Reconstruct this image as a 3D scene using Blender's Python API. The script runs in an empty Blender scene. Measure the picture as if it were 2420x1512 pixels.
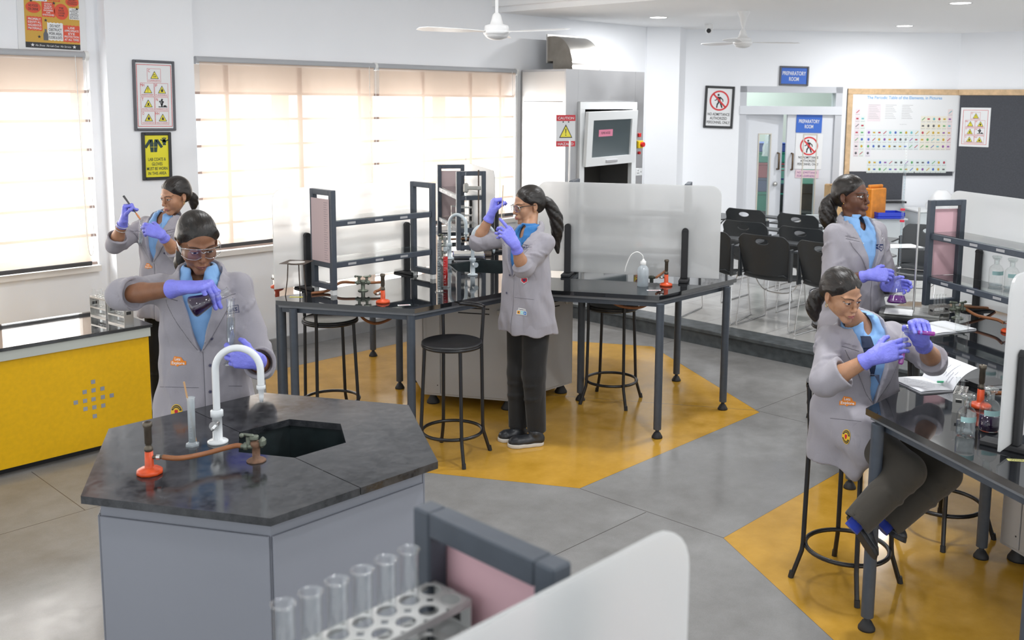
import bpy, bmesh, math, random
import numpy as np
from mathutils import Vector, Matrix, Euler
PI = math.pi
SC = bpy.context.scene
COL = SC.collection
random.seed(7)
# ------------------------------------------------------------------ camera
CAM = np.array([0.0, 0.0, 2.1])
RT = np.array([0.69040058, -0.72338052, 0.00822517])
UP = np.array([0.09123707, 0.09834512, 0.99096117])
FW = np.array([0.71765091, 0.68340973, -0.13389665])
FPX, PX, PY = 2315.1, 1269.8, 548.3
cd = bpy.data.cameras.new('camera')
cam = bpy.data.objects.new('camera', cd)
COL.objects.link(cam)
cd.sensor_fit = 'HORIZONTAL'; cd.sensor_width = 36.0
cd.lens = FPX / 2420 * 36
cd.shift_x = -(PX - 1210) / 2420
cd.shift_y = -(756 - PY) / 2420
cd.clip_start = 0.05; cd.clip_end = 200
cd.dof.use_dof = True; cd.dof.focus_distance = 4.9; cd.dof.aperture_fstop = 5.0
mw = Matrix(((RT[0], UP[0], -FW[0], CAM[0]), (RT[1], UP[1], -FW[1], CAM[1]), (RT[2], UP[2], -FW[2], CAM[2]), (0, 0, 0, 1)))
cam.matrix_world = mw
SC.camera = cam
# ------------------------------------------------------------------ colour, world, lights
SC.view_settings.view_transform = 'Standard'
SC.view_settings.look = 'None'
SC.view_settings.gamma = 1.0
SC.view_settings.use_curve_mapping = False
SC.view_settings.exposure = 0.64
cy = SC.cycles
cy.use_denoising = True
cy.max_bounces = 12; cy.diffuse_bounces = 4; cy.glossy_bounces = 4
cy.transmission_bounces = 8; cy.transparent_max_bounces = 24
cy.sample_clamp_indirect = 6.0
cy.caustics_reflective = False; cy.caustics_refractive = False
wd = bpy.data.worlds.new('sky'); SC.world = wd
wd.use_nodes = True
wd.node_tree.nodes['Background'].inputs[0].default_value = (0.93, 0.97, 1.0, 1)
wd.node_tree.nodes['Background'].inputs[1].default_value = 1.12

def area(name, loc, to, sx, sy, power, col=(1, 1, 1), shape='RECTANGLE'):
    l = bpy.data.lights.new(name, 'AREA'); l.shape = shape; l.size = sx; l.size_y = sy
    l.energy = power; l.color = col
    o = bpy.data.objects.new(name, l); COL.objects.link(o); o.location = loc
    d = Vector(to) - Vector(loc)
    o.rotation_euler = d.to_track_quat('-Z', 'Y').to_euler()
    return o
# daylight beyond the two windows
area('daylight', (1.3, 8.0, 1.9), (1.3, 0, 1.2), 3.6, 2.2, 150, (0.99, 0.995, 1.0))
area('daylight', (5.4, 8.0, 1.9), (5.4, 0, 1.2), 3.8, 2.2, 185, (0.99, 0.995, 1.0))
# recessed ceiling lamps of the high ceiling, above and behind the camera
for lx, ly, lw in ((1.2, 1.2, 11), (3.6, 1.8, 25), (1.0, 4.2, 4), (3.4, 4.6, 14), (6.0, 0.2, 25), (5.9, 3.4, 24), (2.2, -1.2, 13), (4.6, -1.6, 15), (-0.8, 2.6, 3)):
    area('downlight', (lx, ly, 3.24), (lx, ly, 0), 0.25, 0.25, lw, (0.97, 0.985, 1.0), 'DISK')

# ------------------------------------------------------------------ pixel rays used to place things at their real depth
def ray(x, y): return FW + RT * (x - PX) / FPX - UP * (y - PY) / FPX
def atz(x, y, z=0.0):
    d = ray(x, y); return Vector(CAM + (z - CAM[2]) / d[2] * d)
def atp(x, y, p, n):
    d = ray(x, y); p = np.array([p[0], p[1], 0.0]); n = np.array([n[0], n[1], 0.0])
    return Vector(CAM + np.dot(p - CAM, n) / np.dot(d, n) * d)
def atv(x, y, v): return atp(x, y, (0, v), (0, 1))
def atu(x, y, u): return atp(x, y, (u, 0), (1, 0))
def atd(x, y, d): return Vector(CAM + ray(x, y) * d)
DA = np.array([9.93, 6.92]); DB = np.array([12.47, 4.70])
DL = float(np.hypot(*(DB - DA))); DD = (DB - DA) / DL; DANG = math.atan2(DD[1], DD[0])
def dw(x, y):            # pixel -> (distance along the door wall, height)
    p = atp(x, y, DA, (-DD[1], DD[0])); return (p.x - DA[0]) * DD[0] + (p.y - DA[1]) * DD[1], p.z

# ------------------------------------------------------------------ node expressions
class NX:
    def __init__(s, nt, sock): s.nt = nt; s.s = sock
    def _m(s, op, *a):
        n = s.nt.nodes.new('ShaderNodeMath'); n.operation = op
        for i, x in enumerate((s,) + a):
            if isinstance(x, NX): s.nt.links.new(x.s, n.inputs[i])
            else: n.inputs[i].default_value = x
        return NX(s.nt, n.outputs[0])
    def __add__(s, o): return s._m('ADD', o)
    __radd__ = __add__
    def __sub__(s, o): return s._m('SUBTRACT', o)
    def __rsub__(s, o): return (s * -1.0) + o
    def __mul__(s, o): return s._m('MULTIPLY', o)
    __rmul__ = __mul__
    def __truediv__(s, o): return s._m('DIVIDE', o)
    def abs(s): return s._m('ABSOLUTE')
    def sqrt(s): return s._m('SQRT')
    def max(s, o): return s._m('MAXIMUM', o)
    def min(s, o): return s._m('MINIMUM', o)
    def lt(s, o): return s._m('LESS_THAN', o)
    def gt(s, o): return s._m('GREATER_THAN', o)
    def step(s, a, b):   # 0 below a, 1 above b (or reversed)
        n = s.nt.nodes.new('ShaderNodeMapRange'); s.nt.links.new(s.s, n.inputs[0])
        n.inputs[1].default_value = a; n.inputs[2].default_value = b
        n.clamp = True
        return NX(s.nt, n.outputs[0])
def nx_pos(nt, kind='Object'):
    tc = nt.nodes.new('ShaderNodeTexCoord'); sp = nt.nodes.new('ShaderNodeSeparateXYZ')
    nt.links.new(tc.outputs[kind], sp.inputs[0])
    return NX(nt, sp.outputs[0]), NX(nt, sp.outputs[1]), NX(nt, sp.outputs[2]), tc.outputs[kind]
def nx_mix(nt, fac, a, b):
    n = nt.nodes.new('ShaderNodeMix'); n.data_type = 'RGBA'
    if isinstance(fac, NX): nt.links.new(fac.s, n.inputs[0])
    else: n.inputs[0].default_value = fac
    for i, c in ((6, a), (7, b)):
        if isinstance(c, (tuple, list)): n.inputs[i].default_value = (*c[:3], 1)
        else: nt.links.new(c, n.inputs[i])
    return n.outputs[2]
def nx_noise(nt, vec, scale, detail=3.0, rough=0.5):
    n = nt.nodes.new('ShaderNodeTexNoise'); n.inputs['Scale'].default_value = scale
    n.inputs['Detail'].default_value = detail; n.inputs['Roughness'].default_value = rough
    if vec is not None: nt.links.new(vec, n.inputs['Vector'])
    return NX(nt, n.outputs[0])
def srgb(h):
    if isinstance(h, str):
        h = h.lstrip('#'); c = [int(h[i:i + 2], 16) / 255 for i in (0, 2, 4)]
    else: c = h
    return tuple(x / 12.92 if x <= 0.04045 else ((x + 0.055) / 1.055) ** 2.4 for x in c)
MATS = {}
def mat(name, col=(0.8, 0.8, 0.8), rough=0.5, metal=0.0, spec=0.5, var=0.0, vscale=8.0, bump=0.0, bscale=60.0, coat=0.0, emit=0.0, sheen=0.0, sss=0.0, rvar=0.0):
    if name in MATS: return MATS[name]
    m = bpy.data.materials.new(name); m.use_nodes = True
    nt = m.node_tree; b = nt.nodes['Principled BSDF']
    if isinstance(col, str): col = srgb(col)
    b.inputs['Base Color'].default_value = (*col, 1)
    b.inputs['Roughness'].default_value = rough; b.inputs['Metallic'].default_value = metal
    b.inputs['Specular IOR Level'].default_value = spec
    b.inputs['Coat Weight'].default_value = coat
    b.inputs['Sheen Weight'].default_value = sheen
    if sss: b.inputs['Subsurface Weight'].default_value = sss; b.inputs['Subsurface Radius'].default_value = (0.01, 0.004, 0.002)
    if emit: b.inputs['Emission Color'].default_value = (*col, 1); b.inputs['Emission Strength'].default_value = emit
    if var or bump or rvar:
        tc = nt.nodes.new('ShaderNodeTexCoord')
        if var:
            n = nx_noise(nt, tc.outputs['Object'], vscale, 4.0)
            a = tuple(max(0, x * (1 - var)) for x in col); c = tuple(min(1, x * (1 + var)) for x in col)
            nt.links.new(nx_mix(nt, n.step(0.3, 0.7), a, c), b.inputs['Base Color'])
        if rvar:
            n = nx_noise(nt, tc.outputs['Object'], vscale * 0.7, 4.0)
            nt.links.new((n.step(0.3, 0.7) * rvar + rough).s, b.inputs['Roughness'])
        if bump:
            n = nx_noise(nt, tc.outputs['Object'], bscale, 3.0)
            bp = nt.nodes.new('ShaderNodeBump'); bp.inputs['Strength'].default_value = bump; bp.inputs['Distance'].default_value = 0.01
            nt.links.new(n.s, bp.inputs['Height']); nt.links.new(bp.outputs[0], b.inputs['Normal'])
    MATS[name] = m
    return m
def thin_glass(name, tint=(1, 1, 1), refl=1.0, rough=0.02, base=0.06):
    if name in MATS: return MATS[name]
    m = bpy.data.materials.new(name); m.use_nodes = True; nt = m.node_tree
    nt.nodes.remove(nt.nodes['Principled BSDF']); out = nt.nodes['Material Output']
    t = nt.nodes.new('ShaderNodeBsdfTransparent'); t.inputs[0].default_value = (*tint, 1)
    g = nt.nodes.new('ShaderNodeBsdfGlossy'); g.inputs['Roughness'].default_value = rough
    lw = nt.nodes.new('ShaderNodeLayerWeight'); lw.inputs[0].default_value = 0.5
    f = NX(nt, lw.outputs['Facing'])
    f = f * f; f = (f * f * 0.75 + base) * refl
    mx = nt.nodes.new('ShaderNodeMixShader')
    nt.links.new(f.s, mx.inputs[0]); nt.links.new(t.outputs[0], mx.inputs[1]); nt.links.new(g.outputs[0], mx.inputs[2])
    nt.links.new(mx.outputs[0], out.inputs[0]); MATS[name] = m
    return m
def veil(name, col, clear=0.3, blur=0.0, brough=0.35, trans=0.5, gloss=0.06, grough=0.25, cleartint=(1, 1, 1)):
    """sheet that scatters light: clear + blurred see-through + diffuse/translucent + gloss"""
    if name in MATS: return MATS[name]
    m = bpy.data.materials.new(name); m.use_nodes = True; nt = m.node_tree
    nt.nodes.remove(nt.nodes['Principled BSDF']); out = nt.nodes['Material Output']
    def node(t, c, r=None, ior=None):
        n = nt.nodes.new(t); n.inputs['Color'].default_value = (*c, 1)
        if r is not None: n.inputs['Roughness'].default_value = r
        if ior is not None: n.inputs['IOR'].default_value = ior
        return n.outputs[0]
    def mix(f, a, b):
        n = nt.nodes.new('ShaderNodeMixShader'); n.inputs[0].default_value = f
        nt.links.new(a, n.inputs[1]); nt.links.new(b, n.inputs[2]); return n.outputs[0]
    s = mix(trans, node('ShaderNodeBsdfDiffuse', col), node('ShaderNodeBsdfTranslucent', col))
    if gloss: s = mix(gloss, s, node('ShaderNodeBsdfGlossy', (1, 1, 1), grough))
    if blur: s = mix(blur, s, node('ShaderNodeBsdfRefraction', (1, 1, 1), brough, 1.02))
    s = mix(clear, s, node('ShaderNodeBsdfTransparent', cleartint))
    nt.links.new(s, out.inputs[0]); MATS[name] = m
    return m

# ------------------------------------------------------------------ mesh builder
class MB:
    def __init__(s): s.v = []; s.f = []; s.mi = []; s.sm = []; s.mats = []; s.M = Matrix()
    def mset(s, m):
        if m is None: return 0
        if m not in s.mats: s.mats.append(m)
        return s.mats.index(m)
    def add(s, vs, fs, m=None, smooth=False):
        o = len(s.v); k = s.mset(m)
        s.v += [tuple(s.M @ Vector(p)) for p in vs]
        for f in fs: s.f.append(tuple(o + i for i in f)); s.mi.append(k); s.sm.append(smooth)
        return s
    def box(s, c, d, m=None, rz=0.0, bev=0.0, R=None):
        x, y, z = (q / 2 for q in d)
        if R is None: R = Matrix.Rotation(rz, 4, 'Z')
        T = Matrix.Translation(Vector(c)) @ R
        if bev > 0:
            b = min(bev, x * .9, y * .9, z * .9)
            vs = []
            for sx in (-1, 1):
                for sy in (-1, 1):
                    for sz in (-1, 1):
                        vs += [T @ Vector((sx * (x - b), sy * (y - b), sz * z)), T @ Vector((sx * (x - b), sy * y, sz * (z - b))), T @ Vector((sx * x, sy * (y - b), sz * (z - b)))]
            bm = bmesh.new()
            for p in vs: bm.verts.new(p)
            bmesh.ops.convex_hull(bm, input=bm.verts[:])
            bmesh.ops.dissolve_limit(bm, angle_limit=0.02, verts=bm.verts[:], edges=bm.edges[:])
            bm.verts.index_update()
            s.add([v.co for v in bm.verts], [[v.index for v in f.verts] for f in bm.faces], m)
            bm.free(); return s
        vs = [T @ Vector(p) for p in ((-x, -y, -z), (x, -y, -z), (x, y, -z), (-x, y, -z), (-x, -y, z), (x, -y, z), (x, y, z), (-x, y, z))]
        return s.add(vs, [(0, 3, 2, 1), (4, 5, 6, 7), (0, 1, 5, 4), (1, 2, 6, 5), (2, 3, 7, 6), (3, 0, 4, 7)], m)
    def b2(s, a, b, m=None, bev=0.0):
        return s.box([(p + q) / 2 for p, q in zip(a, b)], [abs(q - p) for p, q in zip(a, b)], m, 0, bev)
    def prism(s, poly, z0, z1, m=None, smooth=False, cap=True):
        n = len(poly)
        A = sum(poly[i][0] * poly[(i + 1) % n][1] - poly[(i + 1) % n][0] * poly[i][1] for i in range(n))
        if A < 0: poly = poly[::-1]
        vs = [(p[0], p[1], z0) for p in poly] + [(p[0], p[1], z1) for p in poly]
        fs = [(i, (i + 1) % n, n + (i + 1) % n, n + i) for i in range(n)]
        s.add(vs, fs, m, smooth)
        if cap: s.add(vs, [tuple(range(n))[::-1], tuple(range(n, 2 * n))], m)
        return s
    def frame(s, a, b): # matrix with z along a->b
        d = (Vector(b) - Vector(a)); q = d.to_track_quat('Z', 'Y')
        return Matrix.Translation(Vector(a)) @ q.to_matrix().to_4x4(), d.length
    def cyl(s, a, b, r1, r2=None, n=16, m=None, caps=True, smooth=True):
        r2 = r1 if r2 is None else r2
        T, L = s.frame(a, b)
        vs = [T @ Vector((r1 * math.cos(2 * PI * i / n), r1 * math.sin(2 * PI * i / n), 0)) for i in range(n)]
        vs += [T @ Vector((r2 * math.cos(2 * PI * i / n), r2 * math.sin(2 * PI * i / n), L)) for i in range(n)]
        s.add(vs, [(i, (i + 1) % n, n + (i + 1) % n, n + i) for i in range(n)], m, smooth)
        if caps: s.add(vs, [tuple(range(n))[::-1], tuple(range(n, 2 * n))], m)
        return s
    def lathe(s, prof, c=(0, 0, 0), n=24, m=None, smooth=True, T=None):
        T = Matrix.Translation(Vector(c)) if T is None else T
        vs = []; fs = []
        for r, z in prof: vs += [T @ Vector((r * math.cos(2 * PI * i / n), r * math.sin(2 * PI * i / n), z)) for i in range(n)]
        for k in range(len(prof) - 1):
            for i in range(n):
                j = (i + 1) % n
                fs.append((k * n + i, k * n + j, (k + 1) * n + j, (k + 1) * n + i))
        return s.add(vs, fs, m, smooth)
    def tube(s, pts, r, n=10, m=None, closed=False, caps=True, smooth=True):
        P = [Vector(p) for p in pts]; N = len(P)
        rr = r if isinstance(r, (list, tuple)) else [r] * N
        tan = []
        for i in range(N):
            a = P[(i - 1) % N] if (closed or i > 0) else P[i]; b = P[(i + 1) % N] if (closed or i < N - 1) else P[i]
            tan.append((b - a).normalized())
        nrm = tan[0].orthogonal().normalized(); vs = []; fs = []
        for i in range(N):
            if i: nrm = (nrm - tan[i] * nrm.dot(tan[i])).normalized()
            bi = tan[i].cross(nrm)
            vs += [P[i] + (nrm * math.cos(2 * PI * k / n) + bi * math.sin(2 * PI * k / n)) * rr[i] for k in range(n)]
        for i in range(N if closed else N - 1):
            o, q = i * n, ((i + 1) % N) * n
            sh = 0
            if closed and i == N - 1:
                d0 = [(vs[q + k] - vs[o]).length for k in range(n)]; sh = d0.index(min(d0))
            for k in range(n): fs.append((o + k, o + (k + 1) % n, q + (k + 1 + sh) % n, q + (k + sh) % n))
        s.add(vs, fs, m, smooth)
        if caps and not closed: s.add(vs, [tuple(range(n))[::-1], tuple(range((N - 1) * n, N * n))], m)
        return s
    def sphere(s, c, r, n=16, k=10, m=None):
        r = (r, r, r) if not isinstance(r, (tuple, list)) else r
        vs = []; fs = []
        for j in range(k + 1):
            t = PI * j / k
            for i in range(n): vs.append((c[0] + r[0] * math.sin(t) * math.cos(2 * PI * i / n), c[1] + r[1] * math.sin(t) * math.sin(2 * PI * i / n), c[2] - r[2] * math.cos(t)))
        for j in range(k):
            for i in range(n): fs.append((j * n + i, j * n + (i + 1) % n, (j + 1) * n + (i + 1) % n, (j + 1) * n + i))
        return s.add(vs, fs, m, True)
    # flat artwork on a board facing -y: x right, z up; each layer a hair further out
    def poly(s, pts, m, y=0.0): # pts (x,z)
        A = sum(pts[i][0] * pts[(i + 1) % len(pts)][1] - pts[(i + 1) % len(pts)][0] * pts[i][1] for i in range(len(pts)))
        if A < 0: pts = pts[::-1]
        return s.add([(p[0], y, p[1]) for p in pts], [tuple(range(len(pts)))], m)
    def rect(s, x0, z0, x1, z1, m, y=0.0): return s.poly([(x0, z0), (x1, z0), (x1, z1), (x0, z1)], m, y)
    def disc(s, x, z, r, m, y=0.0, n=28, rz=None):
        rz = r if rz is None else rz
        return s.poly([(x + r * math.cos(2 * PI * i / n), z + rz * math.sin(2 * PI * i / n)) for i in range(n)], m, y)
    def ring(s, x, z, r0, r1, m, y=0.0, n=36):
        vs = [(x + r * math.cos(2 * PI * i / n), y, z + r * math.sin(2 * PI * i / n)) for r in (r0, r1) for i in range(n)]
        return s.add(vs, [(i, n + i, n + (i + 1) % n, (i + 1) % n)[::-1] for i in range(n)], m)
    def outline(s, x0, z0, x1, z1, t, m, y=0.0):
        s.rect(x0, z0, x1, z0 + t, m, y); s.rect(x0, z1 - t, x1, z1, m, y); s.rect(x0, z0, x0 + t, z1, m, y); return s.rect(x1 - t, z0, x1, z1, m, y)
    def line(s, a, b, t, m, y=0.0):
        d = Vector((b[0] - a[0], b[1] - a[1])); d.normalize(); q = Vector((-d.y, d.x)) * t / 2
        return s.poly([(a[0] - q.x, a[1] - q.y), (b[0] - q.x, b[1] - q.y), (b[0] + q.x, b[1] + q.y), (a[0] + q.x, a[1] + q.y)], m, y)
    def text(s, txt, x, z, h, m, y=0.0, w=None, bold=0.0, align='CENTER', rot=0.0, shear=0.0):
        key = (txt, bold, shear)
        if key not in TXT:
            c = bpy.data.curves.new('t', 'FONT'); c.body = txt; c.size = 1.0; c.offset = bold; c.shear = shear; c.resolution_u = 3
            o = bpy.data.objects.new('t', c); COL.objects.link(o)
            bpy.context.view_layer.update()
            me = bpy.data.meshes.new_from_object(o.evaluated_get(bpy.context.evaluated_depsgraph_get()))
            TXT[key] = ([v.co.copy() for v in me.vertices], [tuple(p.vertices) for p in me.polygons])
            bpy.data.objects.remove(o); bpy.data.curves.remove(c); bpy.data.meshes.remove(me)
        vs, fs = TXT[key]
        if not vs: return s
        xs = [v.x for v in vs]; x0, x1 = min(xs), max(xs)
        k = h / 0.72; kx = k if w is None else w / (x1 - x0)
        ax = (x0 + x1) / 2 if align == 'CENTER' else x0
        cr, sr = math.cos(rot), math.sin(rot)
        out = []
        for v in vs:
            px, pz = (v.x - ax) * kx, v.y * k
            out.append((x + px * cr - pz * sr, y, z + px * sr + pz * cr))
        return s.add(out, fs, m)
    def build(s, name, parent=None, m=None, loc=None, rz=0.0, label=None, sub=0, shade=None):
        me = bpy.data.meshes.new(name)
        me.from_pydata(s.v, [], s.f)
        if m is not None and not s.mats: s.mats = [m]
        for q in s.mats: me.materials.append(q)
        me.polygons.foreach_set('material_index', s.mi)
        me.polygons.foreach_set('use_smooth', s.sm)
        me.validate(); me.update()
        o = bpy.data.objects.new(name, me); COL.objects.link(o)
        if parent is not None: o.parent = parent
        if loc is not None: o.location = loc
        o.rotation_euler = (0, 0, rz)
        if label: o['label'] = label
        if sub:
            md = o.modifiers.new('sub', 'SUBSURF'); md.levels = sub; md.render_levels = sub
        return o
TXT = {}
def tag(o, label, cat, group=None, kind=None):
    o['label'] = label; o['category'] = cat
    if group: o['group'] = group
    if kind: o['kind'] = kind
    return o
def thing(name, label, cat, loc=(0, 0, 0), rz=0.0, group=None):
    o = bpy.data.objects.new(name, None); COL.objects.link(o); o.empty_display_size = 0.1
    o.location = loc; o.rotation_euler = (0, 0, rz)
    return tag(o, label, cat, group)
def struct(name, mb, m=None):
    o = mb.build(name, None, m); o['kind'] = 'structure'; return o
KIDS = {}
def kids(o): return [c for c in COL.objects if c.parent is o]
def dup(root, loc, rz, label, group=None):
    def cp(o, par):
        c = o.copy(); COL.objects.link(c); c.parent = par
        for ch in kids(o): cp(ch, c)
        return c
    src = root
    r = cp(src, None); r.location = loc; r.rotation_euler = (0, 0, rz); r['label'] = label
    if group: r['group'] = group
    return r
def arc(c, r, a0, a1, n, ax='xz'):
    out = []
    for i in range(n + 1):
        a = a0 + (a1 - a0) * i / n; x, y = r * math.cos(a), r * math.sin(a)
        out.append((c[0] + x, c[1], c[2] + y) if ax == 'xz' else (c[0], c[1] + x, c[2] + y) if ax == 'yz' else (c[0] + x, c[1] + y, c[2]))
    return out
def bez(pts, n=12):     # Catmull-Rom through the points
    P = [Vector(p) for p in pts]; P = [P[0] * 2 - P[1]] + P + [P[-1] * 2 - P[-2]]; out = []
    for i in range(1, len(P) - 2):
        for k in range(n):
            t = k / n; a, b, c, d = P[i - 1], P[i], P[i + 1], P[i + 2]
            out.append(0.5 * (2 * b + (c - a) * t + (2 * a - 5 * b + 4 * c - d) * t * t + (3 * b - a - 3 * c + d) * t ** 3))
    out.append(P[-2]); return out
def hexp(cx, cy, R, a0=0.0): return [(cx + R * math.cos(a0 + i * PI / 3), cy + R * math.sin(a0 + i * PI / 3)) for i in range(6)]
# ================================================================== setting
WHITE = mat('wall paint', (0.90, 0.915, 0.945), 0.75, var=0.015, vscale=1.5, bump=0.03, bscale=90)
CEIL = mat('ceiling paint', (0.93, 0.935, 0.94), 0.7)
STONE = mat('grey stone skirting', (0.36, 0.36, 0.36), 0.5, var=0.12, vscale=5)
WINFR = mat('white window frame', (0.80, 0.77, 0.73), 0.5)
GRILL = mat('window grill paint', (0.42, 0.33, 0.30), 0.5)
PANE = thin_glass('window glass', (0.97, 0.98, 0.98), 0.6)
V0, V1 = 7.12, 7.40
def floor_material():
    m = bpy.data.materials.new('polished concrete with yellow hexagons'); m.use_nodes = True; nt = m.node_tree
    b = nt.nodes['Principled BSDF']
    x, y, z, vec = nx_pos(nt)
    n1 = nx_noise(nt, vec, 0.9, 5.0, 0.6); n2 = nx_noise(nt, vec, 5.0, 6.0, 0.65); n3 = nx_noise(nt, vec, 160.0, 2.0)
    t = (n1 * 0.55 + n2 * 0.35 + n3 * 0.10).step(0.36, 0.66)
    grey = nx_mix(nt, t, (0.205, 0.20, 0.193), (0.32, 0.318, 0.314))
    yel = nx_mix(nt, (n1 * 0.35 + n2 * 0.65).step(0.34, 0.68), (0.44, 0.235, 0.022), (0.64, 0.36, 0.055))
    def hexd(cx, cy, R):
        px, py = x - cx, y - cy
        d = None
        for k in (30, 90, 150):
            q = (px * math.cos(math.radians(k)) + py * math.sin(math.radians(k))).abs()
            d = q if d is None else d.max(q)
        return d - R * math.cos(PI / 6)
    h = hexd(4.80, 4.96, 1.86).min(hexd(4.83, 0.84, 1.86)).min(hexd(1.05, 9.9, 1.86))
    c = nx_mix(nt, h.lt(0.0), grey, yel)
    segs = [((3.869, 3.346), (3.902, 2.448)), ((3.876, 2.901), (0.2, 2.95)), ((5.747, 3.393), (6.98, 3.35)), ((4.80, 4.96), (5.747, 3.393)),
            ((6.656, 4.942), (6.98, 4.95)), ((2.94, 4.96), (0.6, 4.96)), ((0.9, 3.9), (0.9, 5.7)), ((1.87, 4.96), (1.87, 5.7)), ((3.87, 6.57), (3.87, 7.1)), ((-0.4, 3.45), (2.9, 3.45)), ((5.76, 2.45), (5.75, 3.39))]
    L = h.abs() - 0.0012
    for (ax, ay), (bx, by) in segs:
        ln = math.hypot(bx - ax, by - ay); ux, uy = (bx - ax) / ln, (by - ay) / ln
        s_ = (x - ax) * ux + (y - ay) * uy; w = ((x - ax) * -uy + (y - ay) * ux).abs() - 0.0025
        e = (s_ - ln / 2).abs() - ln / 2
        L = L.min(w.max(e))
    c = nx_mix(nt, L.lt(0.0), c, (0.10, 0.095, 0.09))
    nt.links.new(c, b.inputs['Base Color'])
    nt.links.new((n2.step(0.35, 0.7) * 0.14 + 0.13).s, b.inputs['Roughness'])
    b.inputs['Specular IOR Level'].default_value = 0.42
    return m
fl = MB(); fl.add([(-3, -4, 0), (16, -4, 0), (16, 7.4, 0), (-3, 7.4, 0)], [(0, 1, 2, 3)])
struct('floor', fl, floor_material())
# left wall with two window openings and a pillar between them
wl = MB()
def wbox(u0, u1, z0, z1, v0=V0, v1=V1): wl.b2((u0, v0, z0), (u1, v1, z1))
ZS, ZT = 0.88, 2.36
wbox(-3, 9.75, ZT, 3.3); wbox(-3, 9.75, 0, ZS)
wbox(-3, -0.4, ZS, ZT); wbox(2.88, 3.64, ZS, ZT); wbox(7.14, 9.75, ZS, ZT)
wbox(2.955, 3.605, 0, 3.3, 7.0, V0)
struct('wall_left', wl, WHITE)
wc = MB()
wc.prism([(9.29, 7.4), (9.29, 7.10), (9.55, 6.82), (9.88, 6.965), (9.95, 7.4)], 0, 2.95)
struct('wall_corner', wc, WHITE)
wb = MB()
nrm = np.array([-DD[1], DD[0]])
def dwp(s_, y): p = DA + DD * s_ + nrm * y; return (p[0], p[1])
SD0, SD1, DZ = 0.616, 1.905, 2.285      # door opening along the wall
for s0, s1, z0, z1 in ((-0.2, SD0, 0, 2.95), (SD1, DL + .15, 0, 2.95), (SD0, SD1, DZ, 2.95)):
    wb.prism([dwp(s0, 0), dwp(s1, 0), dwp(s1, 0.2), dwp(s0, 0.2)], z0, z1)
struct('wall_back', wb, WHITE)
wr = MB(); wr.b2((12.47, -3, 0), (12.67, 4.72, 2.95)); struct('wall_right', wr, WHITE)
# ceiling: low panel beyond the step, higher ceiling over the benches
c1 = MB(); c1.b2((6.88, -3, 2.95), (13.2, 7.12, 3.28), None, 0.0)
c1.b2((-3, -4, 3.30), (6.88, 7.12, 3.4))
c1.b2((6.80, -3, 3.0), (6.88, 7.12, 3.3))
struct('ceiling', c1, CEIL)
bb = MB(); bb.b2((-3, V0 - 0.025, 0), (2.955, V0, 0.10)); bb.b2((3.605, V0 - 0.025, 0), (7.2, V0, 0.10)); bb.b2((2.95, 6.975, 0), (3.61, 7.0, 0.10))
struct('baseboard_left', bb, STONE)
for n, (u0, u1, bars) in enumerate(((-0.4, 2.88, (0.35, 1.25, 2.2)), (3.64, 7.14, (3.95, 4.62, 5.22, 5.95, 6.55, 6.95)))):
    w = MB()
    # sill, outer frame and mullions
    w.b2((u0 - 0.0, 7.08, ZS - 0.03), (u1, 7.42, ZS + .012), WINFR)
    for a, b_ in ((u0, u0 + .07), (u1 - .07, u1)): w.b2((a, 7.30, ZS), (b_, 7.36, ZT), WINFR)
    w.b2((u0 + .071, 7.302, ZT - .22), (u1 - .071, 7.358, ZT), WINFR); w.b2((u0 + .071, 7.302, ZS), (u1 - .071, 7.358, ZS + .07), WINFR)
    k = 3 if n == 0 else 4
    for i in range(1, k):
        a = u0 + (u1 - u0) * i / k; w.b2((a - .085, 7.297, ZS + .001), (a + .085, 7.355, ZT - .001), WINFR)
    w.b2((u0, 7.325, ZS), (u1, 7.33, ZT), PANE)
    for a in bars: w.b2((a - .016, 7.15, ZS), (a + .016, 7.175, ZT), GRILL)
    for i in range(7):
        z = 2.13 - i * 0.205
        w.b2((u0, 7.152, z - .010), (u1, 7.170, z + .010), GRILL)
    struct('window_%d' % (n + 1), w)
# raised platform
GRAN = mat('dark granite step', (0.075, 0.085, 0.09), 0.35, var=0.35, vscale=14, rvar=0.1)
def tile_material():
    m = bpy.data.materials.new('pale platform tiles'); m.use_nodes = True; nt = m.node_tree; b = nt.nodes['Principled BSDF']
    x, y, z, vec = nx_pos(nt)
    n2 = nx_noise(nt, vec, 4.0, 4.0)
    c = nx_mix(nt, n2.step(.3, .7), (0.46, 0.45, 0.43), (0.56, 0.55, 0.53))
    fx = (x / 0.6)._m('FRACT'); fy = (y / 0.6)._m('FRACT')
    j = ((fx - .5).abs().max((fy - .5).abs())).gt(0.496)
    nt.links.new(nx_mix(nt, j, c, (0.25, 0.24, 0.23)), b.inputs['Base Color'])
    b.inputs['Roughness'].default_value = 0.18
    return m
st = MB(); st.b2((7.22, -3, 0), (12.6, 7.12, 0.15), tile_material()); st.b2((7.0, -3, 0), (7.22, 7.12, 0.115), GRAN); st.b2((6.975, -3, 0.115), (7.22, 7.12, 0.15), GRAN, 0.006)
struct('floor_platform', st)
ROOMCOL = mat('preparatory room paint', (0.55, 0.60, 0.56), 0.7)
pr_ = MB(); pr_.prism([dwp(-.3, 2.2), dwp(2.8, 2.2), dwp(2.8, 2.3), dwp(-.3, 2.3)], 0.15, 2.95)
pr_.prism([dwp(-.4, .2), dwp(-.3, .2), dwp(-.3, 2.3), dwp(-.4, 2.3)], 0.15, 2.95); pr_.prism([dwp(2.8, .2), dwp(2.9, .2), dwp(2.9, 2.3), dwp(2.8, 2.3)], 0.15, 2.95)
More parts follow.
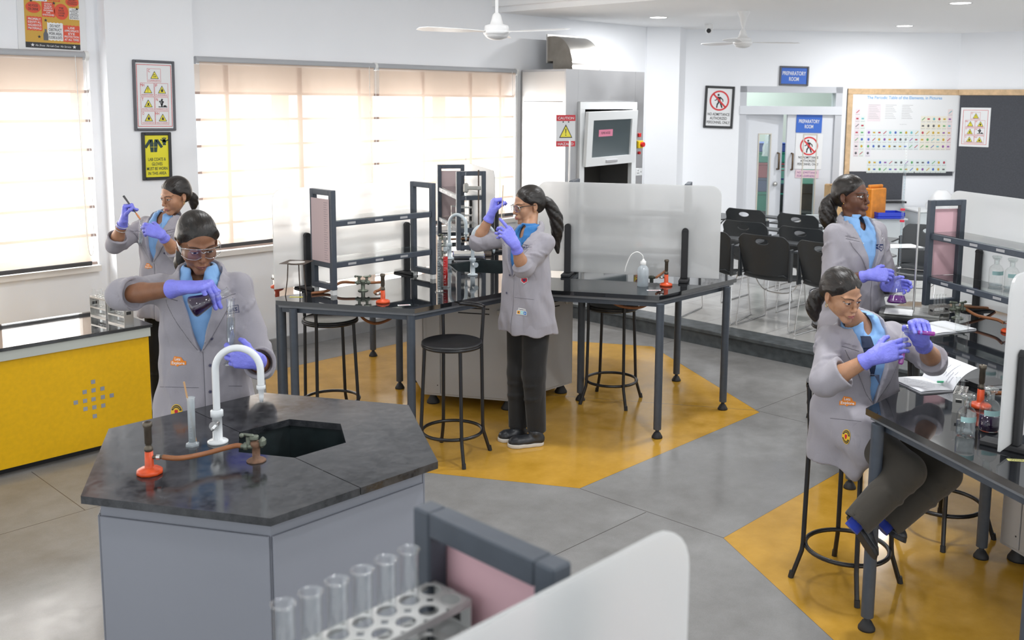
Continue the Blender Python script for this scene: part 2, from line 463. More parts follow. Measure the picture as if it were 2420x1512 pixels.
pr_.prism([dwp(-.4, .2), dwp(2.9, .2), dwp(2.9, 2.3), dwp(-.4, 2.3)], 0.0, 0.149)
struct('wall_preparatory', pr_, ROOMCOL)
pl = area('preparatory room lamp', (*dwp(1.2, 1.2), 2.85), (*dwp(1.2, 1.2), 0), 0.8, 0.8, 22)
# ================================================================== benches
SLATE = mat('slate powder coat', (0.060, 0.072, 0.092), 0.45, var=0.08, vscale=30)
SLATE2 = mat('grey bench channel', (0.20, 0.21, 0.225), 0.45)
RUBBER = mat('black rubber', (0.018, 0.018, 0.02), 0.6)
def black_top(name, dirt):
    m = bpy.data.materials.new(name); m.use_nodes = True; nt = m.node_tree; b = nt.nodes['Principled BSDF']
    x, y, z, vec = nx_pos(nt)
    n1 = nx_noise(nt, vec, 3.0, 6.0, .6); n2 = nx_noise(nt, vec, 22.0, 5.0, .7)
    t = (n1 * .5 + n2 * .5).step(.38, .70)
    nt.links.new(nx_mix(nt, t * dirt, (0.008, 0.009, 0.011), (0.075, 0.078, 0.085)), b.inputs['Base Color'])
    nt.links.new((t * (0.17 * dirt) + 0.03 + 0.035 * dirt).s, b.inputs['Roughness'])
    b.inputs['IOR'].default_value = 1.95 if dirt < .5 else 1.6
    return m
TOPC = black_top('polished black granite', 0.12)
TOPD = black_top('worn black granite', 1.0)
SINKM = mat('dark sink lining', (0.012, 0.02, 0.022), 0.35, var=0.3, vscale=12, rvar=.3)
CABG = mat('grey laminate', (0.40, 0.40, 0.405), 0.42, var=0.04, vscale=3)
CABB = mat('blue grey laminate', (0.24, 0.25, 0.285), 0.45, var=0.03, vscale=2)
DARKGAP = mat('dark joint', (0.02, 0.02, 0.02), 0.7)
CHROME = mat('chrome', (0.78, 0.78, 0.78), 0.12, 1.0)
STEEL = mat('brushed steel', (0.62, 0.61, 0.59), 0.33, 1.0, rvar=.12, vscale=5)
def ringprism(mb, outer, inner, z0, z1, m):
    n = len(outer)
    vs = [(p[0], p[1], z) for z in (z0, z1) for q in (outer, inner) for p in q]
    fs = []
    for i in range(n):
        j = (i + 1) % n
        fs += [(i, j, 2 * n + j, 2 * n + i), (n + j, n + i, 3 * n + i, 3 * n + j), (2 * n + i, 2 * n + j, 3 * n + j, 3 * n + i), (i, n + i, n + j, j)]
    mb.add(vs, fs, m)
def rot(p, a): return (p[0] * math.cos(a) - p[1] * math.sin(a), p[0] * math.sin(a) + p[1] * math.cos(a))
def bench_leg(par, x, y, h=0.855):
    m = MB(); m.cyl((x, y, 0.055), (x, y, h), 0.025, n=20, m=SLATE)
    lg = m.build('leg', par)
    m = MB(); m.lathe([(0.0, 0), (.034, 0), (.034, .008), (.019, .035), (.012, .038), (.012, .06)], (x, y, 0.0), 18, RUBBER); m.build('foot', lg)
def workstation(c, label, group, legs, cab=None):
    t = thing('lab_bench', label, 'lab bench', (c[0], c[1], 0), 0, group)
    s = 0.88; R = 0.32; zt, th = 0.90, 0.026
    for k, ang in enumerate((180, -60, 60)):
        a = math.radians(ang)
        # hexagonal slab sharing a corner with the sink opening; polygon from the sink edge outwards
        hx = [(s + s * math.cos(i * PI / 3), s * math.sin(i * PI / 3)) for i in range(6)]      # corner 3 is the centre
        q = R * math.cos(0)
        poly = [hx[4], hx[5], hx[0], hx[1], hx[2], (R * math.cos(PI / 3), R * math.sin(PI / 3)), (R, 0), (R * math.cos(PI / 3), -R * math.sin(PI / 3))]
        m = MB(); m.prism([rot(p, a) for p in poly], zt - th, zt, TOPC); m.build('worktop', t)
        m = MB(); e = 0.045
        inner = [(s + (s - e) * math.cos(i * PI / 3), (s - e) * math.sin(i * PI / 3)) for i in (4, 5, 0, 1, 2)]
        inn2 = [(s + (s - e - .04) * math.cos(i * PI / 3), (s - e - .04) * math.sin(i * PI / 3)) for i in (4, 5, 0, 1, 2)]
        for i in range(4):
            m.prism([rot(p, a) for p in (inner[i], inner[i + 1], inn2[i + 1], inn2[i])], zt - th - .05, zt - th, SLATE)
            o1 = [(s + (s - .02) * math.cos(j * PI / 3), (s - .02) * math.sin(j * PI / 3)) for j in (4, 5, 0, 1, 2)]
            m.prism([rot(p, a) for p in (o1[i], o1[i + 1], inner[i + 1], inner[i])], zt - th - .018, zt - th, SLATE2)
        m.build('apron', t)
    m = MB(); H = hexp(0, 0, R); H2 = hexp(0, 0, R - .015)
    ringprism(m, H, H2, 0.62, zt - 0.003, SINKM); m.prism(H2, 0.62, 0.64, SINKM)
    m.build('sink_basin', t)
    for x, y in legs: bench_leg(t, x - c[0], y - c[1])
    if not cab: return t
    k = thing('sink_cabinet', cab, 'cabinet', (c[0], c[1], 0), 0)
    b = MB(); ringprism(b, hexp(0, 0, 0.62), hexp(0, 0, .36), 0.075, 0.868, CABG); b.build('body', k)
    Rc = 0.62; ap = Rc * math.cos(PI / 6)
    for i in range(6):
        A = math.radians(30 + 60 * i); T = Matrix.Rotation(A, 4, 'Z') @ Matrix.Translation((ap, 0, 0)) @ Matrix.Rotation(PI / 2, 4, 'Z')
        # local frame: x along the face (rightwards seen from outside), -y outwards
        dm = MB(); dm.M = T; dm.b2((-.185, -.008, .09), (.285, 0.0, .79), CABG, .002); d = dm.build('door', k)
        v = MB(); v.M = T
        for j in range(3): v.b2((-.06, -.0095, .735 - j * .035), (.16, -.0080, .743 - j * .035), DARKGAP)
        v.build('vent_slot', d)
        h = MB(); h.M = T; h.b2((.215, -.03, .672), (.250, -.008, .707), mat('grey plastic knob', (.42, .42, .42), .4), .006); h.build('knob', d)
        sp = MB(); sp.M = T; sp.b2((-.29, -.008, .09), (-.192, 0, .79), CABG, .002); sp.b2((-.29, -.008, .797), (.285, 0, .865), CABG, .002)
        for z in (.15, .4, .7): sp.cyl((-.21, -.009, z), (-.21, -.008, z), .004, n=8, m=DARKGAP)
        sp.build('fixed_panel', k)
    for p in hexp(0, 0, .54):
        f = MB(); f.lathe([(0, 0), (.045, 0), (.045, .01), (.022, .05), (.022, .08)], (p[0], p[1], 0), 16, RUBBER); f.build('foot', k)
    return t
CC = (4.84, 5.085); C2 = (4.94, 0.88)
def l3(k, c, lst):
    return [(c[0] + rot(p, k)[0], c[1] + rot(p, k)[1]) for p in lst]
base_legs = [(-.015, -1.545), (.767, -1.52), (1.11, -.885), (.23, -.69)]
lg1 = [(CC[0] + x, CC[1] + y) for x, y in base_legs]
lg1 += [(3.145, 5.00), (3.16, 5.15), (3.53, 4.37), (4.347, 5.516), (4.759, 6.384), (3.54, 5.80), (5.35, 6.5), (5.72, 6.50), (6.1, 5.85)]
workstation(CC, 'three armed black lab bench in the middle of the room', 'three armed lab benches', lg1, 'grey hexagonal cabinet behind the standing girl in black trousers')
lg2 = [(3.60, 1.58), (4.573, 1.478), (4.921, 2.30), (5.70, 2.29), (3.22, 0.88), (3.62, .16), (5.9, 1.65)]
workstation(C2, 'three armed black lab bench at the right edge, stools around it', 'three armed lab benches', lg2, 'grey hexagonal cabinet under the bench at the right edge')
# front island
IC = (1.7625, 2.998)
isl = thing('sink_island', 'hexagonal grey sink island with worn black top in front', 'island', (IC[0], IC[1], 0))
so = hexp(0.104, 0.0, 0.212)
hx = hexp(0, 0, 0.643)
for sgn in (0, 1):
    if sgn == 0: poly = [(-.0015, hx[1][1]), hx[2], hx[3], hx[4], (-.0015, hx[4][1]), (-.0015, so[4][1]), (so[3][0], 0), (-.0015, so[2][1])]
    else: poly = [(.0015, hx[4][1]), hx[5], hx[0], hx[1], (.0015, hx[1][1]), (.0015, so[2][1]), so[1], so[0], so[5], (.0015, so[4][1])]
    m = MB(); m.prism(poly, 0.855, 0.88, TOPD); m.build('worktop', isl)
m = MB(); o2 = hexp(.104, 0, .245); i2 = hexp(.104, 0, .226); ringprism(m, o2, i2, .63, .854, SINKM); m.prism(i2, .63, .645, SINKM); m.build('sink_basin', isl)
ci = hexp(0, 0, 0.585)
m = MB(); ringprism(m, ci, hexp(0, 0, .565), 0.06, 0.854, CABB); m.prism(hexp(0, 0, .56), .06, .08, CABB); m.build('body', isl)
m = MB(); m.prism(hexp(0, 0, .53), 0, .06, RUBBER); m.build('plinth', isl)
for i in range(6):
    A = math.radians(30 + 60 * i); ap = .585 * math.cos(PI / 6); T = Matrix.Rotation(A, 4, 'Z') @ Matrix.Translation((ap, 0, 0)) @ Matrix.Rotation(PI / 2, 4, 'Z')
    dm = MB(); dm.M = T; dm.b2((-.29, -.010, .07), (.29, -.001, .80 if i not in (5,) else .835), CABB, .002); d = dm.build('side_panel', isl)
    if i == 2:
        h = MB(); h.M = T; h.b2((-.27, -.028, .50), (-.255, -.010, .56), CHROME, .003); h.build('handle', d)
# yellow side counter
YEL = mat('yellow laminate', (0.78, 0.44, 0.0), 0.42, var=0.05, vscale=40)
PALE = mat('pale grey trim', (0.50, 0.52, 0.48), 0.45)
ct = thing('side_counter', 'low yellow counter with black glass top under the left window', 'counter', (0, 0, 0))
m = MB(); m.b2((-0.6, 5.69, .715), (2.60, 6.31, .735), TOPC, .003); m.build('worktop', ct)
m = MB(); m.b2((-0.55, 5.70, .66), (2.59, 6.29, .715), PALE); m.build('rail', ct)
m = MB(); m.b2((-0.55, 5.72, .045), (2.585, 6.28, .659), YEL); m.build('body', ct)
m = MB(); m.b2((-0.5, 5.78, 0), (2.52, 6.22, .045), RUBBER); m.build('plinth', ct)
MIRR = mat('mirror tile', (0.75, 0.8, 0.88), 0.06, 1.0)
sq = [(900, 207), (0, 0)]
dots = [(220, 902), (200, 926), (221, 922), (242, 918), (179, 951), (201, 947), (221, 943), (243, 938), (264, 934), (202, 966), (223, 962), (244, 958), (224, 983)]
for i, (px, py) in enumerate(dots):
    p = atv(px, py, 5.7195); m = MB(); m.b2((p.x - .012, 5.7185, p.z - .012), (p.x + .012, 5.7205, p.z + .012), MIRR); m.build('mirror_tile', ct)
# ================================================================== reagent racks, screens
GLASS = thin_glass('clear glass', (0.985, 0.995, 0.99), 1.0, 0.02, 0.07)
SHELFG = thin_glass('shelf glass', (0.90, 0.94, 0.93), 1.2, 0.03, 0.10)
PINK = mat('pink paper', (0.80, 0.50, 0.55), 0.8)
PINKD = mat('pale pink paper', (0.62, 0.48, 0.48), 0.7)
WPLAST = mat('white plastic', (0.82, 0.82, 0.80), 0.4)
LABELM = mat('grey label strip', (0.42, 0.42, 0.43), 0.5)
FROST = veil('frosted acrylic', (0.97, 0.98, 0.98), clear=0.10, blur=0.32, brough=0.15, trans=0.66, gloss=0.05, grough=0.2)
def fix_frost():
    nt = FROST.node_tree
    for n in nt.nodes:
        if n.type == 'BSDF_REFRACTION': n.inputs['IOR'].default_value = 1.25
fix_frost()
INK = mat('dark print', (0.03, 0.03, 0.035), 0.6)
def rack(c, ang, label, x0=.62, x1=1.415, y0=-.1, y1=.1, paper=PINK, tags=True, zt=1.545):
    t = thing('reagent_rack', label, 'reagent rack', (c[0], c[1], .90), ang, 'reagent racks on the benches')
    H = zt - .9; b = .034
    for x in (x0, x1):
        m = MB()
        for y in (y0, y1): m.b2((x - b / 2, y - b / 2, .03), (x + b / 2, y + b / 2, H), SLATE, .003)
        m.b2((x - b / 2, y0 + b / 2, H - b), (x + b / 2, y1 - b / 2, H), SLATE, .002); m.b2((x - b / 2, y0 + b / 2, .03), (x + b / 2, y1 - b / 2, .03 + b), SLATE, .002)
        for z in (.165, .42): m.b2((x - b / 2 + .002, y0 + b / 2, z), (x + b / 2 - .002, y1 - b / 2, z + b), SLATE, .002)
        e = m.build('end_frame', t)
        for y in (y0, y1):
            f = MB(); f.b2((x - .014, y - .014, 0), (x + .014, y + .014, .03), WPLAST); f.build('foot', e)
    for z in (.165, .42):
        m = MB()
        for y in (y0, y1): m.b2((x0 + b / 2, y - .008, z), (x1 - b / 2, y + .008, z + b), SLATE, .002)
        s = m.build('shelf', t)
        g = MB(); g.b2((x0 + .01, y0 + .004, z + b), (x1 - .01, y1 - .004, z + b + .005), SHELFG); g.build('glass_pane', s)
        if tags:
            for xx, y in ((x0 + .12, y0), (x0 + .33, y0), (x0 + .5, y0), (x0 + .66, y1), (x0 + .25, y1), (x0 + .45, y1)):
                q = MB(); sg = -1 if y == y0 else 1
                q.b2((xx - .03, y + sg * .0082, z + .010), (xx + .03, y + sg * .0090, z + .024), LABELM); q.build('shelf_tag', s)
    if paper:
        m = MB(); m.b2((x1 + .019, y0 + .005, .20), (x1 + .021, y1 - .005, H - .055), paper)
        for i in range(26):
            z = H - .08 - i * .014; m.b2((x1 + .0212, y1 - .06, z), (x1 + .0214, y1 - .02 - (i * 7 % 5) * .003, z + .005), mat('faint print', (.45, .35, .36), .8))
        m.build('paper_sheet', t)
    return t
def rounded(x0, z0, x1, z1, r, n=6):
    out = []
    for cx, cz, a in ((x1 - r, z1 - r, 0), (x0 + r, z1 - r, PI / 2)):
        out += [(cx + r * math.cos(a + PI / 2 * i / n), cz + r * math.sin(a + PI / 2 * i / n)) for i in range(n + 1)]
    return out + [(x0, z0), (x1, z0)]
def screen(c, ang, label, x0=.40, x1=1.65, y=-.19, zt=1.545, zb=.925, posts=(.62, 1.42)):
    t = thing('splash_screen', label, 'screen', (c[0], c[1], .90), ang, 'frosted screens along the benches')
    p = rounded(x0, zb - .9, x1, zt - .9, .07)
    m = MB(); m.M = Matrix(((1, 0, 0, 0), (0, 0, -1, y + .004), (0, 1, 0, 0), (0, 0, 0, 1)))
    m.prism(p, 0, .008, FROST); m.build('panel', t)
    for x in posts:
        m = MB()
        for sg in (1, -1):
            yy = y + sg * .018
            m.b2((x - .022, min(yy - .011, yy + .011), .02), (x + .022, max(yy - .011, yy + .011), .34), RUBBER, .004)
            m.M = Matrix(((1, 0, 0, 0), (0, 0, -1, yy + .011), (0, 1, 0, 0), (0, 0, 0, 1)))
            m.prism([(x + .022 * math.cos(a * PI / 8), .338 + .022 * math.sin(a * PI / 8)) for a in range(9)], 0, .022, RUBBER); m.M = Matrix()
        m.b2((x - .03, y - .10, 0), (x + .03, y + .10, .02), RUBBER, .004)
        m.build('post', t)
    return t
A180, AM60, A60 = PI, -PI / 3, PI / 3
rack(CC, A180, 'dark two shelf reagent rack holding nothing, left arm of the middle bench', paper=PINKD)
rack(CC, AM60, 'two shelf rack seen blurred through the frosted screen behind the wash bottle', paper=None, tags=False)
rack(CC, A60, 'dark two shelf reagent rack behind the two white taps', paper=PINKD)
screen(CC, A180, 'frosted screen behind the empty rack, in front of the main window')
screen(CC, AM60, 'frosted screen behind the white wash bottle')
screen(CC, A60, 'narrow looking frosted screen beside the burette clamp', x0=.62)
rack(C2, A60, 'slate rack with a pink sheet and two reagent bottles, right edge', x0=.7, x1=1.52, y0=-.14, y1=.07)
screen(C2, A60, 'large frosted screen behind the rack with two reagent bottles', x0=.45, x1=1.74, y=-.24, zt=1.58, posts=(1.45,))
screen(C2, A180, 'frosted screen standing edge-on beside the purple reagent bottle', x0=.40, x1=1.53, y=-.19, zt=1.53, posts=(1.40,))
C3 = (-.585, .88)
rack(C3, 0, 'blurred slate rack with a pink sheet in the near foreground', x0=.62, x1=1.415, y0=-.12, y1=.11, tags=False)
screen(C3, 0, 'blurred frosted screen in the near foreground, rounded corner', x0=.2, x1=1.635, y=-.165, posts=(.62,))
m = MB(); hp = [(C3[0] + .88 + .88 * math.cos(i * PI / 3), C3[1] + .88 * math.sin(i * PI / 3)) for i in range(6)]
t3 = thing('lab_bench', 'lab bench under the near foreground rack, mostly out of the frame', 'lab bench', (0, 0, 0))
m.prism(hp, .874, .90, TOPC); m.build('worktop', t3)
for i in (1, 2, 4, 5): bench_leg(t3, C3[0] + .88 + .8 * math.cos(i * PI / 3), C3[1] + .8 * math.sin(i * PI / 3), .874)
# ================================================================== stools
BLK = mat('black enamel', (0.012, 0.012, 0.014), 0.32)
SEATM = mat('black seat vinyl', (0.02, 0.02, 0.022), 0.38)
def stool(loc, rz, label, h=.69):
    t = thing('lab_stool', label, 'stool', (loc[0], loc[1], 0), rz, 'round lab stools')
    m = MB(); m.lathe([(0, h - .012), (.165, h - .012), (.178, h - .008), (.178, h + .004), (.168, h + .008), (.158, h + .003), (0, h + .002)], n=40, m=SEATM); m.build('seat', t)
    m = MB(); m.tube([(.17 * math.cos(2 * PI * i / 40), .17 * math.sin(2 * PI * i / 40), h - .014) for i in range(40)], .011, 10, BLK, closed=True); m.build('seat_frame', t)
    m = MB(); m.tube([(.178 * math.cos(2 * PI * i / 40), .178 * math.sin(2 * PI * i / 40), .155) for i in range(40)], .010, 10, BLK, closed=True); m.build('foot_ring', t)
    for i in range(4):
        a = PI / 4 + PI / 2 * i; c, s = math.cos(a), math.sin(a); m = MB()
        pts = [(.235 * c, .235 * s, 0), (.194 * c, .194 * s, .13), (.190 * c, .190 * s, .165), (.165 * c, .165 * s, h - .01)]
        if i in (1, 2): pts[-1] = (.182 * c, .182 * s, h - .01); pts.append((.195 * c, .195 * s, h + .19))
        m.tube(pts, .0105, 10, BLK); lg = m.build('leg', t)
        f = MB(); f.cyl((.237 * c, .237 * s, 0), (.231 * c, .231 * s, .03), .0125, n=10, m=RUBBER); f.build('foot', lg)
    a0 = PI / 4 + PI / 2
    m = MB(); m.tube([(.195 * math.cos(a0 + PI / 2 * i / 10), .195 * math.sin(a0 + PI / 2 * i / 10), h + .19 + .0) for i in range(11)], .0105, 10, BLK)
    z0, z1 = h + .12, h + .205
    vs = []; fs = []
    for i in range(11):
        a = a0 + PI / 2 * i / 10
        for r, z in ((.197, z0 + .06), (.205, z0 + .06), (.205, z1), (.197, z1)): vs.append((r * math.cos(a), r * math.sin(a), z))
    for i in range(10):
        for k in range(4): fs.append((4 * i + k, 4 * i + 4 + k, 4 * i + 4 + (k + 1) % 4, 4 * i + (k + 1) % 4))
    m.add(vs, fs, BLK); m.build('backrest', t)
    return t
def sp(px, py, z=.69): p = atz(px, py, z); return (p.x, p.y)
st0 = stool(sp(780, 752), -0.3, 'black round stool under the left arm of the middle bench')
def st(xy, rz, lab): return dup(st0, (xy[0], xy[1], 0), rz, lab)
st(sp(1068, 808), math.radians(200), 'black round stool beside the standing girl in black trousers')
st(sp(1448, 720), math.radians(20), 'black round stool under the wash bottle end of the middle bench')
st((3.92, 1.83), math.radians(-97), 'black round stool the seated girl sits on')
st((5.80, 2.83), math.radians(-60), 'black round stool standing behind the seated girl')
st((4.72, 1.72), math.radians(-22), 'black round stool under the right bench beyond the seated knees')
# ================================================================== chairs on the platform
CHB = mat('black chair shell', (0.030, 0.034, 0.038), 0.42)
TAB = mat('dark writing tablet', (0.075, 0.08, 0.085), 0.35)
def tablet_chair(label):
    t = thing('tablet_chair', label, 'chair', (0, 0, .15), 0, 'black tablet chairs on the platform')   # faces +x
    def shell(pts_fn, nu, nv, hole=None, th=.007):
        vs = []; fs = []; idx = {}
        def warp(i, j):
            q = [bool(hole(i + a, j + b)) for a in (-.5, .5) for b in (-.5, .5)]
            if all(q) or not any(q): return i, j
            k = 1 / math.sqrt(max(1e-6, ((i - 32) / 8.2) ** 2 + ((j - 45.5) / 3.6) ** 2)); return 32 + (i - 32) * k, 45.5 + (j - 45.5) * k
        for s_ in (0, 1):
            for i in range(nu + 1):
                for j in range(nv + 1):
                    ii, jj = warp(i, j) if hole else (i, j); p, n = pts_fn(ii / nu, jj / nv); idx[s_, i, j] = len(vs); vs.append(Vector(p) + Vector(n) * (th if s_ else 0))
        ok = lambda i, j: not (hole and hole(i + .5, j + .5))
        cells = {(i, j) for i in range(nu) for j in range(nv) if ok(i, j)}
        for i, j in cells:
            fs.append((idx[0, i, j], idx[0, i, j + 1], idx[0, i + 1, j + 1], idx[0, i + 1, j])); fs.append((idx[1, i, j], idx[1, i + 1, j], idx[1, i + 1, j + 1], idx[1, i, j + 1]))
            for (di, dj, a, b) in ((-1, 0, (0, 0), (0, 1)), (1, 0, (1, 1), (1, 0)), (0, -1, (1, 0), (0, 0)), (0, 1, (0, 1), (1, 1))):
                if (i + di, j + dj) not in cells:
                    A = (i + a[0], j + a[1]); B = (i + b[0], j + b[1])
                    fs.append((idx[0, A[0], A[1]], idx[1, A[0], A[1]], idx[1, B[0], B[1]], idx[0, B[0], B[1]]))
        return vs, fs
    def back(u, v):   # u across, v up
        y0 = (u - .5) * 2
        r = 1.0
        w = .235 - .02 * (1 - v)
        z = .47 + .36 * v
        # round the upper corners
        if abs(y0) > .72: z -= (.055 * ((abs(y0) - .72) / .28) ** 2) * v
        x = -.20 - .085 * v - .045 * (1 - y0 * y0) + .01
        return (x, y0 * w, z), (-1, 0, 0.1)
    vs, fs = shell(back, 64, 54, lambda i, j: ((i - 32) / 8.2) ** 2 + ((j - 45.5) / 3.6) ** 2 < 1)
    m = MB(); m.add(vs, fs, CHB, True); b = m.build('backrest', t)
    def seat(u, v):
        y0 = (u - .5) * 2; x = -.23 + .44 * v
        z = .445 - .03 * (1 - (2 * v - 1) ** 2) + .02 * y0 * y0 - (.05 * ((v - .85) / .15) ** 2 if v > .85 else 0) + (.03 * ((.12 - v) / .12) ** 2 if v < .12 else 0)
        k = 1 - (.12 * ((v - .8) / .2) ** 2 if v > .8 else 0) - (.25 * ((.15 - v) / .15) ** 2 if v < .15 else 0)
        return (x, y0 * .23 * k, z), (0, 0, -1)
    vs, fs = shell(seat, 14, 16, None, .009)
    m = MB(); m.add(vs, fs, CHB, True); m.build('seat', t)
    for sg in (-1, 1): m = MB(); m.b2((-.26, sg * .235 - .008, .44), (-.20, sg * .235 + .008, .72), CHB, .005); m.build('back_bracket', t)
    m = MB()
    for sg in (-1, 1):
        y = sg * .225
        m.tube(bez([(-.20, y, .45), (-.225, y + sg * .01, .25), (-.245, y + sg * .02, .03), (-.235, y + sg * .02, .007), (-.20, y + sg * .02, .006), (.25, y + sg * .02, .006), (.29, y + sg * .02, .010), (.285, y + sg * .01, .05), (.20, y, .42)], 5), .0058, 8, CHROME)
    m.tube(bez([(.0, -.225, .435), (.02, -.12, .30), (.02, .12, .30), (.0, .225, .435)], 6), .005, 8, CHROME)
    m.tube([(-.1, -.22, .43), (-.1, .22, .43)], .008, 8, CHROME)
    m.build('sled_frame', t)
    m = MB(); m.tube(bez([(-.10, -.235, .44), (-.13, -.29, .50), (-.10, -.30, .62), (.0, -.30, .672), (.14, -.27, .675)], 5), .008, 8, CHROME); m.build('tablet_arm', t)
    m = MB(); m.prism([(-.18, -.335), (.10, -.345), (.33, -.33), (.40, -.24), (.40, .10), (.36, .16), (.27, .16), (.22, .10), (.20, -.10), (.12, -.21), (-.18, -.23)], .685, .70, TAB); m.build('writing_tablet', t)
    return t
ch0 = tablet_chair('front row tablet chair in full view behind the bench corner')
ch0.location = (7.57, 4.31, .15); ch0.rotation_euler = (0, 0, math.radians(4))
def chair(x, y, rz, lab): return dup(ch0, (x, y, .15), math.radians(rz), lab)
chair(7.55, 3.72, -3, 'front row tablet chair half hidden by the standing girl on the right')
chair(7.45, 4.86, 12, 'front row tablet chair half hidden behind the frosted screen edge')
chair(8.30, 4.94, 3, 'second row tablet chair behind the one in full view')
chair(8.28, 4.32, 0, 'second row tablet chair beside the standing girl')
chair(9.22, 5.50, 2, 'back row tablet chair nearest the open door')
chair(9.20, 4.86, -2, 'back row tablet chair in front of the right door leaf')
chair(8.72, 3.55, 185, 'tablet chair with white paper on it, right of the standing girl')
chair(9.0, 6.1, 4, 'back row tablet chair mostly behind the frosted screen')
m = MB(); pq = atz(2130, 581, .853); m.box((pq.x, pq.y, .8525), (.21, .30, .003), mat('white paper', (.86, .87, .88), .8), .9)
tag(m.build('paper_sheet'), 'white paper lying on the tablet of the chair right of the girl', 'paper')
# ================================================================== blinds
BLIND = veil('cream blind cloth', (0.66, 0.52, 0.42), clear=0.50, blur=0.0, trans=0.72, gloss=0.0, cleartint=(1.0, 0.97, 0.93))
TUBEM = mat('grey blind tube', (0.42, 0.43, 0.45), 0.45)
RAILM = mat('dark blind rail', (0.08, 0.08, 0.085), 0.5)
def blind(u0, u1, zb, label, v=7.05, zt=2.375):
    t = thing('roller_blind', label, 'blind', ((u0 + u1) / 2, v, zb), 0, 'roller blinds on the windows')
    w = (u1 - u0) / 2; h = zt - zb
    m = MB(); m.cyl((-w - .02, 0, h), (w + .02, 0, h), .030, n=20, m=TUBEM); r = m.build('roller', t)
    m = MB(); m.cyl((w + .02, 0, h), (w + .045, 0, h), .036, n=18, m=WPLAST); m.build('bracket', r)
    m = MB(); N = 40
    vs = []; fs = []
    for i in range(N + 1):
        x = -w + 2 * w * i / N; d = .004 * math.sin(i * .9) + .003 * math.sin(i * 2.3)
        vs += [(x, -.028, h), (x, d - .01, h * .5), (x, d * 1.3, .02)]
    for i in range(N):
        for k in (0, 1): fs.append((3 * i + k + 1, 3 * i + 4 + k, 3 * i + 3 + k, 3 * i + k))
    m.add(vs, fs, BLIND, True); m.build('cloth', t)
    m = MB(); m.b2((-w, -.012, 0), (w, .012, .03), RAILM, .004); m.build('bottom_rail', t)
    m = MB(); m.tube(bez([(w - .05, -.03, h), (w - .04, -.03, h * .4), (w - .03, -.03, .12), (w + .01, -.03, .16), (w + .015, -.03, h * .5), (w + .02, -.03, h)], 8), .0022, 6, WPLAST); m.build('pull_chain', t)
    return t
blind(-0.6, 2.80, .905, 'cream roller blind over the left window by the yellow counter')
blind(3.66, 5.285, .925, 'wide cream roller blind, left of the two on the main window')
blind(5.345, 7.04, .925, 'cream roller blind on the main window nearest the fume hood')
# ================================================================== ceiling fans, lamps, camera
FANW = mat('white enamel', (0.80, 0.80, 0.80), 0.3)
def fan(u, v, zc, zh, rad, a0, label):
    t = thing('ceiling_fan', label, 'fan', (u, v, zh), a0, 'ceiling fans')
    H = zc - zh
    m = MB(); m.cyl((0, 0, .10), (0, 0, H - .06), .011, n=12, m=FANW); m.build('rod', t)
    m = MB(); m.lathe([(.012, H - .15), (.02, H - .13), (.035, H - .06), (.06, H - .01), (.06, H)], n=24, m=FANW); m.build('canopy', t)
    m = MB(); m.lathe([(0, -.055), (.03, -.054), (.065, -.042), (.082, -.025), (.084, -.018), (.09, -.016), (.092, .006), (.083, .010), (.082, .03), (.078, .04), (.045, .05), (.034, .085), (.028, .11), (.013, .125)], n=32, m=FANW); m.build('motor', t)
    for i in range(3):
        T = Matrix.Rotation(2 * PI / 3 * i, 4, 'Z')
        m = MB(); m.M = T @ Matrix.Translation((0, 0, .0)) @ Matrix.Rotation(math.radians(9), 4, 'X')
        top = [(.08, -.02), (.16, -.03), (.24, -.055), (rad * .6, -.062), (rad - .05, -.058), (rad, -.03), (rad, .03), (rad - .05, .058), (rad * .6, .05), (.24, .04), (.16, .025), (.08, .02)]
        m.prism(top, -.002, .002, FANW); m.build('blade', t)
    return t
fan(4.66, 4.83, 3.30, 2.55, .56, math.radians(40.5), 'white ceiling fan over the middle bench')
fan(8.26, 5.17, 2.95, 2.66, .55, math.radians(-43), 'white ceiling fan over the raised platform near the door')
LAMP = mat('lit lamp glass', (1, 0.98, 0.95), 0.4, emit=14.0)
for i, (px, py, lab) in enumerate(((1556, 41, 'round recessed ceiling lamp nearest the duct elbow'), (2138, 61, 'round recessed ceiling lamp above the periodic table chart'), (2270, 7, 'round recessed ceiling lamp at the top right, largest of the three'))):
    p = atz(px, py, 2.95)
    t = thing('ceiling_lamp', lab, 'ceiling lamp', (p.x, p.y, 2.95), 0, 'recessed ceiling lamps')
    m = MB(); m.lathe([(.082, 0), (.098, -.006), (.100, 0)], n=32, m=FANW); m.build('trim_ring', t)
    m = MB(); m.lathe([(0, -.002), (.083, -.002)], n=32, m=LAMP); m.build('diffuser', t)
    area('ceiling lamp', (p.x, p.y, 2.935), (p.x, p.y, 0), .16, .16, (20, 14, 16)[i], (.98, .99, 1), 'DISK')
for q in ((8.3, 1.0), (10.9, 1.8)): area('downlight', (*q, 2.93), (*q, 0), .16, .16, 15, (.98, .99, 1), 'DISK')
p = atz(1675, 72, 2.88)
t = thing('security_camera', 'small white dome camera with black lens under the ceiling', 'camera', (p.x, p.y, 2.88))
m = MB(); m.cyl((0, 0, .02), (0, 0, .07), .045, n=24, m=FANW); m.build('mount', t)
m = MB(); m.sphere((0, 0, 0), .038, 20, 12, FANW); m.build('body', t)
m = MB(); d = (Vector((0, 0, 1.4)) - Vector((p.x, p.y, 2.88))).normalized(); m.cyl(d * .026, d * .044, .024, .025, 20, RUBBER); m.build('lens', t)
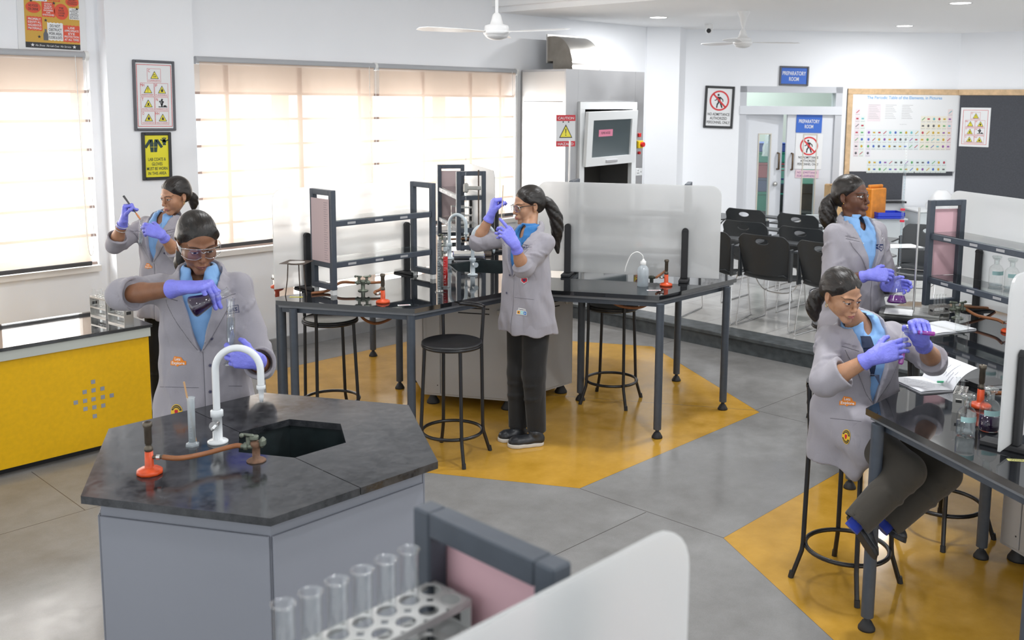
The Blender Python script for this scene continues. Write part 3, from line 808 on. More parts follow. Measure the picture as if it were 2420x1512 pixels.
# ================================================================== fume hood
HOODM = mat('stainless hood skin', (0.60, 0.60, 0.61), 0.30, 1.0, rvar=.15, vscale=2.5)
HOODS = mat('stainless hood side', (0.66, 0.64, 0.62), 0.42, 0.85, rvar=.12, vscale=2)
UPVC = mat('white upvc frame', (0.84, 0.86, 0.87), 0.35)
HGLS = mat('dark hood glass', (0.10, 0.125, 0.135), 0.12, spec=.6)
HIN = mat('dark hood interior', (0.10, 0.095, 0.085), 0.6)
REDM = mat('red plastic', (0.65, 0.02, 0.02), 0.35); YELP = mat('yellow plastic', (0.85, 0.62, 0.02), 0.4)
hu0, hu1, hv = 7.20, 8.45, 6.486
hd = thing('fume_hood', 'tall stainless fume hood with white sash in the corner', 'fume hood', (hu0, hv, .15))
def hz(px, py): p = atv(px, py, hv); return p.x - hu0, p.z - .15
W_ = hu1 - hu0; HH = 2.40 - .15
m = MB()
m.b2((0, .0202, 0), (.02, .60, HH - .021), HOODS); m.b2((W_ - .02, .0202, 0), (W_, .60, HH - .021), HOODM); m.b2((0, .0202, HH - .02), (W_, .60, HH), HOODM); m.b2((0.021, .58, 0), (W_ - .021, .599, HH - .022), HIN)
m.b2((-.001, .04, 1.93), (-.0002, .58, 1.936), DARKGAP)
m.b2((0.02, .02, .70), (W_ - .02, .58, .76), HIN)
m.build('body', hd)
x0, z1 = hz(1366, 240); x1, z0 = hz(1497, 423)
m = MB(); m.b2((0, 0, 0), (x0, .02, HH), HOODM); m.build('left_stile', hd)
m = MB(); m.b2((x1, 0, 0), (W_, .02, HH), HOODM); m.build('right_stile', hd)
m = MB(); m.b2((x0 + .001, 0, z1), (x1 - .001, .02, HH), HOODM); m.build('head_panel', hd)
m = MB(); m.b2((x0 + .001, 0, 0), (x1 - .001, .02, .62), HOODM); m.build('lower_panel', hd)
m = MB(); b = .075
m.b2((x0 + .002, -.03, .622), (x0 + b, .019, z1 - b - .001), UPVC); m.b2((x1 - b, -.03, .622), (x1 - .002, .019, z1 - b - .001), UPVC); m.b2((x0 + .002, -.03, z1 - b), (x1 - .002, .019, z1 - .002), UPVC)
m.build('sash_frame', hd)
sx0, sz1 = hz(1372, 262); sx1, sz0 = hz(1486, 384)
sh = MB(); sh.M = Matrix.Translation(((sx0 + sx1) / 2, -.06, sz0)) @ Matrix.Rotation(math.radians(4), 4, 'X') @ Matrix.Rotation(math.radians(-1.2), 4, 'Y')
sw = (sx1 - sx0) / 2; shh = sz1 - sz0; bb_ = .085
sh.b2((-sw, -.02, 0), (sw, .02, bb_), UPVC); sh.b2((-sw, -.02, shh - bb_), (sw, .02, shh), UPVC); sh.b2((-sw, -.02, bb_), (-sw + bb_, .02, shh - bb_), UPVC); sh.b2((sw - bb_, -.02, bb_), (sw, .02, shh - bb_), UPVC)
so_ = sh.build('sash', hd)
g = MB(); g.M = sh.M; g.b2((-sw + bb_, .0, bb_), (sw - bb_, .006, shh - bb_), HGLS); g.build('glass_pane', so_)
g = MB(); g.M = sh.M @ Matrix.Translation((-.09, -.002, shh * .60)); PK2 = mat('bright pink label', (.85, .28, .42), .6); g.rect(-.11, -.035, .11, .035, PK2); g.text('FUME HOOD', 0, -.012, .026, INK, -.001, .14); g.build('label', so_)
g = MB(); g.M = sh.M; g.b2((-.09, -.035, .025), (.09, -.02, .055), mat('grey handle', (.5, .5, .52), .4), .004); g.build('handle', so_)
for px, py, kind in ((1510, 319, 0), (1510, 341, 1), (1509, 361, 2)):
    x, z = hz(px, py); m = MB()
    if kind == 0: m.b2((x - .018, -.02, z - .02), (x + .018, 0, z + .02), REDM, .003); m.build('switch', hd)
    elif kind == 1:
        m.b2((x - .04, -.03, z - .04), (x + .04, 0, z + .04), YELP, .004); q = m.build('stop_box', hd)
        m = MB(); m.cyl((x + .008, -.03, z), (x + .008, -.06, z), .026, n=18, m=REDM); m.build('stop_button', q)
    else: m.cyl((x, -.02, z), (x, 0, z), .016, n=14, m=REDM); m.build('pilot_light', hd)
x, z = hz(1508, 406); m = MB(); m.b2((x - .055, -.015, z - .04), (x + .055, 0, z + .04), UPVC, .004); q = m.build('socket', hd)
m = MB()
for dx, dz in ((-.02, .015), (-.03, -.012), (-.01, -.012), (.03, 0)): m.b2((x + dx - .004, -.0165, z + dz - .006), (x + dx + .004, -.0151, z + dz + .006), DARKGAP)
m.build('socket_holes', q)
# duct elbow from the hood roof back into the wall
DUCT = mat('galvanised duct', (0.55, 0.53, 0.50), 0.32, 0.9, rvar=.2, vscale=4)
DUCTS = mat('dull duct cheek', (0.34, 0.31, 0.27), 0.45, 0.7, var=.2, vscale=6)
dt = thing('duct_elbow', 'galvanised square duct elbow on top of the fume hood', 'duct', (hu0, hv, 2.40))
m = MB()
a0 = atv(1322, 82, hv + .08); 
ux0, ux1 = .22, .66
R_ = .36; n = 14; yc, zc_ = .62, .0
prof = [(yc - R_ * math.cos(PI / 2 * i / n) - .0, R_ * math.sin(PI / 2 * i / n)) for i in range(n + 1)]
cheek = [(y, z + .0) for y, z in [(.12, 0), (.12, .06)] + [(.38 - .26 * math.cos(PI / 2 * i / n), .06 + .28 * math.sin(PI / 2 * i / n)) for i in range(n + 1)] + [(.46, .34), (.46, .09), (.38, .09), (.38, 0)]]
for xx in (ux0, ux1 - .006):
    q = MB(); q.M = Matrix(((0, 0, 1, xx), (1, 0, 0, 0), (0, 1, 0, 0), (0, 0, 0, 1))); q.prism(cheek, 0, .006, DUCTS); q.build('cheek', dt)
vs = []; fs = []
pts = cheek[:n + 4]
for y, z in pts: vs += [(ux0, y, z), (ux1, y, z)]
for i in range(len(pts) - 1): fs.append((2 * i, 2 * i + 1, 2 * i + 3, 2 * i + 2))
m = MB(); m.add(vs, fs, DUCT, True); m.build('back_sheet', dt)
m = MB(); m.b2((ux0 - .02, .44, .07), (ux1 + .02, .455, .36), DUCT); m.build('flange', dt)
# hazard notice on a pole before the hood
HW = mat('notice white', (0.72, 0.74, 0.76), 0.5); HR = mat('notice red', (0.60, 0.02, 0.035), 0.45); HY = mat('notice yellow', (0.85, 0.75, 0.05), 0.45); HB = mat('notice black', (0.02, 0.02, 0.022), 0.5)
PAPERW = mat('paper white', (0.80, 0.81, 0.82), 0.6)
def tri(mb, x, z, s, glyph='!', edge=HB, y=-.0012):
    h = s * .9
    mb.poly([(x - s / 2, z - h / 2), (x + s / 2, z - h / 2), (x, z + h / 2)], edge, y)
    k = .82; mb.poly([(x - s / 2 * k, z - h / 2 + .06 * s), (x + s / 2 * k, z - h / 2 + .06 * s), (x, z + h / 2 - .12 * s)], HY, y - .0004)
    if glyph == '!':
        mb.poly([(x - .04 * s, z + .16 * s), (x + .04 * s, z + .16 * s), (x + .022 * s, z - .18 * s), (x - .022 * s, z - .18 * s)], HB, y - .0008); mb.disc(x, z - .27 * s, .04 * s, HB, y - .0008, 10)
    elif glyph == 'flame': mb.poly([(x - .12 * s, z - .28 * s), (x - .15 * s, z - .1 * s), (x - .05 * s, z), (x - .02 * s, z + .18 * s), (x + .07 * s, z + .02 * s), (x + .14 * s, z - .08 * s), (x + .12 * s, z - .28 * s)], HB, y - .0008)
    elif glyph == 'drip': mb.rect(x - .2 * s, z - .25 * s, x + .22 * s, z - .19 * s, HB, y - .0008); mb.poly([(x - .2 * s, z - .02 * s), (x + .05 * s, z + .1 * s), (x + .08 * s, z + .04 * s), (x - .16 * s, z - .08 * s)], HB, y - .0008); mb.disc(x + .1 * s, z - .1 * s, .05 * s, HB, y - .0008, 10)
    elif glyph == 'skull': mb.disc(x, z - .05 * s, .11 * s, HB, y - .0008, 14); mb.rect(x - .06 * s, z - .2 * s, x + .06 * s, z - .12 * s, HB, y - .0008); mb.line((x - .2 * s, z - .28 * s), (x + .2 * s, z - .2 * s), .04 * s, HB, y - .0008); mb.line((x - .2 * s, z - .2 * s), (x + .2 * s, z - .28 * s), .04 * s, HB, y - .0008)
    elif glyph == 'person': mb.disc(x, z + .02 * s, .07 * s, HB, y - .0008, 12); mb.poly([(x - .16 * s, z - .29 * s), (x - .12 * s, z - .06 * s), (x + .12 * s, z - .06 * s), (x + .16 * s, z - .29 * s)], HB, y - .0008)
p0 = atv(1333, 272, 6.38); p1 = atv(1366, 346, 6.38); pc = ((p0.x + p1.x) / 2, 6.38)
hw, z0, z1 = (p1.x - p0.x) / 2, p1.z, p0.z
nt_ = thing('hazard_notice', 'red and white caution hazard notice hung on the hood corner', 'notice', (pc[0], 6.45, z0), math.radians(-20))
m = MB(); m.b2((-hw, 0, 0), (hw, .006, z1 - z0), HW)
H_ = z1 - z0
m.rect(-hw, H_ * .81, hw, H_, HR, -.001); m.rect(-hw, 0, hw, H_ * .17, HR, -.001)
m.text('CAUTION', 0, H_ * .86, H_ * .085, HW, -.0016, hw * 1.7, .012); m.text('HAZARD', 0, H_ * .04, H_ * .085, HW, -.0016, hw * 1.65, .012)
tri(m, 0, H_ * .49, hw * 1.4); m.build('board', nt_)
m = MB(); 
for sx in (-.03, .03): m.cyl((sx, -.004, H_ * .78), (sx, 0, H_ * .78), .007, n=8, m=HB)
m.build('screw', nt_)
q0 = atv(1347, 331, 6.25); q1 = atv(1343, 416, 6.25)
m = MB(); m.cyl((q1.x, 6.25, .15), (q0.x, 6.25, q0.z), .009, n=12, m=mat('white glass rod', (.8, .8, .8), .2)); tag(m.build('glass_rod'), 'thin white rod standing upright before the hazard notice', 'rod')
# ================================================================== signs and posters
FRK = mat('black picture frame', (0.022, 0.023, 0.025), 0.4); FRG = mat('grey picture frame', (0.10, 0.10, 0.115), 0.4)
BLUE = mat('sign blue', (0.035, 0.135, 0.55), 0.45); SIGNR = mat('sign red', (0.66, 0.035, 0.04), 0.45); SIGNY = mat('sign yellow', (0.80, 0.72, 0.02), 0.4); INKG = mat('sign dark green', (0.02, 0.05, 0.045), 0.5)
def board(name, label, cat, loc, rz, w, h, frame, bw, base, art, tilt=0.0, depth=.022, group=None):
    t = thing(name, label, cat, loc, rz, group)
    if tilt: t.rotation_euler = (0, tilt, rz)
    if frame:
        f = MB()
        for a, b in (((-w / 2, -depth, 0), (-w / 2 + bw, 0, h)), ((w / 2 - bw, -depth, 0), (w / 2, 0, h)), ((-w / 2 + bw, -depth, 0), (w / 2 - bw, 0, bw)), ((-w / 2 + bw, -depth, h - bw), (w / 2 - bw, 0, h))): f.b2(a, b, frame, .004)
        f.build('frame', t)
    m = MB(); m.b2((-w / 2 + bw * .9, -depth * .5, bw * .9), (w / 2 - bw * .9, 0, h - bw * .9), base)
    m.M = Matrix.Translation((0, -depth * .5 - .0006, 0)); art(m, w, h); m.build('sheet', t)
    return t
def walk(m, x, z, r):
    m.disc(x, z, r, PAPERW, -.0003); y = -.0008
    s = r / 1.0
    m.disc(x - .12 * s, z + .56 * s, .11 * s, HB, y, 14)
    m.poly([(x - .25 * s, z + .40 * s), (x + .10 * s, z + .38 * s), (x + .14 * s, z - .12 * s), (x - .16 * s, z - .12 * s)], HB, y)
    m.line((x - .02 * s, z - .10 * s), (x - .22 * s, z - .40 * s), .15 * s, HB, y); m.line((x - .20 * s, z - .36 * s), (x - .24 * s, z - .72 * s), .13 * s, HB, y)
    m.line((x + .06 * s, z - .08 * s), (x + .30 * s, z - .70 * s), .15 * s, HB, y)
    m.line((x + .06 * s, z + .34 * s), (x + .34 * s, z + .10 * s), .11 * s, HB, y); m.line((x + .34 * s, z + .12 * s), (x + .36 * s, z - .10 * s), .09 * s, HB, y)
    m.line((x - .20 * s, z + .34 * s), (x - .32 * s, z + .04 * s), .10 * s, HB, y); m.line((x - .30 * s, z + .06 * s), (x - .50 * s, z + .02 * s), .08 * s, HB, y)
    m.ring(x, z, r * .84, r, SIGNR, -.0015); m.line((x - .64 * r, z + .64 * r), (x + .64 * r, z - .64 * r), .17 * r, SIGNR, -.0015)
def art_noadm(m, w, h):
    walk(m, 0, h * .655, w * .335)
    for i, s in enumerate(('NO ADMITTANCE', 'AUTHORIZED', 'PERSONNEL ONLY')): m.text(s, 0, h * (.30 - .096 * i), h * .068, HB, -.001, w * (.74, .58, .78)[i], .006)
def art_prep(m, w, h):
    m.text('PREPARATORY', 0, h * .54, h * .20, PAPERW, -.001, w * .80, .012); m.text('ROOM', 0, h * .25, h * .20, PAPERW, -.001, w * .33, .012)
def dwloc(s_, z): p = DA + DD * s_ - nrm * .0; return (p[0], p[1], z)
def onwall(px0, py0, px1, py1): a = dw(px0, py0); b = dw(px1, py1); return (a[0] + b[0]) / 2, b[1], abs(b[0] - a[0]), a[1] - b[1]
s_, z, w, h = onwall(1664, 203, 1730, 303)
board('notice', 'black framed no admittance sign on the wall left of the door', 'sign', dwloc(s_, z), DANG, w, h, FRK, .028, PAPERW, art_noadm, 0.03)
s_, z, w, h = onwall(1842, 156, 1909, 203)
board('room_sign', 'blue preparatory room sign in a dark frame above the door', 'sign', dwloc(s_, z), DANG, w, h, FRG, .022, BLUE, art_prep, 0.015)
def art_hazard(m, w, h, big=True):
    m.outline(-w * .42, h * .06, w * .42, h * .94, w * .012, SIGNR, -.0004)
    cells = [(0, .79, 'C', 'drip', 'CORROSIVE'), (-.17, .585, 'MH', '!', 'MODERATE HAZARD'), (.17, .585, 'F', 'flame', 'FLAMMABLE'), (-.17, .385, 'T', 'skull', 'ACUTELY TOXIC'), (.17, .385, 'N', 'tree', 'HAZARDOUS TO THE'), (-.17, .185, 'O', 'flame', 'OXIDISING'), (.17, .185, 'HH', 'person', 'HEALTH HAZARD')]
    for x, z, k, g, cap in cells:
        X, Z = x * w, z * h; cw, chh = w * .165, h * .095
        m.outline(X - cw, Z - chh, X + cw, Z + chh, w * .006, SIGNR, -.0004)
        m.text(k, X - cw * .70, Z + chh * .45, h * .042, SIGNR, -.0006, w * .045 * len(k))
        m.text(cap, X, Z - chh * .86, h * .02, SIGNR, -.0006, cw * 1.7)
        if g == 'tree':
            m.line((X - cw * .5, Z - chh * .45), (X + cw * .8, Z - chh * .45), h * .012, HB, -.0006)
            for dx, dz in ((0, .5), (-.25, .35), (.2, .3), (.05, .65)): m.line((X, Z - chh * .4), (X + dx * cw, Z + dz * chh), w * .018, HB, -.0006); m.disc(X + dx * cw, Z + dz * chh, w * .022, HB, -.0007, 8)
            m.disc(X + cw * .45, Z - chh * .3, w * .04, HB, -.0007, 12, w * .018)
        else: tri(m, X + cw * .08, Z + chh * .06, w * .20, g)
def art_coats(m, w, h):
    cx, cz = -.10 * w, h * .75; s = w * .36
    m.poly([(cx - .30 * s, cz + .45 * s), (cx + .30 * s, cz + .45 * s), (cx + .38 * s, cz - .05 * s), (cx + .30 * s, cz - .72 * s), (cx - .30 * s, cz - .72 * s), (cx - .38 * s, cz - .05 * s)], INKG, -.0006)
    for sg in (-1, 1): m.line((cx + sg * .30 * s, cz + .40 * s), (cx + sg * .78 * s, cz - .30 * s), .26 * s, INKG, -.0006)
    m.poly([(cx - .10 * s, cz + .46 * s), (cx + .10 * s, cz + .46 * s), (cx, cz + .05 * s)], SIGNY, -.0010); m.line((cx, cz + .05 * s), (cx, cz - .72 * s), .03 * s, SIGNY, -.0010); m.line((cx - .3 * s, cz - .25 * s), (cx + .3 * s, cz - .25 * s), .03 * s, SIGNY, -.0010)
    gx, gz = w * .265, h * .80; q = w * .15
    m.disc(gx, gz, q * .48, INKG, -.0006, 16)
    for a in (150, 118, 92, 66, 25): m.line((gx, gz), (gx + q * math.cos(math.radians(a)), gz + q * math.sin(math.radians(a))), q * .24, INKG, -.0006)
    m.rect(gx - q * .35, gz - q * .75, gx + q * .4, gz - q * .45, INKG, -.0006)
    for i, s_t in enumerate(('LAB COATS &', 'GLOVES', 'MUST BE WORN', 'IN THIS AREA')): m.text(s_t, 0, h * (.405 - .098 * i), h * .066, INKG, -.001, w * (.60, .36, .70, .62)[i], .008)
def onleft(px0, py0, px1, py1, v=7.0): a = atv(px0, py0, v); b = atv(px1, py1, v); return (a.x + b.x) / 2, b.z, b.x - a.x, a.z - b.z
x, z, w, h = onleft(309, 141, 414, 308)
board('hazard_poster', 'grey framed poster of seven hazard symbols on the pillar', 'poster', (x, 7.0, z), 0, w, h, FRG, .018, PAPERW, art_hazard, 0.012)
x, z, w, h = onleft(331, 313, 405, 423)
board('safety_sign', 'yellow lab coats and gloves sign in a black frame on the pillar', 'sign', (x, 7.0, z), 0, w, h, FRK, .022, SIGNY, art_coats, 0.012)
PGOLD = mat('poster gold', (.62, .36, .05), .55); PRED = mat('poster red', (.72, .085, .035), .55)
def art_safety(m, w, h):
    # w x h is the whole sheet; its top runs out of the frame
    m.rect(-w * .40, h * .035, w * .40, h * .97, PGOLD, -.0003)
    m.rect(-w * .40, h * .03, w * .40, h * .10, HB, -.0006); m.text('No Shoes  No Lab Coat  No Service', 0, h * .052, h * .026, PAPERW, -.001, w * .52, 0, 'CENTER', 0, .3)
    def star(x, z, r, mt, y=-.0008): m.poly([(x + (r if k % 2 == 0 else r * .42) * math.sin(PI * k / 5), z + (r if k % 2 == 0 else r * .42) * math.cos(PI * k / 5)) for k in range(10)], mt, y)
    star(-w * .30, h * .065, w * .03, PAPERW, -.001); star(w * .31, h * .065, w * .03, PAPERW, -.001)
    def block(x0, z0, x1, z1, mt, lines, ink, oval=False):
        if oval: m.disc((x0 + x1) / 2, (z0 + z1) / 2, (x1 - x0) / 2, mt, -.0006, 26, (z1 - z0) / 2)
        else:
            n = 9; xs = [x0 + (x1 - x0) * i / n for i in range(n + 1)]; wob = (z1 - z0) * .04
            m.poly([(q, z0 + (wob if i % 2 else 0)) for i, q in enumerate(xs)] + [(q, z1 - (wob if i % 2 else 0)) for i, q in enumerate(xs)][::-1], mt, -.0006)
        k = len(lines); hh = (z1 - z0) * (.62 if oval else .84) / k
        for i, s_t in enumerate(lines): m.text(s_t, (x0 + x1) / 2, (z0 + z1) / 2 + hh * (k / 2 - i - .86), hh * .72, ink, -.001, (x1 - x0) * min(.86, .14 + .085 * len(s_t)) * (.82 if oval else 1), .015)
    X = lambda q: q * w; Zz = lambda q: q * h
    block(X(-.38), Zz(.46), X(-.16), Zz(.60), PRED, ('NO FOOD', 'OR DRINK'), HB, True)
    block(X(-.15), Zz(.42), X(.04), Zz(.615), PRED, ("DON'T", 'BLOCK', 'SAFETY', 'SHOWERS', 'OR', 'EYEWASHES'), PAPERW)
    block(X(.03), Zz(.40), X(.24), Zz(.60), PRED, ('TIE', 'BACK', 'LOOSE', 'HAIR'), HB, True)
    block(X(.25), Zz(.41), X(.40), Zz(.56), PAPERW, ('WEAR', 'PROTECTIVE', 'GLOVES', 'APPROPRIATE', 'FOR YOUR', 'MATERIALS'), HB)
    block(X(-.37), Zz(.24), X(-.15), Zz(.42), PRED, ('PROPERLY', 'IDENTIFY ALL', 'HAZARDOUS', 'MATERIALS'), PAPERW)
    block(X(-.08), Zz(.13), X(.15), Zz(.36), PAPERW, ('DO NOT', 'OBSTRUCT', 'WORK AREAS,', 'FLOORS & EXITS'), HB)
    block(X(.15), Zz(.12), X(.40), Zz(.34), PRED, ('USE', 'APPROPRIATE', 'EYE', 'PROTECTION', 'AT ALL TIMES'), PAPERW)
    block(X(-.33), Zz(.61), X(-.07), Zz(.68), PAPERW, ('CLOTHING',), HB); block(X(-.05), Zz(.62), X(.12), Zz(.68), PRED, ('REQUIRED',), PGOLD); block(X(.2), Zz(.575), X(.40), Zz(.69), PRED, ('REPORT', 'ACCIDENTS', 'TO THE INSTRUCTOR'), HB, True)
    block(X(-.37), Zz(.72), X(.37), Zz(.93), PRED, ('LAB SAFETY', 'RULES'), PAPERW)
    m.poly([(X(-.14), Zz(.13)), (X(-.07), Zz(.13)), (X(-.07), Zz(.21)), (X(-.09), Zz(.24)), (X(-.09), Zz(.27)), (X(-.12), Zz(.27)), (X(-.12), Zz(.24)), (X(-.14), Zz(.21))], FRG, -.0009)
    for q in ((-.30, .61), (.03, .60), (-.10, .38), (.37, .55), (-.2, .17)): star(X(q[0]), Zz(q[1]), w * .028, HB)
x0, z0, w0, _ = onleft(40, 60, 205, 124, 7.12)
board('safety_poster', 'red and gold lab safety poster above the left window', 'poster', (x0, 7.118, z0), 0, w0, w0 * 1.20, None, 0, PAPERW, art_safety, 0.015, .006)
# ================================================================== preparatory room door
DOORP = mat('grey door paint', (0.70, 0.72, 0.76), 0.45); DFR = mat('grey door frame', (0.56, 0.575, 0.61), 0.45)
BRONZE = mat('bronze handle', (0.16, 0.11, 0.07), 0.4, .8); DGL = thin_glass('door glass', (.93, .97, .95), .9)
def dmat(y=0.0): # door wall frame as a matrix
    return Matrix.Translation((DA[0] + nrm[0] * y, DA[1] + nrm[1] * y, 0)) @ Matrix.Rotation(DANG, 4, 'Z')
m = MB(); m.M = dmat()
tz0, tz1 = dw(1760, 266)[1], dw(1760, 252)[1]
fw = .085
m.b2((SD0, .0, .15), (SD0 + fw, .14, DZ), DFR); m.b2((SD1 - fw, .0, .15), (SD1, .14, DZ), DFR); m.b2((SD0, .0, DZ - .075), (SD1, .14, DZ), DFR); m.b2((SD0, -.01, tz0 - .02), (SD1, .14, tz1 + .01), DOORP)
m.b2((SD0 + fw, .06, tz1), (SD1 - fw, .068, DZ - .075), DGL)
struct('door_frame', m)
def leaf(x0, x1, gx0, gx1, gz0, gz1, hx, knob, name):
    m = MB(); H0, H1 = .16, tz0 - .022; y0, y1 = 0, .04
    for a, b in (((x0, y0, H0), (gx0, y1, H1)), ((gx1, y0, H0), (x1, y1, H1)), ((gx0, y0, H0), (gx1, y1, gz0)), ((gx0, y0, gz1), (gx1, y1, H1))): m.b2(a, b, DOORP)
    for a, b in (((gx0 - .012, -.012, gz0), (gx0, 0, gz1)), ((gx1, -.012, gz0), (gx1 + .012, 0, gz1)), ((gx0 - .012, -.012, gz1), (gx1 + .012, 0, gz1 + .012))): m.b2(a, b, mat('cream bead', (.62, .58, .5), .5))
    m.b2((gx0, .015, gz0), (gx1, .02, gz1), DGL)
    o = m.build(name); o['kind'] = 'structure'
    h = MB(); zz = dw(1845, 382)[1]
    h.tube([(hx, 0, zz - .10), (hx, -.045, zz - .10), (hx, -.045, zz + .10), (hx, 0, zz + .10)], .012, 10, BRONZE); h.build('door_handle', o)
    if knob:
        k = MB(); k.lathe([(0, .05), (.02, .048), (.03, .03), (.012, .02), (.012, 0)], n=18, m=STEEL, T=Matrix.Translation((hx + knob, 0, dw(1841, 436)[1])) @ Matrix.Rotation(PI / 2, 4, 'X')); k.build('door_knob', o)
    return o
gz0, gz1 = .55, dw(1790, 318)[1]
mid = dw(1856, 400)[0]
a = leaf(0, mid - SD0 - fw - .0, .20, .35, gz0, gz1, mid - SD0 - fw - .06, -.03, 'door_1')
a.matrix_world = dmat(.05) @ Matrix.Translation((SD0 + fw, 0, 0)) @ Matrix.Rotation(math.radians(9), 4, 'Z')
gx0, gx1 = dw(1893, 480)[0] - mid, dw(1922, 480)[0] - mid
b = leaf(0, SD1 - fw - mid, gx0, gx1, gz0, gz1 - .0, .07, None, 'door_2')
b.matrix_world = dmat(.03) @ Matrix.Translation((mid + .012, 0, 0))
s_, z, w, h = onwall(1884, 271, 1943, 314); p = DA + DD * s_ + nrm * .026
board('door_sign', 'unframed blue preparatory room sign on the right door leaf', 'sign', (p[0], p[1], z), DANG, w, h, None, 0, BLUE, art_prep, 0.015, .004)
s_, z, w, h = onwall(1882, 316, 1942, 400); p = DA + DD * s_ + nrm * .026
board('door_notice', 'unframed no admittance sign on the right door leaf', 'sign', (p[0], p[1], z), DANG, w, h, None, 0, PAPERW, art_noadm, 0.015, .004)
def art_learn(m, w, h):
    m.text('NO ADMITTANCE', 0, h * .56, h * .26, mat('purple print', (.25, .1, .3), .6), -.001, w * .84); m.text('FOR LEARNERS', -w * .05, h * .14, h * .26, MATS['purple print'], -.001, w * .74)
s_, z, w, h = onwall(1881, 402, 1936, 421); p = DA + DD * s_ + nrm * .024
board('door_slip', 'pale pink paper slip taped under the no admittance sign', 'paper', (p[0], p[1], z), DANG, w, h, None, 0, mat('pale pink slip', (.75, .56, .62), .7), art_learn, 0.02, .003)
# preparatory room contents seen through the glass
def crate(s_, y, z, w, d, h, col, lab):
    p = DA + DD * s_ + nrm * y
    t = thing('storage_crate', lab, 'crate', (p[0], p[1], z), DANG, 'crates behind the door glass')
    m = MB(); m.b2((-w / 2, -d / 2, 0), (w / 2, d / 2, h * .86), col, .01); m.build('bin', t)
    m = MB(); m.b2((-w / 2 - .012, -d / 2 - .012, h * .86), (w / 2 + .012, d / 2 + .012, h), col, .005); m.build('rim', t)
CB_ = mat('blue crate', (.04, .09, .35), .4); CG_ = mat('green crate', (.03, .30, .22), .4); CR_ = mat('red crate', (.40, .06, .08), .4); CY_ = mat('mint crate', (.25, .62, .50), .4); CX_ = mat('navy crate', (.03, .06, .18), .4)
s1 = dw(1804, 420)[0] + .30; z = .16
for h_, col, lab in ((.50, mat('dark cupboard', (.03, .03, .035), .5), 'dark box at the bottom behind the left door glass'), (.26, CG_, 'dark green crate low in the stack behind the left door glass'), (.18, CX_, 'navy crate in the middle of the stack behind the left door glass'), (.20, CR_, 'red crate in the stack behind the left door glass'), (.14, CG_, 'green crate second from top behind the left door glass'), (.12, CB_, 'blue crate topmost behind the left door glass')):
    crate(s1, 1.0, z, .52, .4, h_, col, lab); z += h_ + .001
s2 = dw(1912, 440)[0] + .12; z = .16
for h_, col, lab in ((.86, MATS['dark cupboard'], 'dark cupboard low behind the right door glass'), (.22, CY_, 'mint crate behind the right door glass'), (.06, CG_, 'thin green lid on the mint crate behind the right door')):
    crate(s2, 1.0, z, .5, .4, h_, col, lab); z += h_ + .001
m = MB(); p = DA + DD * s1 + nrm * .62
t = thing('plastic_bag', 'crumpled clear plastic bag above the crates behind the left door', 'bag', (p[0], p[1], 1.56), DANG)
PLB = veil('clear film', (.9, .95, .95), clear=.45, trans=.5, gloss=.3, grough=.12)
random.seed(3); vs = []; fs = []; n = 24
for k in range(10):
    for i in range(n):
        r = (.10 - .004 * k) * (1 + .35 * math.sin(i * 2.6 + k * .7) * random.random()); vs.append((r * 1.1 * math.cos(2 * PI * i / n), r * .6 * math.sin(2 * PI * i / n), -.16 + .055 * k))
for k in range(9):
    for i in range(n): fs.append((k * n + i, k * n + (i + 1) % n, (k + 1) * n + (i + 1) % n, (k + 1) * n + i))
m.add(vs, fs, PLB); m.build('bag', t)
# ================================================================== pin board, charts, things behind the platform
FELT = mat('dark grey felt', (0.066, 0.070, 0.082), 0.9, var=.1, vscale=60, bump=.1, bscale=300); WOODB = mat('pale wood trim', (0.62, 0.43, 0.25), 0.5, var=.15, vscale=20)
pb = thing('pin_board', 'long dark felt pin board with pale wood trim on the back walls', 'board', (DA[0], DA[1], 0))
pb.rotation_euler = (0, 0, DANG)
bx0 = dw(2003, 209)[0]; bz1 = dw(2003, 209)[1]; kx = DL - .0
m = MB(); m.b2((bx0, -.02, .90), (dw(2133, 400)[0], -.002, bz1), FELT); m.b2((dw(2133, 400)[0], -.02, 1.20), (kx - .01, -.002, bz1), FELT); m.build('felt_panel', pb)
m = MB(); m.b2((bx0, -.03, bz1 - .07), (kx, -.001, bz1), WOODB, .004); m.b2((bx0, -.03, .95), (bx0 + .065, -.001, bz1 - .071), WOODB, .004); m.build('wood_trim', pb)
m = MB(); m.b2((bx0 + .1, -.09, .86), (dw(2135, 478)[0], -.002, .885), RUBBER, .003); m.build('tray', pb)
inv = pb.matrix_basis.inverted() if False else (Matrix.Translation((DA[0], DA[1], 0)) @ Matrix.Rotation(DANG, 4, 'Z')).inverted()
m = MB(); m.M = inv; vb = atu(2246, 300, 12.47).y
m.M = inv @ Matrix(((0, 0, 1, 12.452), (1, 0, 0, 0), (0, 1, 0, 0), (0, 0, 0, 1)))
m.prism([(1.0, .80), (4.50, .80), (4.62, .87), (4.66, 1.0), (4.66, bz1), (1.0, bz1)], 0, .016, FELT); m.build('felt_panel', pb)
m = MB(); m.M = inv; m.b2((12.44, 1.0, bz1 - .07), (12.469, 4.68, bz1), WOODB, .004); m.build('wood_trim', pb)
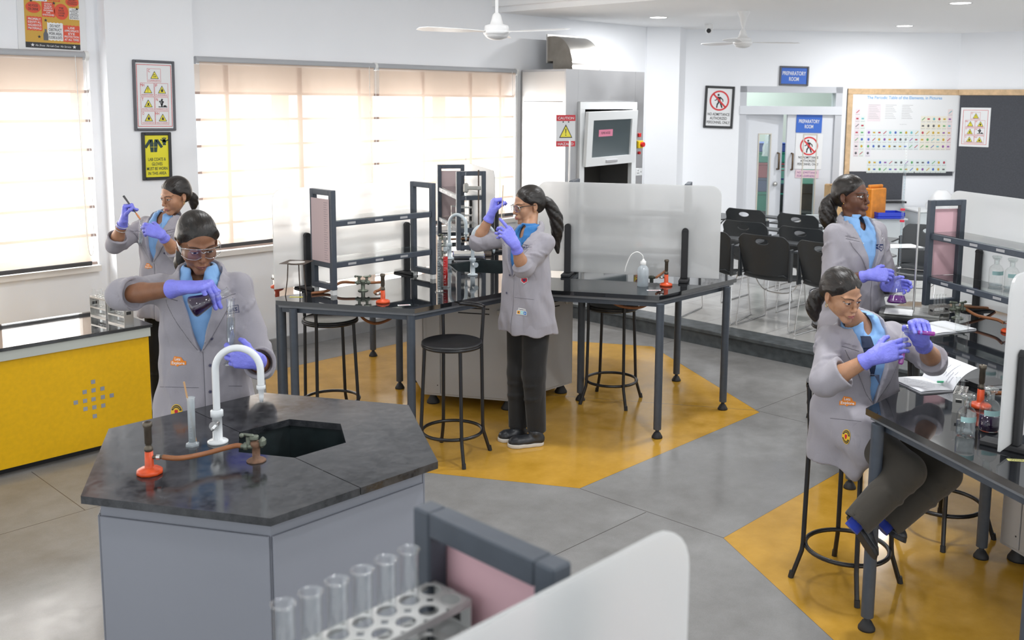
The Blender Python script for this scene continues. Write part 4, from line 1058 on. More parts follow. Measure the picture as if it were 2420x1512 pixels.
# periodic chart
PB = mat('print blue', (.12, .38, .72), .6)
CELLS = [mat('cell %s' % n, tuple(.42 * q + .58 * .80 for q in c), .7) for n, c in (('pink', (.74, .55, .62)), ('green', (.62, .78, .68)), ('yellow', (.80, .72, .45)), ('aqua', (.60, .76, .76)), ('lilac', (.68, .62, .78)), ('rose', (.76, .52, .52)))]
PICS = [mat('pic %d' % i, c, .6) for i, c in enumerate(((.55, .35, .02), (.10, .35, .12), (.06, .12, .45), (.45, .05, .08), (.10, .10, .11), (.25, .08, .35), (.15, .45, .50)))]
def art_periodic(m, w, h):
    m.text('The Periodic Table of the Elements, in Pictures', 0, h * .925, h * .038, PB, -.0012, w * .68, .008)
    random.seed(11)
    cw = w * .0485; chh = h * .088; x0 = -w * .44
    def cell(c, r, k):
        X = x0 + c * cw + (w * .012 if c > 1 else 0) + (w * .005 if c > 11 else 0); Z = h * (.80 - .0) - r * chh
        m.rect(X, Z - chh * .94, X + cw * .94, Z, CELLS[k], -.0006)
        pm = PICS[random.randrange(7)]; q = random.random()
        cx, cz = X + cw * .47, Z - chh * .42
        if q < .35: m.disc(cx, cz, cw * .22, pm, -.0009, 9, chh * .2)
        elif q < .7: m.rect(cx - cw * .25, cz - chh * .12, cx + cw * .2, cz + chh * .1, pm, -.0009)
        else: m.line((cx - cw * .28, cz - chh * .2), (cx + cw * .28, cz + chh * .2), cw * .14, pm, -.0009)
        m.rect(X + cw * .1, Z - chh * .86, X + cw * .85, Z - chh * .80, LABELM, -.0009)
    for r in range(7):
        for c in range(18):
            if r == 0 and c not in (0, 17): continue
            if r in (1, 2) and 1 < c < 12: continue
            k = 0 if c == 0 else 1 if c == 1 else (3 if c < 12 else 2 if c < 17 else 5)
            if r == 6 and c > 2: continue
            cell(c, r, k if not (3 <= r and c == 2) else 4)
    for r in range(2):
        for c in range(15): cell(c + 2.4, 7.35 + r * 1.0, 3 if r == 0 else 1)
    for i in range(3):
        X = -w * .33 + i * w * .15; m.rect(X, h * .64, X + w * .12, h * .86, (CELLS[0], PAPERW, PAPERW)[i], -.0005)
        for j in range(9): m.rect(X + w * .01, h * (.845 - .021 * j), X + w * (.11 - .01 * ((j * 3) % 4)), h * (.850 - .021 * j), LABELM, -.0008)
    m.text('Periodic chart', 0, h * .60, h * .012, LABELM, -.0008)
s_, z, w, h = onwall(2006, 219, 2254, 405)
p = DA + DD * s_ - nrm * .022
board('periodic_chart', 'large white picture periodic table pinned to the dark board', 'chart', (p[0], p[1], z), DANG, w, h, None, 0, PAPERW, art_periodic, 0.0, .003)
a_ = atu(2272, 254, 12.448); b_ = atu(2336, 348, 12.448)
board('hazard_chart', 'white sheet of hazard symbols pinned on the dark board right of the chart', 'chart', (12.448, (a_.y + b_.y) / 2, b_.z), -PI / 2, a_.y - b_.y, a_.z - b_.z, None, 0, PAPERW, art_hazard, 0.0, .003)
# loose things along the back wall
CARD = mat('cardboard', (.55, .36, .18), .8, var=.08, vscale=15); ORNG = mat('orange pouch', (.68, .24, .03), .45, var=.2, vscale=12); LACQ = mat('pale grey lacquer', (.60, .64, .66), .45)
def backbox(px0, py0, px1, py1, off, d, m_, name, lab, cat, z0=None, bev=.01):
    a = atp(px0, py1, DA - nrm * off, (-DD[1], DD[0])); b = atp(px1, py0, DA - nrm * off, (-DD[1], DD[0]))
    c = (a + b) / 2; w = math.hypot(b.x - a.x, b.y - a.y); zl = a.z if z0 is None else z0
    t = thing(name, lab, cat, (c.x + nrm[0] * d / 2, c.y + nrm[1] * d / 2, zl), DANG)
    q = MB(); q.b2((-w / 2, -d / 2, 0), (w / 2, d / 2, b.z - zl), m_, bev); q.build('body', t); return t, w, b.z - zl
t, w, h = backbox(1935, 520, 2140, 640, .50, .45, LACQ, 'side_cupboard', 'low pale cupboard along the back wall behind the standing girl', 'cupboard', .15)
m = MB(); m.b2((-w / 2 - .02, -.25, h), (w / 2 + .02, .23, h + .02), LACQ, .003); m.build('top', t)
top = h + .15 + .02
t, w, h = backbox(2162, 502, 2235, 640, .50, .45, LACQ, 'file_cabinet', 'pale grey cabinet between the burette stand and the pink sheet', 'cabinet', .15)
m = MB(); m.b2((-w / 2 - .01, -.24, h), (w / 2 + .01, .23, h + .02), mat('white top', (.75, .77, .78), .4), .003); m.build('top', t)
top2 = h + .17
ps = atz(2228, 470, top2 + .05)
p = atp(2224, 480, DA - nrm * .40, (-DD[1], DD[0]))
t = thing('plastic_bag', 'white bag slumped on the pale cabinet behind the rack', 'bag', (p.x, p.y, top2), DANG)
m = MB(); random.seed(5); vs = []; fs = []; n = 22
for k in range(9):
    for i in range(n):
        a = 2 * PI * i / n; zz = k / 8; r = (.17 * math.cos((zz - .25) * 1.6)) * (1 + .10 * math.sin(3 * a + 4 * zz) + .05 * math.sin(7 * a + 9 * zz)); vs.append((r * math.cos(a), r * .8 * math.sin(a), .24 * zz))
for k in range(8):
    for i in range(n): fs.append((k * n + i, k * n + (i + 1) % n, (k + 1) * n + (i + 1) % n, (k + 1) * n + i))
fs.append(tuple(range(8 * n, 9 * n))); m.add(vs, fs, mat('white film bag', (.82, .83, .84), .45), True); m.build('bag', t)
def ontop(px, py, lab, name, cat, w, d, h, m_, off=.42, rz=0.3, base=None):
    p = atp(px, py, DA - nrm * off, (-DD[1], DD[0])); t = thing(name, lab, cat, (p.x, p.y, base if base is not None else top), DANG + rz)
    q = MB(); q.b2((-w / 2, -d / 2, 0), (w / 2, d / 2, h), m_, .012); q.build('body', t); return t
t = ontop(1985, 500, 'brown cardboard box at the door frame behind the standing girl', 'cardboard_box', 'box', .30, .28, .40, CARD, .40, .1)
m = MB(); m.b2((-.16, -.15, .40), (.16, .0, .405), CARD); m.build('flap', t)
t = ontop(2066, 500, 'orange pouch standing behind the head of the standing girl', 'pouch', 'bag', .26, .13, .36, ORNG, .40, .45)
m = MB(); m.b2((-.12, -.02, .36), (.12, .02, .40), ORNG, .01); m.build('folded_top', t)
q = ontop(2095, 520, 'shallow royal blue tray on the pale cupboard', 'tray', 'tray', .34, .24, .035, mat('royal blue plastic', (.02, .05, .55), .35), .46, 0, top)
m = MB()
for x_ in (-.17, .16): m.b2((x_, -.12, .035), (x_ + .01, .12, .08), MATS['royal blue plastic'])
m.b2((-.17, -.12, .035), (.17, -.11, .08), MATS['royal blue plastic']); m.b2((-.17, .11, .035), (.17, .12, .08), MATS['royal blue plastic']); m.build('rim', q)
m = MB(); p = atp(2000, 452, DA - nrm * .04, (-DD[1], DD[0]))
# ================================================================== small things on the benches
BURN = mat('orange red cast base', (0.66, 0.075, 0.012), 0.4, var=.15, vscale=40); BRASS = mat('dull dark brass', (0.13, 0.11, 0.085), 0.45, .75, var=.2, vscale=30)
HOSE = mat('brown rubber hose', (0.27, 0.10, 0.035), 0.5, var=.15, vscale=30); TAPW = mat('white tap enamel', (0.76, 0.79, 0.81), 0.3); TAPG = mat('pale blue grey tap enamel', (0.55, 0.62, 0.66), 0.32)
VERD = mat('greenish brass', (0.17, 0.19, 0.15), 0.5, .6, var=.25, vscale=60); RUST = mat('rusty flange', (0.16, 0.085, 0.05), 0.7, var=.3, vscale=60)
WATER = thin_glass('water', (0.90, 0.94, 0.96), 1.0, .02, .05); MILK = veil('milky polythene', (.80, .86, .90), clear=.22, trans=.6, gloss=.08, grough=.2)
def liquid(name, col, dens=.75):
    return veil(name, col, clear=1 - dens, trans=.35, gloss=.12, grough=.05, cleartint=tuple(min(1, x * 3 + .1) for x in col))
REDL = mat('red solution', (0.75, 0.006, 0.004), 0.08, spec=.6, emit=0.0); PURD = mat('deep purple solution', (0.018, 0.004, 0.03), 0.06, spec=.7); PUR = mat('purple solution', (0.10, 0.008, 0.16), 0.06, spec=.6); PNK = liquid('pink solution', (.55, .08, .50), .6)
def burner(x, y, z, label, rz=0.0, k=1.0):
    t = thing('bunsen_burner', label, 'burner', (x, y, z), rz, 'bunsen burners')
    m = MB(); m.lathe([(0, 0), (.040, 0), (.042, .003), (.042, .010), (.036, .016), (.016, .021), (.0145, .026), (.0135, .075), (0, .075)], n=10, m=BURN); m.build('base', t)
    m = MB(); m.lathe([(.0105, .075), (.0135, .077), (.0135, .088), (.0095, .092), (.0095, .10), (.0115, .102), (.0115, .155), (.015, .160), (.015, .172), (.010, .174), (.0085, .13)], n=18, m=BRASS); m.build('barrel', t)
    m = MB(); m.cyl((.012, 0, .055), (.045, 0, .055), .006, n=12, m=BRASS); m.cyl((.024, 0, .055), (.036, 0, .055), .0085, n=10, m=STEEL); m.build('gas_inlet', t)
    return t
def hose(pts, label, r=.0085): return tag(MB().tube(bez(pts, 10), r, 10, HOSE).build('rubber_hose'), label, 'hose', 'brown rubber hoses')
def tap(x, y, z, label, rz, h=.34, reach=.15, m_=TAPW, lever='metal'):
    t = thing('lab_tap', label, 'tap', (x, y, z), rz, 'white swan neck taps')
    m = MB(); m.lathe([(0, 0), (.036, 0), (.036, .006), (.030, .010), (.017, .012), (.017, .095), (.022, .097), (.022, .118), (.015, .122)], n=24, m=m_); m.build('base', t)
    R = reach / 2
    pts = [(0, 0, .12), (0, 0, h - R)] + arc((R, 0, h - R), R, PI, 0, 18)[1:] + [(reach, 0, h - R - .02), (reach, 0, h - R - .055)]
    m = MB(); m.tube(pts, .0125, 14, m_); m.build('swan_neck', t)
    m = MB(); zz = h - R - .055
    m.lathe([(.0145, 0), (.016, -.004), (.016, -.014), (.011, -.018), (.010, -.03), (.0085, -.032), (.009, -.042), (.006, -.062), (0, -.062)], (reach, 0, zz), 16, m_); m.build('nozzle', t)
    m = MB()
    if lever == 'metal': m.cyl((0, -.012, .075), (0, -.045, .075), .014, .016, 16, CHROME); m.box((0, -.05, .068), (.012, .035, .012), CHROME, bev=.004)
    else: m.cyl((0, -.014, .08), (0, -.06, .08), .011, .018, 18, m_)
    m.build('valve_handle', t); return t
def valve(x, y, z, label, rz, single=False):
    t = thing('gas_valve', label, 'gas valve', (x, y, z), rz, 'gas valves on the benches')
    m = MB(); m.lathe([(0, 0), (.032, 0), (.033, .003), (.028, .007), (.013, .010), (.013, .050), (.018, .055), (.018, .068), (0, .072)], n=20, m=RUST if single else VERD); m.build('flange', t)
    for s in ((-1,) if single else (-1, 1)):
        m = MB(); m.cyl((0, 0, .052), (s * .05, 0, .052), .0105, .008, 14, VERD); m.cyl((s * .028, 0, .052), (s * .040, 0, .052), .0135, n=10, m=VERD); m.cyl((s * .024, 0, .052), (s * .024, 0, .085), .009, n=12, m=VERD)
        q = m.build('nozzle', t)
        m = MB(); m.box((s * .026, 0, .091), (.046, .012, .010), VERD, bev=.004, rz=.3 * s); m.sphere((s * .044, .01 * s, .093), .008, 10, 6, VERD); m.build('lever', q)
    if single:
        m = MB(); m.box((.022, 0, .066), (.022, .034, .034), VERD, bev=.009); m.box((-.006, 0, .082), (.03, .022, .016), VERD, bev=.004); m.build('lever', t)
    return t
def vessel(name, label, cat, loc, prof, fill=None, liq=None, group=None, T=None, extra=None, n=28, glass=None, gname='glass'):
    """lathe shell; fill = height of the liquid"""
    t = thing(name, label, cat, loc, 0, group)
    if T is not None: t.matrix_world = T
    g = glass or GLASS
    m = MB(); m.lathe(prof, n=n, m=g)
    rt, zt = prof[-1]
    m.tube([(rt * math.cos(2 * PI * i / n), rt * math.sin(2 * PI * i / n), zt) for i in range(n)], max(.0010, rt * .035), 6, g, closed=True)
    m.build(gname, t)
    if fill and liq:
        lp = [(0, prof[0][1] + .002)]
        for (r0, z0), (r1, z1) in zip(prof, prof[1:]):
            if z0 < fill: lp.append((max(0, r0 * .965), max(z0, prof[0][1] + .002)))
            if z0 < fill <= z1: k = (fill - z0) / (z1 - z0) if z1 > z0 else 1; lp += [((r0 + (r1 - r0) * k) * .965, fill), (0, fill)]; break
        m = MB(); m.lathe(lp, n=n, m=liq); m.build('liquid', t)
    if extra: extra(t)
    return t
def tube_prof(r, h, n=6): return [(r * math.sin(PI / 2 * i / n), r - r * math.cos(PI / 2 * i / n)) for i in range(n + 1)] + [(r, h - .004), (r * 1.12, h)]
def test_tube(loc, label, r=.008, h=.15, fill=None, liq=None, group=None, T=None, glass=None): return vessel('test_tube', label, 'test tube', loc, tube_prof(r, h), fill, liq, group, T, n=24, glass=glass)
def measuring(loc, label, r, h, fill=None, liq=None, glass=None, T=None, group=None, foot=None, name='measuring_cylinder'):
    def ex(t):
        m = MB(); R_ = r * 2.0; m.prism(hexp(0, 0, R_), 0, .006, glass or GLASS); m.lathe([(R_ * .8, .006), (r * 1.05, .014)], n=24, m=glass or GLASS); m.build('foot', t)
        m = MB()
        for i in range(18):
            zz = .03 + (h - .06) * i / 17; a0 = -.55; w = .9 if i % 3 == 0 else .5
            m.add([(r * 1.01 * math.cos(a0 + w * k / 4 + 3.9), r * 1.01 * math.sin(a0 + w * k / 4 + 3.9), zz + dz) for dz in (0, .0012) for k in range(5)], [(k, k + 1, k + 6, k + 5) for k in range(4)], mat('white graduation', (.8, .8, .8), .5) if glass is None else mat('pale graduation', (.6, .65, .7), .5))
        m.build('graduations', t)
    return vessel(name, label, 'measuring cylinder', loc, [(0, .010), (r, .012), (r, h - .01), (r * 1.06, h), (r * 1.12, h + .002)], fill, liq, group, T, ex, n=24, glass=glass)
def flask_prof(R, h):
    rn = R * .36
    return [(0, .001), (R * .88, .001), (R, .008), (R * .98, .016), (rn, h * .72), (rn, h * .96), (rn * 1.25, h)]
def bottle(loc, label, R=.036, h=.155, fill=.06, liq=None, band=True, group=None):
    lab = mat('aqua label', (.42, .66, .66), .6)
    def ex(t):
        m = MB(); m.lathe([(.012, h - .028), (.0135, h - .004), (.012, h + .001), (.022, h + .006), (.026, h + .012), (.024, h + .018), (.010, h + .019), (0, h + .016)], n=24, m=thin_glass('stopper glass', (.93, .96, .95), 1.4, .03, .14)); m.build('stopper', t)
        if band:
            m = MB(); a0 = 2.9; N = 14; z0, z1 = h * .44, h * .58
            m.add([(R * 1.008 * math.cos(a0 + 2.2 * k / N), R * 1.008 * math.sin(a0 + 2.2 * k / N), zz) for zz in (z0, z1) for k in range(N + 1)], [(k, k + 1, k + N + 2, k + N + 1) for k in range(N)], lab); m.build('label', t)
    return vessel('reagent_bottle', label, 'bottle', loc, [(0, .002), (R * .9, .001), (R, .008), (R, h * .60), (R * .93, h * .68), (R * .70, h * .76), (R * .40, h * .81), (.0125, h * .86), (.0125, h * .97), (.020, h), (.021, h + .002)], fill, liq, group, None, ex, n=30)
def holed_plate(mb, nx, ny, cell, r, z0, z1, m, ox=0, oy=0):
    n = 16
    for ix in range(nx):
        for iy in range(ny):
            cx = ox + (ix - (nx - 1) / 2) * cell; cy_ = oy + (iy - (ny - 1) / 2) * cell
            out = []; inn = []
            for k in range(n):
                a = 2 * PI * k / n + PI / n; c, s = math.cos(a), math.sin(a); q = cell / 2 / max(abs(c), abs(s))
                out.append((cx + q * c, cy_ + q * s)); inn.append((cx + r * c, cy_ + r * s))
            ringprism(mb, out, inn, z0, z1, m)
def tube_rack(loc, rz, label, nx=6, ny=2, cell=.022, r=.0085, h=.075, m_=STEEL, depth=None):
    t = thing('test_tube_rack', label, 'test tube rack', loc, rz, 'steel test tube racks')
    w = nx * cell / 2; d = ny * cell / 2
    for nm, z in (('top_plate', h), ('middle_plate', h * .5)):
        m = MB(); holed_plate(m, nx, ny, cell, r, z - .0015, z, m_); m.build(nm, t)
    m = MB(); m.b2((-w, -d, 0), (w, d, .0015), m_); m.b2((-w, -d - .001, 0), (w, -d, .008), m_); m.b2((-w, d, 0), (w, d + .001, .008), m_); m.build('bottom_plate', t)
    m = MB()
    for z in (h, h * .5):
        for sg in (-1, 1): m.b2((-w, sg * d - .0007, z - .010), (w, sg * d + .0007, z), m_)
    m.build('side_rail', t)
    for sg in (-1, 1):
        m = MB(); m.b2((sg * w - .001, -d, 0), (sg * w + .001, d, h), m_)
        m.M = Matrix.Translation((sg * w, 0, 0)); m.outline(0, 0, 0, 0, 0, m_) if False else None
        q = m.build('end_plate', t)
        g = MB(); g.b2((sg * w - .0014, -d * .5, h * .55), (sg * w + .0014, d * .5, h * .72), DARKGAP); g.b2((sg * w - .003, -d * .55, h * .70), (sg * w + .003, d * .55, h * .75), m_, .001); g.build('finger_slot', q)
    return t
THICKG = thin_glass('thick tube glass', (.96, .975, .98), 1.0, .05, .16)
def z0at(px, py, z): p = atz(px, py, z); return p.x, p.y
# ---- island
ZI = .88; ZB = .90
x, y = z0at(354, 1118, ZI); burner(x, y, ZI, 'orange bunsen burner on the front island', math.radians(-45)); bx, by = x, y
x, y = z0at(606, 1089, ZI); valve(x, y, ZI, 'greenish gas valve on the front island by the sink', math.radians(-45), True)
d45 = Vector((.69, -.72, 0))
hose([(bx + .045 * .7, by - .045 * .71, ZI + .055), atd(430, 1089, 0.0) if False else (bx + .10 * .69, by - .10 * .72, ZI + .052), (bx * .5 + x * .5 + .0, by * .5 + y * .5, ZI + .045), (x - .075 * .69, y + .075 * .72, ZI + .052), (x - .045 * .7, y + .045 * .71, ZI + .052)], 'brown hose from the front burner to the greenish gas valve')
x, y = z0at(455, 1052, ZI); measuring((x, y, ZI), 'milky plastic measuring cylinder on the front island, wooden stick in it', .0125, .172, .165, WATER, MILK, name='measuring_cylinder')
m = MB(); m.cyl((x + .010, y - .006, ZI + .014), (x - .016, y + .012, ZI + .232), .0032, n=8, m=mat('wooden splint', (.60, .36, .18), .7)); tag(m.build('wooden_stick'), 'thin wooden stick standing in the milky cylinder', 'stick')
x, y = z0at(515, 1045, ZI); tap(x, y, ZI, 'white swan neck tap on the front island', math.radians(-44), .345, .158, TAPW)
# ---- middle bench, left arm
x, y = z0at(905, 715, ZB); burner(x, y, ZB, 'orange bunsen burner in front of the empty rack', math.radians(150)); b1 = (x, y)
x, y = z0at(858, 687, ZB); valve(x, y, ZB, 'twin gas valve in front of the empty rack', math.radians(-45)); v1 = (x, y)
hose([(v1[0] + .035, v1[1] - .035, ZB + .052), (v1[0] + .08, v1[1] - .10, ZB + .055), (b1[0] + .03, b1[1] + .06, ZB + .07), (b1[0] - .02, b1[1] + .05, ZB + .06), (b1[0] - .035, b1[1] + .02, ZB + .055)], 'brown hose from the twin valve to the burner before the empty rack')
hose([(v1[0] - .035, v1[1] + .035, ZB + .052), (v1[0] - .10, v1[1] + .10, ZB + .05), (v1[0] - .20, v1[1] + .10, ZB + .012), (v1[0] - .30, v1[1] + .12, ZB + .0085)], 'brown hose running from the twin valve under the empty rack')
tb = thing('tripod', 'iron tripod with wire gauze at the left end of the middle bench', 'tripod', (*z0at(703, 695, ZB), ZB))
IRON = mat('rusty iron', (.10, .075, .06), .6, .5, var=.3, vscale=50)
for a in (150, 270, 30):
    a = math.radians(a + 15); m = MB(); m.tube([(.075 * math.cos(a), .075 * math.sin(a), 0), (.06 * math.cos(a), .06 * math.sin(a), .10), (.055 * math.cos(a), .055 * math.sin(a), .195)], .0035, 8, IRON); m.build('leg', tb)
m = MB(); m.tube([(.058 * math.cos(2 * PI * i / 30), .058 * math.sin(2 * PI * i / 30), .195) for i in range(30)], .0035, 8, IRON, closed=True); m.build('ring', tb)
gz_ = thing('wire_gauze', 'square wire gauze with pale centre lying on the iron tripod', 'gauze', (tb.location.x, tb.location.y, ZB + .199), .6)
m = MB(); m.b2((-.08, -.08, 0), (.08, .08, .0015), IRON); m.build('mesh_sheet', gz_)
m = MB(); m.lathe([(0, .003), (.048, .0028), (.05, .0015)], n=24, m=mat('pale ceramic', (.6, .58, .55), .8)); m.build('ceramic_disc', gz_)
x, y = z0at(645, 681, ZB); x, y = x + .03, y - .0; burner(x, y, ZB, 'orange bunsen burner at the far left end behind the frosted screen', math.radians(100))
def label_card(px, py, z, txt, base, ink, lab, w=.09, d=.028, rz=-.7):
    x, y = z0at(px, py, z); m = MB(); m.M = Matrix.Translation((x, y, z)) @ Matrix.Rotation(rz, 4, 'Z') @ Matrix.Rotation(-PI / 2, 4, 'X')
    m.rect(-w / 2, -d / 2, w / 2, d / 2, base, -.0008); m.text(txt, 0, -d * .26, d * .5, ink, -.0013, w * .8, .01)
    return tag(m.build('label_card', None), lab, 'label', 'taped labels on the bench tops')
label_card(955, 721, ZB, 'WATER', PAPERW, SIGNR, 'small white label taped on the corner of the left arm', .075, .03, -.55)
label_card(1545, 686, ZB, 'WATER', PAPERW, SIGNR, 'small white label taped before the wash bottle', .09, .03, -.75)
label_card(700, 702, ZB, 'WORK 1', SIGNY, HB, 'small yellow label taped near the tripod', .08, .025, -.85)
label_card(2408, 1088, ZB, 'WORK', mat('pale yellow tape', (.75, .72, .25), .5), HB, 'yellow label lettered WO at the right edge of the right bench', .075, .022, -.95)
# cylinders and taps by the middle sink
for i, (px, py, liq, lab, hh) in enumerate(((1039, 690, WATER, 'glass measuring cylinder of clear water beside the middle sink', .33), (1053, 679, REDL, 'glass measuring cylinder of bright red liquid beside the middle sink', .34))):
    x, y = z0at(px, py, ZB); measuring((x, y, ZB), lab, .0155, hh, .20, liq, THICKG)
x, y = z0at(1117, 650, ZB); tap(x, y, ZB, 'pale swan neck tap beside the standing girl, curving over the middle sink', math.radians(-20), .34, .16, TAPG, 'k')
x, y = z0at(1062, 611, ZB); tap(x, y, ZB, 'pale swan neck tap behind the red cylinder', math.radians(-75), .34, .15, TAPG, 'k')
# right arm
x, y = z0at(1519, 676, ZB)
wbt = thing('wash_bottle', 'white plastic wash bottle with bent spout on the middle bench', 'bottle', (x, y, ZB))
m = MB(); m.lathe([(0, 0), (.034, 0), (.0365, .004), (.0365, .105), (.034, .118), (.024, .132), (.0165, .138), (.0165, .143)], n=28, m=MILK); m.build('body', wbt)
m = MB(); m.lathe([(.018, .143), (.0185, .146), (.0185, .164), (.010, .170), (.005, .18), (0, .18)], n=24, m=WPLAST); m.build('cap', wbt)
m = MB(); m.tube(bez([(0, 0, .178), (-.006, .006, .205), (-.030, .031, .225), (-.058, .060, .20), (-.078, .08, .13), (-.083, .085, .095)], 6), [.0035] * 25 + [.0032] * 4 + [.002] * 2, 10, WPLAST); m.build('spout', wbt)
m = MB(); m.lathe([(0, .002), (.0345, .004), (.0345, .075), (0, .076)], n=24, m=WATER); m.build('water', wbt)
x, y = z0at(1574, 675, ZB); burner(x, y, ZB, 'orange bunsen burner beside the white wash bottle', math.radians(135)); b2_ = (x, y)
x, y = z0at(1540, 655, ZB); valve(x, y, ZB, 'twin gas valve behind the white wash bottle', math.radians(-45)); v2 = (x, y)
hose([(v2[0] + .03, v2[1] - .03, ZB + .052), (v2[0] + .07, v2[1] - .08, ZB + .06), (b2_[0] - .045, b2_[1] + .045, ZB + .055)], 'brown hose between the twin valve and burner by the wash bottle')
hose([(v2[0] - .035, v2[1] + .035, ZB + .052), (v2[0] - .09, v2[1] + .06, ZB + .03), (v2[0] - .12, v2[1] + .03, ZB + .0085)], 'short brown hose on the left of the valve behind the wash bottle')
def under(pts, lab): return hose(pts, lab, .0095)
under([atz(838, 728, .80), atz(870, 765, .74), atz(905, 765, .74), atz(935, 740, .80)] if False else [atv(845, 735, 5.15), atv(862, 755, 5.15), atv(888, 764, 5.15), atv(915, 757, 5.15), atv(932, 745, 5.15)], 'brown hose sagging under the left arm beside the stool')
q0 = atz(1445, 714, .80); q1 = atz(1540, 714, .80); qm = (q0 + q1) / 2
under([q0, q0 * .7 + q1 * .3 - Vector((0, 0, .03)), q0 * .3 + q1 * .7 - Vector((0, 0, .035)), q1], 'brown hose sagging under the right arm over the stool')
# third arm: burette, clamp, steel racks, gas valve row, notebooks
tA = Vector((.5, .866, 0)); nA = Vector((.866, -.5, 0))
def onT(t_, n_, z): return (CC[0] + tA.x * t_ + nA.x * n_, CC[1] + tA.y * t_ + nA.y * n_, z)
def burette(loc, lab, h=.62, r=.006, z0=0.0, caps=False, group='burettes'):
    def ex(t):
        m = MB(); m.cyl((0, 0, -.03), (0, 0, .0), .004, n=12, m=GLASS); m.cyl((-.014, 0, -.012), (.014, 0, -.012), .005, n=10, m=WPLAST); m.cyl((0, 0, -.075), (0, 0, -.03), .0018, .003, 10, GLASS); m.build('stopcock', t)
        m = MB()
        for i in range(40): m.add([(r * 1.02 * math.cos(3.5 + .28 * k), r * 1.02 * math.sin(3.5 + .28 * k), .03 + i * (h - .08) / 40 + dz) for dz in (0, .0012) for k in range(5 if i % 5 == 0 else 3)], [(k, k + 1, k + (5 if i % 5 == 0 else 3) + 1, k + (5 if i % 5 == 0 else 3)) for k in range(4 if i % 5 == 0 else 2)], mat('red brown print', (.35, .12, .10), .6))
        m.build('graduations', t)
    return vessel('burette', lab, 'burette', loc, [(.003, 0), (r, .01), (r, h - .02), (r * 1.25, h)], h * .8, WATER, group, None, ex, 16)
p = atp(1101, 450, onT(.55, -.05, 0), (.717, .683)); pb0 = atp(1104, 530, (p.x, p.y), (.717, .683))
burette((p.x, p.y, pb0.z), 'thin glass burette held by a clamp on the far arm of the middle bench', .66)
stx = atp(1131, 470, (p.x, p.y), (.717, .683))
rs = thing('retort_stand', 'dark retort stand behind the two pale taps', 'stand', (stx.x, stx.y, ZB))
m = MB(); m.cyl((0, 0, .02), (0, 0, .66), .006, n=12, m=IRON); m.build('rod', rs)
m = MB(); m.box((0, 0, .01), (.13, .2, .02), IRON, rz=.8, bev=.004); m.build('base', rs)
zc = pb0.z + .31
m = MB(); a_ = Vector((p.x - stx.x, p.y - stx.y, 0)); zc0 = atp(1101, 444, (p.x, p.y), (.717, .683)).z - ZB
m.box((a_.x * .5, a_.y * .5, zc0), (.03, a_.length * .9, .028), mat('pale clamp metal', (.42, .42, .39), .5, .5), rz=math.atan2(-a_.x, a_.y), bev=.006); m.box((a_.x, a_.y, zc0), (.035, .04, .075), MATS['pale clamp metal'], rz=math.atan2(-a_.x, a_.y), bev=.01); m.box((0, 0, zc0), (.04, .03, .03), MATS['pale clamp metal'], bev=.006); m.build('clamp', rs)
tube_rack((*onT(1.12, 0, 0)[:2], ZB + .165 + .034 + .006), A60 + 1.45, 'steel test tube rack on the far rack shelf, left of two', 5, 2, .022, .0085, .12)
tube_rack((*onT(.92, 0.01, 0)[:2], ZB + .165 + .034 + .006), A60 + 1.45, 'steel test tube rack on the far rack shelf, right of two', 6, 2, .022, .0085, .13)
gvp = z0at(1052, 580, ZB); valve(gvp[0], gvp[1], ZB, 'twin gas valve on the far arm behind the left pale tap', math.radians(-40))
gp = atz(1075, 573, ZB + .055); hose([(gvp[0] + .036, gvp[1] - .03, ZB + .052), (gvp[0] + .12, gvp[1] - .12, ZB + .056), (gvp[0] + .22, gvp[1] - .24, ZB + .05), (gvp[0] + .36, gvp[1] - .40, ZB + .0085)], 'brown hose lying along the far arm of the middle bench')
def book(px, py, z, w, d, h, rz, m_, lab, name='notebook', cat='notebook'):
    x, y = z0at(px, py, z); t = thing(name, lab, cat, (x, y, z), rz)
    q = MB(); q.b2((-w / 2, -d / 2, 0), (w / 2, d / 2, .0015), m_); q.b2((-w / 2, -d / 2, h - .0015), (w / 2, d / 2, h), m_); q.b2((-w / 2, -d / 2, 0.0015), (-w / 2 + .002, d / 2, h - .0015), m_); q.build('cover', t)
    q = MB(); q.b2((-w / 2 + .0025, -d / 2 + .003, .0016), (w / 2 - .003, d / 2 - .003, h - .0016), PAPERW); q.build('pages', t); return t
book(1108, 603, ZB, .25, .18, .018, -.75, mat('blue cover', (.10, .12, .35), .5), 'blue notebook on the bench behind the middle sink'); book(1108, 600, ZB + .018, .23, .16, .014, -.7, mat('pale cover', (.6, .58, .55), .5), 'pale notebook lying on the blue notebook')
# ---- counter racks with tubes
ra = atz(262, 752, .735); rb = atz(286, 768, .735)
for i, (px, py, lab) in enumerate(((243, 748, 'steel tube rack at the left on the yellow counter'), (286, 765, 'steel tube rack at the right on the yellow counter'))):
    x, y = z0at(px, py, .735); tube_rack((x, y, .735), -PI / 2 + .12, lab, 6, 2, .03, .011, .125)
    for j in range(5):
        q = rot(((j - 2.2) * .03, .015 if j % 2 else -.015), -PI / 2 + .12)
        test_tube((x + q[0], y + q[1], .738), 'empty test tube in the %s rack on the yellow counter' % ('left' if i == 0 else 'right'), .0095, .165, None, None, 'test tubes on the yellow counter, %s rack' % ('left' if i == 0 else 'right'))
